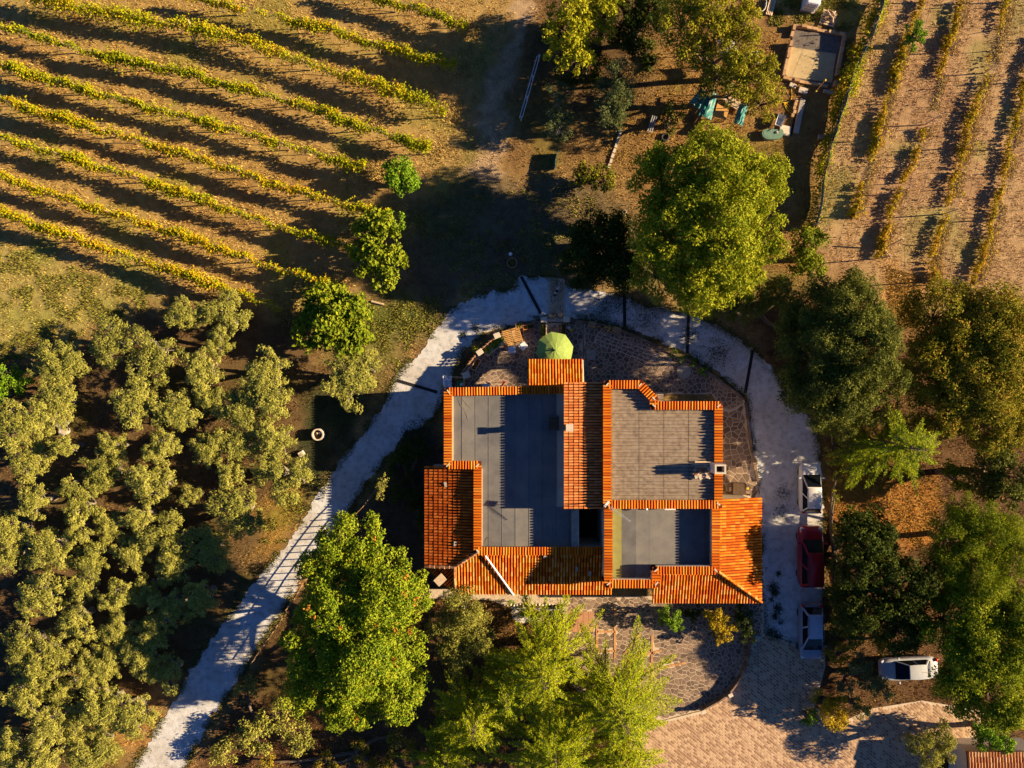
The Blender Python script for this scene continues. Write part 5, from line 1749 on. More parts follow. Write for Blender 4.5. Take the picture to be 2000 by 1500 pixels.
def car(name, label, px, py, heading, L, Wd, Ht, paint, roof_paint=None, hood=0.26, ws=0.17, rear_w=0.06, roof_rear=0.08, tail=0.0, rails=False, van=False):
    """heading: direction of the nose in radians; hood, ws, ... are fractions of the length"""
    x, y = W(px, py, 0.7)
    t = thing(name, label, 'car', (x, y, 0.02), heading)
    roof_paint = roof_paint or paint
    hw = Wd / 2
    belt = Ht * 0.60
    zh = Ht * 0.56
    # lower body: sections along the length
    ns = 22
    secs = []
    xf = L / 2 - L * hood                      # foot of the windscreen
    xr = -L / 2 + L * (rear_w + tail)          # foot of the rear window
    for i in range(ns + 1):
        u = -1 + 2 * i / ns
        xx = u * L / 2
        e = abs(u)
        wf = hw * (1 - 0.20 * max(0, (e - 0.72) / 0.28) ** 2.2 - 0.03 * e)
        if xx > xf:
            q = (xx - xf) / (L / 2 - xf)
            zt = belt - (belt - zh * 0.78) * q ** 1.8 - 0.02
        elif xx < xr:
            q = (xr - xx) / max(0.05, (xr + L / 2))
            zt = belt - (0.10 + 0.10 * tail * 6) * q ** 2
        else:
            zt = belt
        zl = 0.22 + 0.10 * max(0, (e - .8) / .2) ** 2
        crown = 0.045
        secs.append([(xx, -wf * 0.90, zl), (xx, -wf, zl + 0.22), (xx, -wf * 0.985, zt * 0.80), (xx, -wf * 0.93, zt - 0.02), (xx, -wf * 0.78, zt + crown * .5), (xx, -wf * .4, zt + crown * .9), (xx, 0, zt + crown),
                     (xx, wf * .4, zt + crown * .9), (xx, wf * 0.78, zt + crown * .5), (xx, wf * 0.93, zt - 0.02), (xx, wf * 0.985, zt * 0.80), (xx, wf, zl + 0.22), (xx, wf * 0.90, zl)])
    m = len(secs[0])
    mb = MB()
    vs = [p for s in secs for p in s]
    fs = []
    for i in range(ns):
        for k in range(m - 1):
            a = i * m + k
            fs.append((a, a + m, a + m + 1, a + 1))
        fs.append((i * m + m - 1, (i + 1) * m + m - 1, (i + 1) * m, i * m))
    fs.append(tuple(range(m)))
    fs.append(tuple(range((ns + 1) * m - 1, ns * m - 1, -1)))
    mb.add(vs, fs)
    mb.build('body', paint, t, True)
    # cabin
    x1, x2 = xf, xf - L * ws
    x4, x3 = xr, xr + L * roof_rear
    wb, wr = hw * 0.84, hw * 0.66
    zb = belt - 0.02
    nxr = 8
    rings = []
    for s_, (xx, w_, z_) in enumerate([]):
        pass
    top = []
    for i in range(nxr + 1):
        u = i / nxr
        xx = x3 + (x2 - x3) * u
        bow = 0.035 * (1 - (2 * u - 1) ** 2)
        w_ = wr * (1 - 0.06 * (abs(2 * u - 1)) ** 3)
        top.append([(xx, -w_, Ht - 0.05 + bow * .6), (xx, -w_ * .85, Ht - 0.015 + bow), (xx, 0, Ht + bow), (xx, w_ * .85, Ht - 0.015 + bow), (xx, w_, Ht - 0.05 + bow * .6)])
    mb = MB()
    vs = [p for s in top for p in s]
    fs = []
    for i in range(nxr):
        for k in range(4):
            a = i * 5 + k
            fs.append((a, a + 5, a + 6, a + 1))
    mb.add(vs, fs)
    # pillars and sides
    sides = []
    for sg in (-1, 1):
        lo = [(x4, sg * wb, zb), (x1, sg * wb, zb)]
        hi = [(top[0][0 if sg < 0 else 4]), (top[-1][0 if sg < 0 else 4])]
        mb.add([lo[0], lo[1], hi[1], hi[0]], [(0, 1, 2, 3)])
        sides.append((lo, hi))
    mb.add([(x1, -wb, zb), (x1, wb, zb), top[-1][4], top[-1][3], top[-1][2], top[-1][1], top[-1][0]], [(0, 1, 2, 3, 4, 5, 6)])
    mb.add([(x4, wb, zb), (x4, -wb, zb), top[0][0], top[0][1], top[0][2], top[0][3], top[0][4]], [(0, 1, 2, 3, 4, 5, 6)])
    mb.build('roof', roof_paint, t, True)

    def glass(nm, q, ins=0.07, off=0.014):
        q = [Vector(p) for p in q]
        c = sum(q, Vector()) / 4
        n = (q[1] - q[0]).cross(q[3] - q[0]).normalized()
        if n.dot(c - Vector((0, 0, zb - .4))) < 0:
            n = -n
        r = []
        for p in q:
            r.append(c + (p - c) * (1 - ins) + n * off)
        a = MB()
        a.add(r + [p - n * 0.07 for p in r], [(0, 1, 2, 3), (7, 6, 5, 4), (0, 4, 5, 1), (1, 5, 6, 2), (2, 6, 7, 3), (3, 7, 4, 0)])
        a.build(nm, 'glass_dark', t)
    glass('windscreen', [(x1, -wb, zb + .02), (x1, wb, zb + .02), top[-1][4], top[-1][0]], 0.09, 0.055)
    glass('rear_window', [(x4, wb, zb + .02), (x4, -wb, zb + .02), top[0][0], top[0][4]], 0.14, 0.055)
    for (lo, hi) in sides:
        l0, l1 = Vector(lo[0]), Vector(lo[1])
        h0, h1 = Vector(hi[0]), Vector(hi[1])
        for a, b in ((0.05, 0.47), (0.50, 0.93)):
            glass('side_window', [l0.lerp(l1, a) + Vector((0, 0, .04)), l0.lerp(l1, b) + Vector((0, 0, .04)), h0.lerp(h1, b), h0.lerp(h1, a)], 0.06, 0.012)
    # wheels
    rw = 0.31
    ty = MB()
    ty.lathe([(rw * .62, -.1), (rw * .97, -.1), (rw, -.05), (rw, .05), (rw * .97, .1), (rw * .62, .1)], 18)
    tme = ty.mesh('tyre', 'rubber', True)
    rme = MB().lathe([(rw * .25, -.09), (rw * .6, -.085), (rw * .6, .085), (rw * .25, .09)], 14).mesh('rim', 'metal')
    for fx in (L * .315, -L * .30):
        for sg in (-1, 1):
            w = obj('wheel', None, t)
            w.location = (fx, sg * (hw - .18), rw)
            w.rotation_euler = (math.pi / 2, 0, 0)
            obj('tyre', tme, w)
            obj('rim', rme, w)
    for sg in (-1, 1):
        o = MB().box((0, 0, 0), (0.13, 0.2, 0.14), sg * 0.15).build('wing_mirror', paint, t)
        o.location = (x1 - 0.28, sg * (hw + .08), belt + 0.05)
        bevel(o, .03)
        o = MB().box((0, 0, 0), (0.26, 0.34, 0.13), -sg * 0.5).build('headlight', 'lamp_clear', t)
        o.location = (L / 2 - .20, sg * (hw - .27), zh * .80)
        bevel(o, .04)
        o = MB().box((0, 0, 0), (0.16, 0.22, 0.34), sg * 0.35).build('tail_light', 'lamp_red', t)
        o.location = (-L / 2 + .13, sg * (hw - .22), belt * .92)
        bevel(o, .04)
        if rails:
            MB().tube([(x3 + .1, sg * wr * .93, Ht + .01), (x3 + .3, sg * wr * .93, Ht + .06), (x2 - .4, sg * wr * .93, Ht + .06), (x2 - .2, sg * wr * .93, Ht + .01)], 0.022).build('roof_rail', 'black_iron', t)
    for nm, xx in (('front_bumper', L / 2 - .05), ('rear_bumper', -L / 2 + .06)):
        o = MB().box((0, 0, 0), (0.14, Wd * .74, 0.2)).build(nm, paint, t)
        o.location = (xx, 0, 0.42)
        bevel(o, .06, 3)
    # aerial stub
    MB().tube([(x3 + .25, 0, Ht + .03), (x3 + .1, 0, Ht + .16)], 0.012, 5).build('aerial', 'black_iron', t)
    return t


UP = math.pi / 2
car('parked_car', 'white hatchback parked nose up beside the golden undergrowth', 1583, 954, UP, 3.85, 1.68, 1.48, 'paint_white', hood=0.21, ws=0.25, rear_w=0.04, roof_rear=0.09)
car('parked_car', 'dark red estate car parked between white and grey cars', 1583, 1087, UP, 4.65, 1.90, 1.68, 'paint_red', hood=0.20, ws=0.20, rear_w=0.02, roof_rear=0.05, rails=True)
car('parked_car', 'grey-blue car parked nose down at the end of the gravel', 1584, 1233, -UP, 4.30, 1.80, 1.55, 'paint_blue', 'paint_pale', hood=0.19, ws=0.25, rear_w=0.05, roof_rear=0.1, rails=True)
bpy.data.objects  # keep order
car('parked_car', 'silver car half hidden under the oak at the lower right', 1775, 1306, math.pi + 0.05, 4.35, 1.72, 1.45, 'paint_silver', hood=0.23, ws=0.2, rear_w=0.10, roof_rear=0.12, tail=0.05)

# ------------------------------------------------------------------ drains, fences, walls
for i, (a, b, lab) in enumerate([((766, 740), (854, 766), 'dark drainage channel crossing the drive west of the terrace'), ((1018, 540), (1056, 612), 'dark drainage channel slanting across the drive below the flower tub'), ((1219, 560), (1220, 638), 'dark drainage channel crossing the drive, first east of the brick strip'),
                                 ((1345, 606), (1342, 690), 'dark drainage channel crossing the drive, second east of the brick strip'), ((1470, 684), (1455, 768), 'dark drainage channel crossing the drive at the eastern bend')]):
    ax, ay = W(*a)
    bx, by = W(*b)
    L = math.hypot(bx - ax, by - ay)
    t = thing('drain_channel', lab, 'drain', ((ax + bx) / 2, (ay + by) / 2, 0.02), math.atan2(by - ay, bx - ax), 'drainage channels across the drive')
    MB().box((0, 0, .012), (L, 0.16, 0.024)).build('channel', 'black_iron', t)
    for s in (-1, 1):
        MB().box((0, s * 0.10, .02), (L, 0.035, 0.04)).build('lip', 'rubber', t)


def fence(label, pts_px, hgt, post_s, rails, mat, gap=1.5, cat='fence', name='fence', cross=False, h0=0.0):
    pts = resample(WP(pts_px), gap)
    bx, by = pts[0]
    t = thing(name, label, cat, (bx, by, h0))
    pme = MB().box((0, 0, hgt / 2), (post_s, post_s, hgt)).mesh('post', mat)
    for (x, y), (x2, y2) in zip(pts, pts[1:] + [pts[-2]]):
        obj('post', pme, t, (x - bx, y - by, 0), math.atan2(y2 - y, x2 - x))
    for (x, y), (x2, y2) in zip(pts[:-1], pts[1:]):
        L = math.hypot(x2 - x, y2 - y)
        a = math.atan2(y2 - y, x2 - x)
        for rz in rails:
            MB().box((0, 0, 0), (L, 0.035, 0.055)).build('rail', mat, t).matrix_local = Matrix.Translation(((x + x2) / 2 - bx, (y + y2) / 2 - by, rz)) @ Matrix.Rotation(a, 4, 'Z')
    return t


fence('wooden rail fence along the right side of the gravel road', [(752, 935), (715, 985), (688, 1012), (640, 1075), (600, 1130), (560, 1195), (500, 1285)], 1.25, 0.055, (0.7, 1.15), 'wood', gap=0.55)
# terrace balustrade of crossed timber posts
bal = thing('balustrade', 'low timber balustrade on the western terrace edge', 'balustrade', W3(902, 730))
b0 = W(902, 730)
path = resample(WP([(902, 731), (914, 714), (934, 690)]), 0.28)
for i, (x, y) in enumerate(path):
    m = MB().box((0, 0, .5), (0.08, 0.08, 1.0)).box((0, 0, 0.72), (0.24, 0.06, 0.06), 0.6).box((0, 0, 0.95), (0.06, 0.22, 0.06), 0.6)
    obj('baluster', m.mesh('baluster', 'terracotta_dull'), bal, (x - b0[0], y - b0[1], 0), 0.9)
for zr_ in (0.35, 0.86):
    MB().tube([(x - b0[0], y - b0[1], zr_) for x, y in path], 0.035, 6).build('handrail', 'wood', bal)
bal2 = thing('balustrade', 'timber balustrade above the planted bed on the terrace', 'balustrade', W3(940, 684))
b0 = W(940, 684)
path = resample(WP([(940, 684), (958, 668), (970, 660)]), 0.28)
for i, (x, y) in enumerate(path):
    m = MB().box((0, 0, .5), (0.08, 0.08, 1.0)).box((0, 0, 0.72), (0.24, 0.06, 0.06), 0.4).box((0, 0, 0.95), (0.06, 0.22, 0.06), 0.4)
    obj('baluster', m.mesh('baluster', 'terracotta_dull'), bal2, (x - b0[0], y - b0[1], 0), 0.8)
for zr_ in (0.35, 0.86):
    MB().tube([(x - b0[0], y - b0[1], zr_) for x, y in path], 0.035, 6).build('handrail', 'wood', bal2)


def block_pier(label, px, py, s, h, rz=0.0, mat='pale_stone', cap=True, cat='pillar', name='stone_pier'):
    t = thing(name, label, cat, W3(px, py), rz)
    bevel(MB().box((0, 0, h / 2), (s, s * .85, h)).build('shaft', mat, t), .03)
    if cap:
        bevel(MB().box((0, 0, h + .03), (s * 1.18, s, 0.07)).build('capstone', 'pale_stone', t), .02)
    return t


block_pier('pale stone pier in the middle of the terrace balustrade', 938, 689, 0.42, 1.0, 0.6)
block_pier('pale stone pier at the top end of the terrace balustrade', 971, 657, 0.42, 1.0, 0.4)
block_pier('pale stone pier where the balustrade meets the washing corner', 912, 733, 0.50, 1.0, 0.3)
block_pier('stone gate pier left of the brick landing', 1061, 627, 0.42, 1.1)
block_pier('stone gate pier right of the brick landing', 1105, 626, 0.42, 1.1)
t = thing('garden_gate', 'pale wooden gate standing open at the brick landing', 'gate', W3(1066, 636))
MB().box((0, -.35, .5), (0.07, 1.0, 0.9)).build('gate_leaf', 'wood_pale', t)
MB().box((.16, -.12, .85), (0.3, 0.12, 0.1)).build('latch', 'wood_pale', t)
t = thing('threshold', 'pale stone sill between the gate piers', 'sill', W3(1083, 626))
bevel(MB().box((0, 0, .06), (1.45, 0.24, 0.12)).build('sill', 'pale_stone', t), .02)
# terrace edge wall, north side
for lab, pts in [('low stone edging of the terrace north of the lounger', [(975, 656), (1000, 640), (1048, 628)]), ('low stone edging along the north terrace and drive', [(1112, 628), (1150, 630), (1205, 642), (1262, 667), (1345, 704), (1400, 740), (1452, 780)]), ('stone kerb on the outer side of the eastern strip', [(1456, 786), (1464, 862), (1479, 940)])]:
    p = resample(WP(pts), 0.42)
    b0 = p[0]
    t = thing('stone_edging', lab, 'edging', (b0[0], b0[1], 0))
    for (x, y), (x2, y2) in zip(p[:-1], p[1:]):
        o = MB().box((0, 0, .1), (math.hypot(x2 - x, y2 - y) - .03, 0.2 + R.uniform(-.03, .03), 0.22 + R.uniform(-.03, .03))).build('stone', 'stone', t)
        o.location = ((x + x2) / 2 - b0[0], (y + y2) / 2 - b0[1], 0)
        o.rotation_euler.z = math.atan2(y2 - y, x2 - x) + R.uniform(-.08, .08)
# curved low wall with two piers, courtyard
p = resample(chaikin(WP([(1462, 1236), (1460, 1275), (1448, 1310), (1425, 1345), (1402, 1364), (1370, 1381)]), 2), 0.5)
b0 = p[0]
t = thing('courtyard_wall', 'low curved wall round the courtyard paving', 'wall', (b0[0], b0[1], 0))
for (x, y), (x2, y2) in zip(p[:-1], p[1:]):
    o = MB().box((0, 0, .30), (math.hypot(x2 - x, y2 - y) + .02, 0.12, 0.60)).build('wall_block', 'stone', t)
    o.location = ((x + x2) / 2 - b0[0], (y + y2) / 2 - b0[1], R.uniform(-.004, .004))
    o.rotation_euler.z = math.atan2(y2 - y, x2 - x)
block_pier('low pier on the curved courtyard wall', 1421, 1350, 0.3, 0.72, 0.5, 'stone')
block_pier('low pier at the free end of the curved courtyard wall', 1369, 1382, 0.3, 0.72, 0.4, 'stone')

# ------------------------------------------------------------------ terrace furniture
t = thing('parasol', 'lime green octagonal parasol on the terrace', 'parasol', W3(1080, 687, 0.06))
n = 8
ca = MB()
rr = 1.42
vs = [(0, 0, 2.72)]
for ring, (rad_, zz_) in enumerate([(0.25, 2.66), (0.75, 2.52), (rr, 2.25)]):
    for k in range(n * 2):
        a = math.pi * k / n + .2
        q = rad_ if k % 2 == 0 else rad_ * 0.935
        vs.append((q * math.cos(a), q * math.sin(a), zz_ - (0.0 if k % 2 == 0 else -0.02)))
fs = [(0, 1 + k, 1 + (k + 1) % 16) for k in range(16)]
for ring in range(2):
    o0 = 1 + ring * 16
    fs += [(o0 + k, o0 + 16 + k, o0 + 16 + (k + 1) % 16, o0 + (k + 1) % 16) for k in range(16)]
o0 = 33
base = len(vs)
for k in range(16):
    v = vs[o0 + k]
    vs.append((v[0] * 1.0, v[1] * 1.0, v[2] - .16))
fs += [(o0 + k, base + k, base + (k + 1) % 16, o0 + (k + 1) % 16) for k in range(16)]
ca.add(vs, fs)
o = ca.build('canopy', 'green_canvas', t)
MB().tube([(0, 0, 0), (0, 0, 2.8)], 0.025, 8).build('pole', 'galvanised', t)
MB().lathe([(0.02, 2.7), (0.06, 2.74), (0.05, 2.8), (0.01, 2.84)], 10).build('finial', 'dark_green', t)
MB().box((-.16, .02, 2.69), (0.10, 0.28, 0.02), 0.4, 0, -.25).build('vent_flap', 'dark_green', t)
MB().lathe([(0.28, 0), (0.28, .06), (0.05, .09)], 16).build('base', 'concrete', t)
for k in range(8):
    a = 2 * math.pi * k / 8 + .2
    MB().tube([(0.05 * math.cos(a), 0.05 * math.sin(a), 2.66), (rr * .98 * math.cos(a), rr * .98 * math.sin(a), 2.21)], 0.010, 4).build('rib', 'galvanised', t)


def plastic_chair(label, px, py, rz):
    t = thing('garden_chair', label, 'chair', W3(px, py, .07), rz, 'white plastic terrace chairs')
    o = MB().box((0, 0, .43), (0.46, 0.46, 0.035)).build('seat', 'white_plastic', t)
    bevel(o, .03)
    o = MB().box((-.25, 0, .66), (0.035, 0.46, 0.46), 0, 0, -.18).build('backrest', 'white_plastic', t)
    bevel(o, .03)
    for s in (-1, 1):
        bevel(MB().box((-.02, s * .26, .65), (0.46, 0.06, 0.03)).build('armrest', 'white_plastic', t), .012)
        for f in (-1, 1):
            MB().tube([(f * .19, s * .2, .42), (f * .25, s * .25, 0)], [0.028, 0.02], 6).build('leg', 'white_plastic', t)
        MB().tube([(.2, s * .25, .42), (.2, s * .26, .65)], 0.022, 6).build('arm_support', 'white_plastic', t)


plastic_chair('white plastic chair, the lower one on the paved terrace', 1000, 683, 1.6)
plastic_chair('white plastic chair beside the parasol and slatted lounger', 1021, 676, 2.3)
# slatted timber lounger
t = thing('slatted_lounger', 'honey-coloured slatted timber lounger on the terrace', 'lounger', W3(1001, 658, .07), 0.28)
for k in range(9):
    xx = -.62 + k * .155
    MB().box((0, xx * .9, .36), (0.62, 0.085, 0.03)).build('slat', 'wood_orange', t).location = (-.34, 0, 0)
    MB().box((0, xx * .9, .36 + .02), (0.62, 0.085, 0.03)).build('slat', 'wood_orange', t).location = (.34, 0, 0.0)
for xx in (-.66, -.02, .66):
    MB().box((xx, 0, .31), (0.06, 1.3, 0.06)).build('rail', 'wood_orange', t)
for xx in (-.62, .62):
    for yy in (-.55, .55):
        MB().box((xx, yy, .14), (0.06, 0.06, .28)).build('leg', 'wood_orange', t)


def planter(label, px, py, L, Wd, H, rz, mat, plant=None, seed=0, h0=.07):
    t = thing('planter', label, 'planter', W3(px, py, h0), rz)
    m = MB()
    wt = 0.05
    m.box((0, (Wd - wt) / 2, H / 2), (L, wt, H)).box((0, -(Wd - wt) / 2, H / 2), (L, wt, H)).box(((L - wt) / 2, 0, H / 2), (wt, Wd - 2 * wt - .002, H)).box((-(L - wt) / 2, 0, H / 2), (wt, Wd - 2 * wt - .002, H))
    m.build('trough', mat, t)
    MB().box((0, 0, H * .4), (L - 2 * wt, Wd - 2 * wt, H * .8)).build('soil', 'soil', t)
    if plant:
        g = np.random.default_rng(seed)
        nn = 420
        C = g.normal(size=(nn, 3)) * np.array((L * .24, Wd * .3, .12)) + np.array((0, 0, H + .12))
        obj('foliage', leaves_mesh('foliage', C, g.normal(size=(nn, 3)) * .6 + (0, 0, .6), g.uniform(.06, .12, nn), plant, g=g), t)
    else:
        g = np.random.default_rng(seed)
        nn = 60
        C = g.normal(size=(nn, 3)) * np.array((L * .24, Wd * .25, .04)) + np.array((0, 0, H * .85))
        obj('foliage', leaves_mesh('foliage', C, g.normal(size=(nn, 3)) * .6 + (0, 0, .6), g.uniform(.06, .13, nn), 'leaf_autumn', g=g), t)


planter('bright orange terracotta trough beside the lounger', 1032, 639, 0.88, 0.38, 0.35, 0.18, 'terracotta')
planter('small pale box planter at the terrace wall', 1013, 637, 0.5, 0.42, 0.4, 0.15, 'terracotta_dull')
planter('tall trough with green plant left of the brick landing', 1061, 647, 0.38, 1.0, 0.4, 0.0, 'terracotta_dull', 'leaf_yellow', 2)
planter('terracotta trough right of the brick landing', 1100, 647, 0.42, 1.1, 0.42, -0.05, 'terracotta_dull')
planter('pale rectangular trough inside the balustrade', 930, 712, 0.95, 0.42, 0.4, 1.05, 'wood_pale')


def bucket(label, px, py, r, h, mat, name='bucket', cat='bucket', fill=None, h0=.07):
    t = thing(name, label, cat, W3(px, py, h0))
    MB().lathe([(r * .8, 0), (r, h), (r * 1.06, h), (r * 1.06, h - .02), (r * .92, h - .02), (r * .85, h * .75)], 16).build('pot', mat, t, False)
    if fill:
        MB().lathe([(r * .8, 0), (r * .86, h * .8)], 14).build('soil', fill, t)
    return t


bucket('white bucket right of the terracotta trough', 1111, 641, 0.13, 0.28, 'white_plastic')
bucket('yellow bucket below the white bucket', 1115, 645, 0.13, 0.22, 'yellow_plastic')
# planted bed on the terrace wall
t = thing('planted_bed', 'narrow planted bed behind the terrace balustrade', 'flower bed', W3(960, 676))
b0 = W(960, 676)
MB().prism([(a - b0[0], b - b0[1]) for a, b in WP([(944, 688), (980, 660), (988, 668), (952, 698)])], 0, 0.3).build('kerb', 'pale_stone', t)
for k, (px_, py_) in enumerate([(952, 684), (966, 673), (975, 664), (931, 684)]):
    g = np.random.default_rng(70 + k)
    x, y = W(px_, py_, .5)
    C = g.normal(size=(300, 3)) * (.16, .16, .12) + (x - b0[0], y - b0[1], .5)
    obj('plant', leaves_mesh('plant', C, g.normal(size=(300, 3)) * .6 + (0, 0, .6), g.uniform(.07, .13, 300), 'leaf_yellow' if k == 3 else 'leaf_green', g=g), t)
# washing corner: low brick walls with clutter
t = thing('utility_corner', 'low brick wall enclosing clutter at the north-west house corner', 'low wall', W3(888, 745))
b0 = W(888, 745)
for (a, b) in [((874, 735), (906, 738)), ((874, 735), (864, 758)), ((908, 738), (906, 754))]:
    x, y = W(*a)
    x2, y2 = W(*b)
    nb = max(2, int(math.hypot(x2 - x, y2 - y) / .28))
    for k in range(nb):
        u = (k + .5) / nb
        o = MB().box((0, 0, .35), (math.hypot(x2 - x, y2 - y) / nb - .012, .16, .7)).build('brick', 'block', t)
        o.location = (x + (x2 - x) * u - b0[0], y + (y2 - y) * u - b0[1], 0)
        o.rotation_euler.z = math.atan2(y2 - y, x2 - x)
MB().box((.15, 0, .02), (1.1, .8, .05)).build('counter', 'wood', t)
t = thing('crumpled_sheet', 'white crumpled sheet over the utility corner wall', 'sheet', W3(876, 744))
g = np.random.default_rng(5)
gxx, gyy = np.meshgrid(np.linspace(-.35, .35, 9), np.linspace(-.5, .4, 9))
V_ = np.stack([gxx.ravel() + g.normal(size=81) * .03, gyy.ravel() + g.normal(size=81) * .03, .78 + g.normal(size=81) * .06], 1)
ii_ = np.arange(8)[None, :] + 9 * np.arange(8)[:, None]
obj('cloth', mesh_np('cloth', V_, np.stack([ii_, ii_ + 1, ii_ + 10, ii_ + 9], -1).reshape(-1, 4), 'white_plastic'), t)
bucket('orange pot in the utility corner', 893, 741, 0.15, 0.3, 'orange_plastic')
t = thing('crate', 'green plastic crate with white and dark ball in the utility corner', 'crate', W3(901, 750, .07))
m = MB()
for dx, dy, sx_, sy_ in ((0, .24, .5, .04), (0, -.24, .5, .04), (.24, 0, .04, .44), (-.24, 0, .04, .44)):
    m.box((dx, dy, .3), (sx_, sy_, .6))
m.build('sides', 'green_plastic', t)
MB().box((0, 0, .3), (.43, .43, .03)).build('floor', 'green_plastic', t)
MB().lathe([(0.02, -.16), (.11, -.11), (.16, 0), (.11, .11), (.02, .16)], 14, (.05, -.05, .5)).build('ball', 'white_plastic', t, True)
t = thing('red_board', 'red plastic board leaning on the terrace wall', 'board', W3(983, 749, .07), -0.5)
MB().box((0, 0, .4), (0.16, .5, .05), 0, .5).build('board', 'red_plastic', t)
MB().tube([(0, .12, 0), (0, .1, .45)], .02).build('stand', 'metal', t)
t = thing('storage_box', 'pale grey box against the terrace wall', 'box', W3(950, 754, .07))
bevel(MB().box((0, 0, .25), (.55, .35, .5)).build('box', 'white_paint', t), .02)
MB().box((0, 0, .52), (.58, .38, .04)).build('lid', 'white_paint', t)

# bicycle planter north of the terrace
t = thing('bicycle', 'old yellow bicycle carrying two wooden flower boxes', 'bicycle', W3(1178, 640, .06), -0.22)
for xx in (-.52, .52):
    w = obj('wheel', None, t)
    w.location = (xx, 0, .33)
    m = MB()
    rim = [(0.32 * math.cos(a), 0, 0.32 * math.sin(a)) for a in np.linspace(0, 2 * math.pi, 21)]
    m.tube(rim, 0.022, 5, False)
    m.build('tyre', 'rubber', w)
    m = MB()
    for k in range(8):
        a = math.pi * k / 8
        m.tube([(-.3 * math.cos(a), 0, -.3 * math.sin(a)), (.3 * math.cos(a), 0, .3 * math.sin(a))], .005, 3)
    m.build('rim', 'metal', w)
m = MB()
for a, b in (((-.52, 0, .33), (-.15, 0, .78)), ((-.15, 0, .78), (.4, 0, .8)), ((.4, 0, .8), (.0, 0, .33)), ((0, 0, .33), (-.15, 0, .78)), ((0, 0, .33), (-.52, 0, .33)), ((.4, 0, .85), (.52, 0, .33))):
    m.tube([a, b], .03, 6)
m.build('frame', 'yellow_plastic', t)
MB().box((-.18, 0, .88), (.26, .16, .06)).build('saddle', 'rubber', t)
MB().tube([(.32, -.3, 1.0), (.42, -.1, .98), (.42, .1, .98), (.32, .3, 1.0)], .018).build('handlebar', 'yellow_plastic', t)
for xx, s in ((-.95, .55), (.98, .6)):
    m = MB().box((xx, 0, .6), (s, .42, .28))
    m.build('flower_box', 'wood_orange', t)
    MB().box((xx, 0, .745), (s - .06, .36, .02)).build('soil', 'wood', t)
# washing line
t = thing('washing_line', 'four-strand washing line over the shaded terrace', 'washing line', W3(1160, 662, .06))
b0 = W(1160, 662)
e = W(1298, 712)
dx, dy = e[0] - b0[0], e[1] - b0[1]
L = math.hypot(dx, dy)
ux, uy = dx / L, dy / L
for (x, y) in ((0, 0), (dx, dy)):
    m = MB().tube([(x, y, 0), (x, y, 1.75)], .03).tube([(x - uy * -.45, y + ux * -.45, 1.72), (x - uy * .45, y + ux * .45, 1.72)], .022)
    m.build('pole', 'galvanised', t)
for k in range(4):
    o_ = -.42 + k * .28
    MB().tube([(-uy * o_, ux * o_, 1.72), (dx / 2 - uy * o_, dy / 2 + ux * o_, 1.62), (dx - uy * o_, dy + ux * o_, 1.72)], .011, 4).build('line', 'white_plastic', t)
MB().box((.05, -.05, 1.62), (.16, .12, .2)).build('peg_bag', 'red_plastic', t)
t = thing('stone_disc', 'round pale millstone set in the shaded terrace', 'millstone', W3(1335, 726, .06))
bevel(MB().lathe([(.55, 0), (.55, .07), (.14, .075), (.13, .05)], 28).build('disc', 'concrete', t), .01)
for k in range(9):
    a = 2 * math.pi * k / 9
    MB().box((0, 0, 0), (.3, .03, .01), a).build('groove', 'mortar', t).location = (.33 * math.cos(a), .33 * math.sin(a), .075)
t = thing('manhole_cover', 'square grey cover in the north terrace', 'cover', W3(1154, 693, .075))
bevel(MB().box((0, 0, .012), (.7, .8, .03)).build('lid', 'concrete', t), .01)
MB().box((0, 0, .03), (.12, .03, .02)).build('handle', 'black_iron', t)
# brown cart on the eastern strip
t = thing('garden_cart', 'dark brown wooden cart with a yellow wheel east of the house', 'cart', W3(1440, 953, .06), -.05)
MB().box((0, 0, .35), (1.0, .9, .5)).build('box', 'wood_dark', t)
MB().box((-.65, -.05, .4), (.35, .35, .3)).build('toolbox', 'wood_dark', t)
MB().box((-.05, -.6, .35), (.5, .3, .3)).build('step', 'wood_dark', t)
m = MB()
m.tube([(.62 + .18 * math.cos(a), .1 + .18 * math.sin(a), .6) for a in np.linspace(0, 2 * math.pi, 17)], .03, 5, False)
m.build('wheel_rim', 'black_iron', t)
MB().lathe([(.03, .55), (.12, .58), (.1, .63), (.02, .64)], 12, (.62, .1, 0)).build('wheel_hub', 'yellow_plastic', t)
MB().tube([(.5, -.4, .3), (.85, -.42, .5)], .05).build('handle', 'black_iron', t)

# ------------------------------------------------------------------ dog on the brick strip
t = thing('dog', 'white dog with black patches standing on the brick strip', 'dog', W3(1087, 570, .07), math.radians(-118))
sk = bpy.data.meshes.new('body')
vv = [(0, 0, .36), (.16, 0, .37), (.30, 0, .39), (.42, 0, .48), (.52, 0, .52), (.64, 0, .49), (-.14, 0, .37), (-.24, 0, .38), (-.34, 0, .42), (-.46, 0, .50)]
rd = [.10, .115, .10, .065, .085, .04, .10, .085, .025, .014]
ee = [(0, 1), (1, 2), (2, 3), (3, 4), (4, 5), (0, 6), (6, 7), (7, 8), (8, 9)]
for s in (-1, 1):
    n0 = len(vv)
    vv += [(.26, s * .075, .28), (.25, s * .08, .15), (.27, s * .08, .02)]
    rd += [.05, .03, .026]
    ee += [(2, n0), (n0, n0 + 1), (n0 + 1, n0 + 2)]
    n0 = len(vv)
    vv += [(-.2, s * .08, .27), (-.27, s * .085, .15), (-.24, s * .085, .02)]
    rd += [.06, .032, .026]
    ee += [(7, n0), (n0, n0 + 1), (n0 + 1, n0 + 2)]
    n0 = len(vv)
    vv += [(.50, s * .07, .57), (.47, s * .12, .53)]
    rd += [.022, .012]
    ee += [(4, n0), (n0, n0 + 1)]
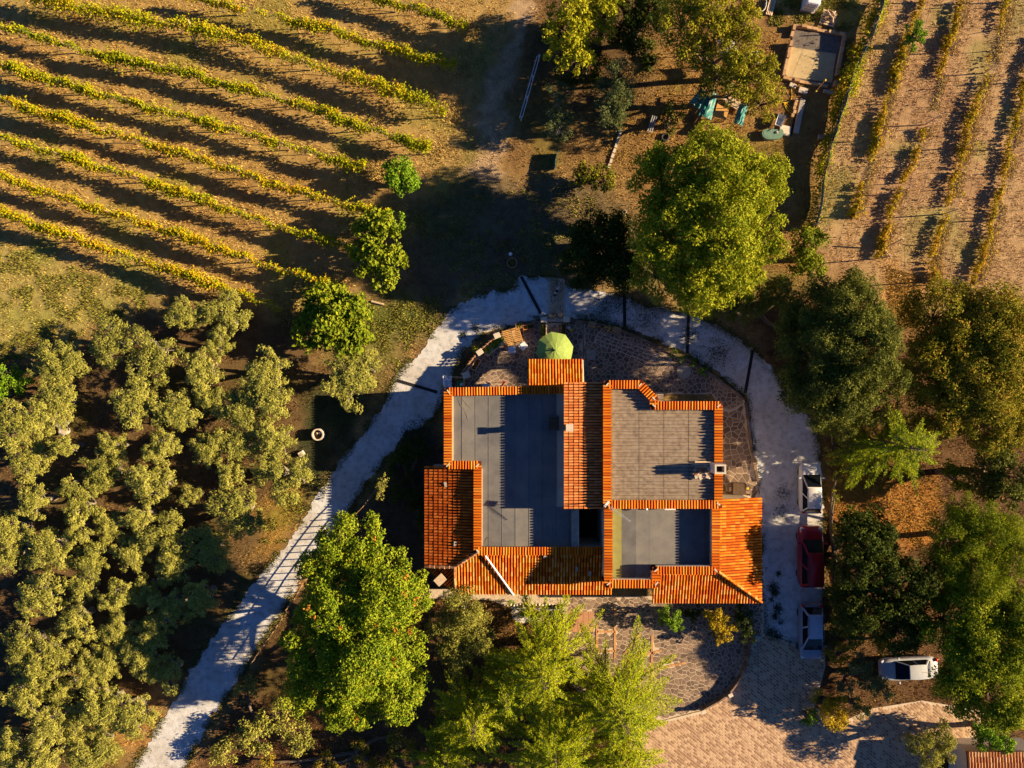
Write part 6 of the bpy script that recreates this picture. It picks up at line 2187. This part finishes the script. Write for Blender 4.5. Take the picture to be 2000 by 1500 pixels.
sk.from_pydata(vv, ee, [])
o = obj('body', sk, t)
md = o.modifiers.new('skin', 'SKIN')
for i, r_ in enumerate(rd):
    o.data.skin_vertices[0].data[i].radius = (r_, r_)
    o.data.skin_vertices[0].data[i].use_root = (i == 0)
ss = o.modifiers.new('smooth', 'SUBSURF')
ss.levels = 2
ss.render_levels = 2
# coat: white with black head and rump
m_, nt, b_ = new_mat('dog_coat')
tc = N(nt, 'ShaderNodeTexCoord')
nz = N(nt, 'ShaderNodeTexNoise', i_Scale=3.2, i_Detail=1.0)
nt.links.new(tc.outputs['Object'], nz.inputs['Vector'])
rp_ = ramp(nt, [(0.40, (0.02, 0.017, 0.015)), (0.43, (0.62, 0.58, 0.52))])
nt.links.new(nz.outputs['Fac'], rp_.inputs[0])
nt.links.new(rp_.outputs[0], b_.inputs['Base Color'])
b_.inputs['Roughness'].default_value = 0.9
sk.materials.append(m_)
MB().lathe([(.005, -.02), (.018, 0), (.005, .02)], 8, (.68, 0, .50)).build('nose', 'fur_black', t)

# ------------------------------------------------------------------ tubs, well ring, stone table
t = thing('flower_tub', 'round terracotta tub with soil beside the drive', 'tub', W3(1000, 516, 0))
MB().lathe([(.30, 0), (.36, .55), (.40, .62), (.40, .66), (.34, .66), (.32, .58)], 22).build('pot', 'terracotta_dull', t)
MB().lathe([(.3, .3), (.33, .6)], 18).build('soil', 'soil', t)
g = np.random.default_rng(8)
C = g.normal(size=(160, 3)) * (.14, .14, .05) + (0, 0, .66)
obj('foliage', leaves_mesh('foliage', C, g.normal(size=(160, 3)) * .6 + (0, 0, .6), g.uniform(.05, .1, 160), 'leaf_autumn', g=g), t)
t = thing('garden_globe', 'white globe lamp beside the terracotta tub', 'lamp', W3(997, 500, 0))
MB().tube([(0, 0, 0), (0, 0, .7)], .03).build('post', 'terracotta', t)
MB().lathe([(.02, .66), (.11, .72), (.145, .83), (.11, .94), (.02, .985)], 16).build('globe', 'white_plastic', t, True)
t = thing('well_ring', 'white concrete ring planter on the shaded grass', 'ring', W3(624, 848, 0))
MB().lathe([(.46, 0), (.46, .55), (.36, .55), (.36, .2)], 26).build('ring', 'pale_stone', t)
MB().lathe([(.30, .1), (.355, .25)], 20).build('soil', 'soil', t)
for dx, dy, mt in ((-.08, .1, 'sand'), (.12, .12, 'white_plastic')):
    MB().lathe([(.02, .24), (.09, .3), (.10, .38), (.04, .45)], 10, (dx, dy, 0)).build('stone', mt, t, True)
t = thing('slab', 'small pale stone slab at the grove edge below the ring', 'slab', W3(590, 886, 0), .5)
bevel(MB().box((0, 0, .15), (.45, .4, .3)).build('slab_block', 'pale_stone', t), .03)
t = thing('stone_table', 'round mottled stone table in the olive grove', 'table', W3(120, 818, .7))
MB().lathe([(.7, .68), (.72, .72), (.70, .77), (.6, .78)], 26).build('top', 'concrete', t).location.z = 0
MB().lathe([(.3, 0), (.2, .3), (.24, .69)], 14).build('leg', 'concrete', t)
t.location.z = 0
t = thing('stone_stool', 'round stone stool beside the stone table', 'stool', W3(130, 841, 0))
MB().lathe([(.3, 0), (.36, .4), (.38, .46), (.3, .48)], 20).build('seat', 'pale_stone', t)
MB().lathe([(.33, .08), (.34, .16)], 20).build('band', 'concrete', t)

# ------------------------------------------------------------------ garden strip south of the house
p = resample(WP([(985, 1182), (1040, 1181), (1098, 1181)]), 0.24)
b0 = p[0]
t = thing('stone_border', 'row of rounded stones edging the southern walkway', 'border', (b0[0], b0[1], 0))
for (x, y) in p:
    s = R.uniform(.08, .13)
    o = MB().lathe([(s * .5, 0), (s, s * .4), (s * .9, s * .9), (s * .3, s * 1.25)], 7).build('stone', 'pale_stone', t, True)
    o.location = (x - b0[0], y - b0[1] + R.uniform(-.04, .04), 0)
    o.rotation_euler.z = R.uniform(0, 6)
sheet('gravel_bed', WP([(1000, 1186), (1096, 1186), (1094, 1210), (1050, 1214), (1010, 1216), (1000, 1206)]), 0.025, 'gravel', edge=.25, label='small gravel bed south of the walkway')
broadleaf('box_ball', 'clipped dark box bush on the gravel bed', [(1020, 1195, 13, 0.9)], 'leaf_dark', 171, leaf=.07, dens=260, cat='bush', trunk=.03, cr=(.3, .45))
broadleaf('potted_bush', 'bright green clipped bush at the drain pipe outlet', [(998, 1179, 8, 1.0)], 'leaf_green', 172, leaf=.07, dens=260, cat='bush', trunk=.03, cr=(.3, .45))
bucket('terracotta pot on the gravel bed', 1041, 1198, .16, .3, 'terracotta', 'flower_pot', 'pot', 'soil', .02)
broadleaf('potted_plant', 'green plants along the gravel bed right of the pot', [(1054, 1199, 8, .6), (1064, 1201, 8, .6), (1082, 1199, 9, .7)], 'leaf_green', 173, leaf=.08, dens=200, cat='plant', trunk=.02)
p = resample(WP([(1102, 1184), (1104, 1240)]), 0.4)
b0 = p[0]
t = thing('garden_wall', 'narrow stone wall dividing gravel bed from courtyard', 'wall', (b0[0], b0[1], 0))
for (x, y) in p:
    o = MB().box((0, 0, .3), (.3, .37, .6)).build('stone', 'pale_stone', t)
    o.location = (x - b0[0], y - b0[1], R.uniform(-.05, .05))
    o.rotation_euler.z = R.uniform(-.08, .08)

# ------------------------------------------------------------------ outbuilding in the lower right corner
ob = W3(1950, 1510)
out = thing('outbuilding', 'low outbuilding with ridged tile roof in the lower right corner', 'outbuilding', (ob[0], ob[1], 0))
xa, ya = W(1888, 1468, 2.5)
xb, yb = W(2040, 1580, 2.5)
MB().prism([(xa + .2 - ob[0], ya - .2 - ob[1]), (xb - ob[0], ya - .2 - ob[1]), (xb - ob[0], yb - ob[1]), (xa + .2 - ob[0], yb - ob[1])], 0, 2.3).build('wall', 'plaster', out)
m = MB()
m.add([(xa - ob[0], ya - ob[1], 2.42), (xb - ob[0], ya - ob[1], 2.42), (xb - ob[0], yb - ob[1], 2.9), (xa - ob[0], yb - ob[1], 2.9), (xa - ob[0], ya - ob[1], 2.5), (xb - ob[0], ya - ob[1], 2.5), (xb - ob[0], yb - ob[1], 2.98), (xa - ob[0], yb - ob[1], 2.98)], [(3, 2, 1, 0), (4, 5, 6, 7), (0, 1, 5, 4), (1, 2, 6, 5), (2, 3, 7, 6), (3, 0, 4, 7)])
m.build('roof', 'tile_bed', out)
k = 0
xx = xa + .1
tv, tf = tile_arc(.44, .085, .10)
tme = bpy.data.meshes.new('tile')
tme.from_pydata([tuple(p) for p in tv], [], tf)
tme.materials.append(MATS['tile_pale'])
sl = math.atan2(.48, ya - yb)
while xx < xb:
    for r_ in range(4):
        o = obj('tile', tme, out, (xx - ob[0] + R.uniform(-.01, .01), ya - r_ * .38 - .40 - ob[1], 2.52 + (r_ + 1) * .38 * math.sin(sl)))
        o.rotation_euler = (0, sl - .05, math.pi / 2 + R.uniform(-.03, .03))
    xx += .225

# ------------------------------------------------------------------ clutter of the upper garden
# sand pit inside a ring of blocks
t = thing('sand_pit', 'sand pit walled with tan concrete blocks', 'sand pit', W3(1585, 110))
b0 = W(1585, 110)
pit = WP([(1551, 58), (1645, 72), (1626, 170), (1531, 150)])
MB().prism([(a - b0[0], b - b0[1]) for a, b in pit], 0, .05).build('dark_sand', 'dark_sand', t)
MB().prism([(a - b0[0], b - b0[1]) for a, b in WP([(1541, 92), (1592, 100), (1632, 106), (1624, 162), (1536, 150), (1533, 140)])], .01, .075).build('sand', 'sand', t)
for a, b, h in [((1549, 52), (1527, 152), .42), ((1552, 52), (1648, 70), .3), ((1647, 72), (1627, 172), .36), ((1527, 154), (1626, 172), .25)]:
    x, y = W(*a)
    x2, y2 = W(*b)
    L = math.hypot(x2 - x, y2 - y)
    nb = int(L / .42)
    for k in range(nb):
        if R.random() < .06:
            continue
        u = (k + .5) / nb
        hh = h * R.choice([.6, 1, 1, 1.3])
        o = MB().box((0, 0, hh / 2), (L / nb - .02, .22, hh)).build('block', 'block', t)
        o.location = (x + (x2 - x) * u - b0[0], y + (y2 - y) * u - b0[1], 0)
        o.rotation_euler.z = math.atan2(y2 - y, x2 - x) + R.uniform(-.05, .05)
# water tank
t = thing('water_tank', 'white plastic water tank in a cage at the top edge', 'tank', W3(1578, 10), -.2)
bevel(MB().box((0, 0, .75), (1.05, 1.25, 1.15)).build('tank', 'white_plastic', t), .12, 3)
MB().lathe([(.13, 1.3), (.14, 1.36), (.1, 1.38)], 14).build('lid', 'black_iron', t)
m = MB()
for zz_ in (.25, .55, .85, 1.15):
    for s in (-1, 1):
        m.box((0, s * .645, zz_), (1.12, .025, .03)).box((s * .55, 0, zz_ + .012), (.025, 1.28, .03))
for xx in (-.5, -.25, 0, .25, .5):
    for s in (-1, 1):
        m.box((xx, s * .66, .7), (.03, .02, 1.2))
m.build('cage', 'galvanised', t)
MB().box((0, 0, .08), (1.1, 1.3, .14)).build('pallet', 'wood_pale', t)
# pallet of firewood
t = thing('firewood_pallet', 'wooden pallet stacked with firewood beside the tank', 'pallet', W3(1617, 37), -.3)
for k in range(6):
    MB().box((0, -.5 + k * .2, .12), (1.15, .12, .03)).build('slat', 'wood_pale', t)
for s in (-1, 0, 1):
    MB().box((s * .5, 0, .05), (.1, 1.15, .1)).build('bearer', 'wood_pale', t)
for k in range(26):
    o = MB().tube([(-.22, 0, 0), (.22, 0, 0)], [.07, .06], 7).build('log', 'wood_pale' if k % 3 else 'wood', t)
    o.location = (R.uniform(-.3, .3), R.uniform(-.28, .42), .2 + R.uniform(0, .28))
    o.rotation_euler = (0, R.uniform(-.3, .3), R.uniform(0, 3))
t = thing('wooden_panel', 'pale timber panel lying at the top edge', 'panel', W3(1503, 18), -.25)
for k in range(4):
    MB().box((-.2 + k * .13, 0, .3), (.12, 1.25, .03), 0, 0, .3).build('board', 'wood_pale', t)
for yy in (-.4, .4):
    MB().box((0, yy, .26), (.5, .07, .04), 0, 0, .3).build('batten', 'wood', t)
    MB().box((.18, yy, .1), (.06, .06, .24)).build('leg', 'wood', t)
t = thing('tube_cloche', 'rounded metal tube frame in the grass at the top edge', 'frame', W3(1473, 12))
m = MB()
loop = chaikin([(-.95, -.4), (-.7, .55), (.9, .6), (.75, -.55), (.1, -.6)], 2, True)
m.tube([(x, y, .35) for x, y in loop] + [(loop[0][0], loop[0][1], .35)], .03, 6, False)
m.build('hoop', 'white_paint', t)
for xx, yy in ((-.8, 0), (.8, .1), (.0, .58), (.3, -.58)):
    MB().tube([(xx, yy, 0), (xx, yy, .35)], .025).build('leg', 'white_paint', t)
# slabs and walls
for lab, px_, py_, sx_, sy_, rz_, mt in [('pale concrete slab strip along the bare soil', 1560, 228, .42, 2.7, -.2, 'concrete'), ('square pale slab at the end of the slab strip', 1532, 256, .85, .75, -.2, 'pale_stone'), ('pile slab below the sand pit', 1567, 178, .7, .45, -.25, 'pale_stone'),
                                         ('mossy slab at the sand pit corner', 1618, 181, .9, .3, -.2, 'concrete'), ('white rounded slab left of the sand pit corner', 1547, 168, .55, .32, -.4, 'pale_stone')]:
    t = thing('concrete_slab', lab, 'slab', W3(px_, py_), rz_, 'slabs in the upper garden')
    bevel(MB().box((0, 0, .09), (sx_, sy_, .18)).build('slab_block', mt, t), .03)
t = thing('brick_stack', 'stack of tan blocks beside the slab strip', 'blocks', W3(1550, 215), -.2)
for k in range(5):
    MB().box((R.uniform(-.05, .05), -.5 + k * .3, .12), (.22, .26, .24), R.uniform(-.1, .1)).build('block', 'block', t)
t = thing('water_trough', 'dark narrow water channel beside the slab strip', 'trough', W3(1555, 225), -.2)
MB().box((-.1, -.5, .03), (.14, 2.3, .06)).build('trough', 'black_iron', t)
t = thing('garden_hose', 'yellow garden hose looped on the sandy ground', 'hose', W3(1520, 205))
b0 = W(1520, 205)
hp = chaikin([(a - b0[0], b - b0[1]) for a, b in WP([(1545, 172), (1547, 192), (1538, 202), (1520, 198), (1505, 185), (1512, 200), (1535, 200), (1550, 216), (1558, 210), (1556, 226), (1538, 212), (1530, 198), (1535, 215), (1552, 226), (1546, 234)])], 3)
MB().tube([(x, y, .04) for x, y in hp], .028, 6).build('hose', 'yellow_plastic', t)
t = thing('signal_pole', 'thin timber pole with yellow caps beside the sand pit', 'pole', W3(1588, 185))
MB().tube([(0, 0, 0), (.12, .35, 1.9)], .03).build('pole', 'wood', t)
for u in (.25, .98):
    MB().lathe([(.03, -.06), (.09, 0), (.03, .07)], 8, (.12 * u, .35 * u, 1.9 * u)).build('cap', 'yellow_plastic', t)
t = thing('pond_tub', 'pale green kidney-shaped pond tub', 'tub', W3(1506, 263))
kp = chaikin([(-.8, .25), (-.2, .32), (.35, .25), (.8, .32), (.85, -.3), (.2, -.5), (-.5, -.5), (-.85, -.2)], 2, True)
MB().prism(kp, 0, .4).build('shell', 'pond_plastic', t)
MB().prism([(x * .88, y * .85) for x, y in kp], .395, .41).build('water', 'pond_plastic', t)
MB().lathe([(.05, .4), (.12, .43), (.06, .5)], 8, (.3, .05, 0)).build('pump', 'pale_stone', t)
t = thing('wheelbarrow', 'grey wheelbarrow standing above the pond tub', 'wheelbarrow', W3(1519, 240), 1.2)
m = MB()
m.add([(-.45, -.28, .55), (.45, -.32, .6), (.45, .32, .6), (-.45, .28, .55), (-.25, -.16, .28), (.28, -.18, .3), (.28, .18, .3), (-.25, .16, .28)], [(4, 5, 6, 7), (0, 1, 5, 4), (1, 2, 6, 5), (2, 3, 7, 6), (3, 0, 4, 7)])
m.build('tray', 'galvanised', t)
MB().lathe([(.1, -.05), (.2, -.04), (.2, .04), (.1, .05)], 14).build('wheel', 'rubber', t).matrix_local = Matrix.Translation((.6, 0, .2)) @ Matrix.Rotation(math.pi / 2, 4, 'X')
for s in (-1, 1):
    MB().tube([(.6, s * .06, .2), (-.3, s * .2, .3), (-.95, s * .28, .55)], .025).build('handle', 'metal', t)
    MB().tube([(-.3, s * .2, .3), (-.35, s * .22, 0)], .02).build('leg', 'metal', t)
# green tarpaulin shelter


def tarp(label, px_, py_, w, d, rz, hgt, mat='teal_tarp', seed=1, cat='tarpaulin'):
    t = thing('tarpaulin_shelter', label, cat, W3(px_, py_), rz)
    g = np.random.default_rng(seed)
    nx_, ny_ = 9, 9
    xs, ys = np.meshgrid(np.linspace(-w / 2, w / 2, nx_), np.linspace(-d / 2, d / 2, ny_))
    zz = hgt + .25 * np.cos(xs / w * math.pi) + g.normal(size=xs.shape) * .035 - .08 * np.cos(ys / d * 6)
    V_ = np.stack([xs.ravel(), ys.ravel(), zz.ravel()], 1)
    ii_ = np.arange(nx_ - 1)[None, :] + nx_ * np.arange(ny_ - 1)[:, None]
    o = obj('sheet', mesh_np('sheet', V_, np.stack([ii_, ii_ + 1, ii_ + 1 + nx_, ii_ + nx_], -1).reshape(-1, 4), mat), t)
    so = o.modifiers.new('thickness', 'SOLIDIFY')
    so.thickness = .012
    for sx_ in (-1, 1):
        for sy_ in (-1, 1):
            MB().tube([(sx_ * w * .48, sy_ * d * .48, 0), (sx_ * w * .48, sy_ * d * .48, hgt + .02)], .03).build('pole', 'wood', t)
    return t


tarp('dark green tarpaulin shelter left of the orange table', 1372, 222, 1.0, 2.0, -.25, 1.5, seed=3)
tarp('teal tarpaulin shelter right of the orange table', 1436, 238, .7, 1.6, -.3, 1.3, seed=4)
tarp('dark tarpaulin shelter at the edge of the brown thicket', 1358, 205, .9, 1.4, -.7, 1.0, seed=5)
tarp('white tarpaulin showing through the golden tree', 1404, 118, 1.2, 1.3, .3, 2.2, 'white_plastic', 6)
tarp('second white tarpaulin deeper under the golden tree', 1450, 140, 1.3, 1.0, .2, 2.0, 'white_plastic', 7)
t = thing('garden_table', 'orange-topped garden table between the tarpaulins', 'table', W3(1405, 222), -.3)
MB().box((0, 0, .72), (1.0, 1.3, .04)).build('top', 'wood_orange', t)
for sx_ in (-1, 1):
    for sy_ in (-1, 1):
        MB().box((sx_ * .42, sy_ * .55, .35), (.07, .07, .7)).build('leg', 'wood', t)
t = thing('plank_pile', 'pale planks above the orange garden table', 'planks', W3(1424, 208), -.5)
for k in range(5):
    MB().box((0, -.3 + k * .13, .9 + .03 * (k % 2)), (1.5, .11, .03), R.uniform(-.05, .05)).build('plank', 'wood_pale', t)
for xx in (-.5, .5):
    MB().box((xx, 0, .44), (.1, .7, .88)).build('trestle', 'wood', t)
# white rail by the track
t = thing('hitching_rail', 'long white double rail beside the dirt track', 'rail', W3(1018, 236))
b0 = W(1018, 236)
e = W(1052, 116)
dx, dy = e[0] - b0[0], e[1] - b0[1]
a = math.atan2(dy, dx)
for u in (0, .33, .66, 1):
    MB().box((dx * u, dy * u, .4), (.09, .09, .8), a).build('post', 'white_paint', t)
L = math.hypot(dx, dy)
for o_, zz_ in ((-.08, .78), (.14, .5)):
    MB().box((dx / 2 - math.sin(a) * o_, dy / 2 + math.cos(a) * o_, zz_), (L, .06, .09), a).build('rail', 'white_paint', t)
t = thing('sled_bench', 'slim metal bench frame in the shade', 'bench', W3(1272, 246), math.radians(72))
for s in (-.16, 0, .16):
    MB().box((0, s, .4), (1.3, .07, .03)).build('slat', 'galvanised', t)
for xx in (-.55, .55):
    for s in (-.16, .16):
        MB().box((xx, s, .2), (.04, .04, .4)).build('leg', 'galvanised', t)
t = thing('tyre', 'black tyre lying left of the large oak', 'tyre', W3(1298, 269))
m = MB()
m.tube([(.26 * math.cos(a), .26 * math.sin(a), .1) for a in np.linspace(0, 2 * math.pi, 21)], .1, 8, False)
m.build('tread', 'rubber', t, True)
t = thing('tyre', 'pale ring lying in the shade of the large oak', 'tyre', W3(1219, 414))
m = MB()
m.tube([(.15 * math.cos(a), .15 * math.sin(a), .05) for a in np.linspace(0, 2 * math.pi, 21)], .03, 6, False)
m.build('tread', 'concrete', t, True)
t = thing('curved_screen', 'curved teal plastic screen standing in the dry grass', 'screen', W3(1088, 316))
m = MB()
pts = [(-.25 + .32 * u - .12 * math.sin(u * 2.6), -.62 + 1.25 * u) for u in np.linspace(0, 1, 9)]
vs = [(x, y, 0) for x, y in pts] + [(x + .07, y, .75) for x, y in pts]
m.add(vs, [(i, i + 1, i + 10, i + 9) for i in range(8)])
o = m.build('sheet', 'teal_tarp', t)
so = o.modifiers.new('thickness', 'SOLIDIFY')
so.thickness = .02
for i in (0, 4, 8):
    MB().tube([(pts[i][0], pts[i][1], 0), (pts[i][0] + .06, pts[i][1], .8)], .018).build('stake', 'metal', t)
p = resample(WP([(1213, 254), (1205, 280), (1188, 330)]), 0.36)
b0 = p[0]
t = thing('path_edging', 'line of pale edging stones below the willowy tree', 'edging', (b0[0], b0[1], 0))
for (x, y), (x2, y2) in zip(p[:-1], p[1:]):
    o = MB().box((0, 0, .07), (.34, .16 + R.uniform(0, .06), .15)).build('stone', 'pale_stone', t)
    o.location = ((x + x2) / 2 - b0[0], (y + y2) / 2 - b0[1], 0)
    o.rotation_euler.z = math.atan2(y2 - y, x2 - x) + R.uniform(-.1, .1)
# leaning post pair in the bare vineyard
t = thing('anchor_post', 'pale leaning end post with brace in the right vineyard', 'post', W3(1724, 487))
MB().tube([(0, 0, 0), (.65, .5, 1.7)], .055, 8).build('post', 'wood_pale', t)
MB().tube([(.05, .05, .1), (.5, -.7, .25)], .05, 8).build('brace', 'wood_pale', t)
t = thing('fallen_post', 'broken timber post standing in the third left vine row', 'post', W3(385, 92))
MB().tube([(0, 0, 0), (.25, .7, 1.7), (.35, .95, 2.3)], [.08, .07, .05], 8).build('post', 'wood_pale', t)
MB().tube([(-.25, .25, 0), (-.15, .7, .9), (.05, 1.0, 1.3)], [.05, .04, .03], 7).build('stump', 'bark', t)
t = thing('work_bench', 'brown plank bench poking out of the netted hedge', 'bench', W3(1607, 272), .05)
MB().box((0, 0, .7), (1.2, .3, .05)).build('top', 'wood', t)
MB().box((-.55, 0, .68), (.2, .3, .06)).build('end_plate', 'galvanised', t)
for xx in (-.45, .45):
    MB().box((xx, 0, .34), (.08, .26, .66)).build('leg', 'wood', t)
t = thing('log', 'pale cut log on the verge beside the darker fig', 'log', W3(738, 592), -.25)
MB().tube([(-.5, 0, .09), (.5, 0, .09)], [.09, .08], 8).build('wood', 'wood_pale', t)
MB().lathe([(.01, 0), (.075, .005)], 8, (0, 0, 0)).build('cut_face', 'wood', t).matrix_local = Matrix.Translation((.5, 0, .09)) @ Matrix.Rotation(math.pi / 2, 4, 'Y')
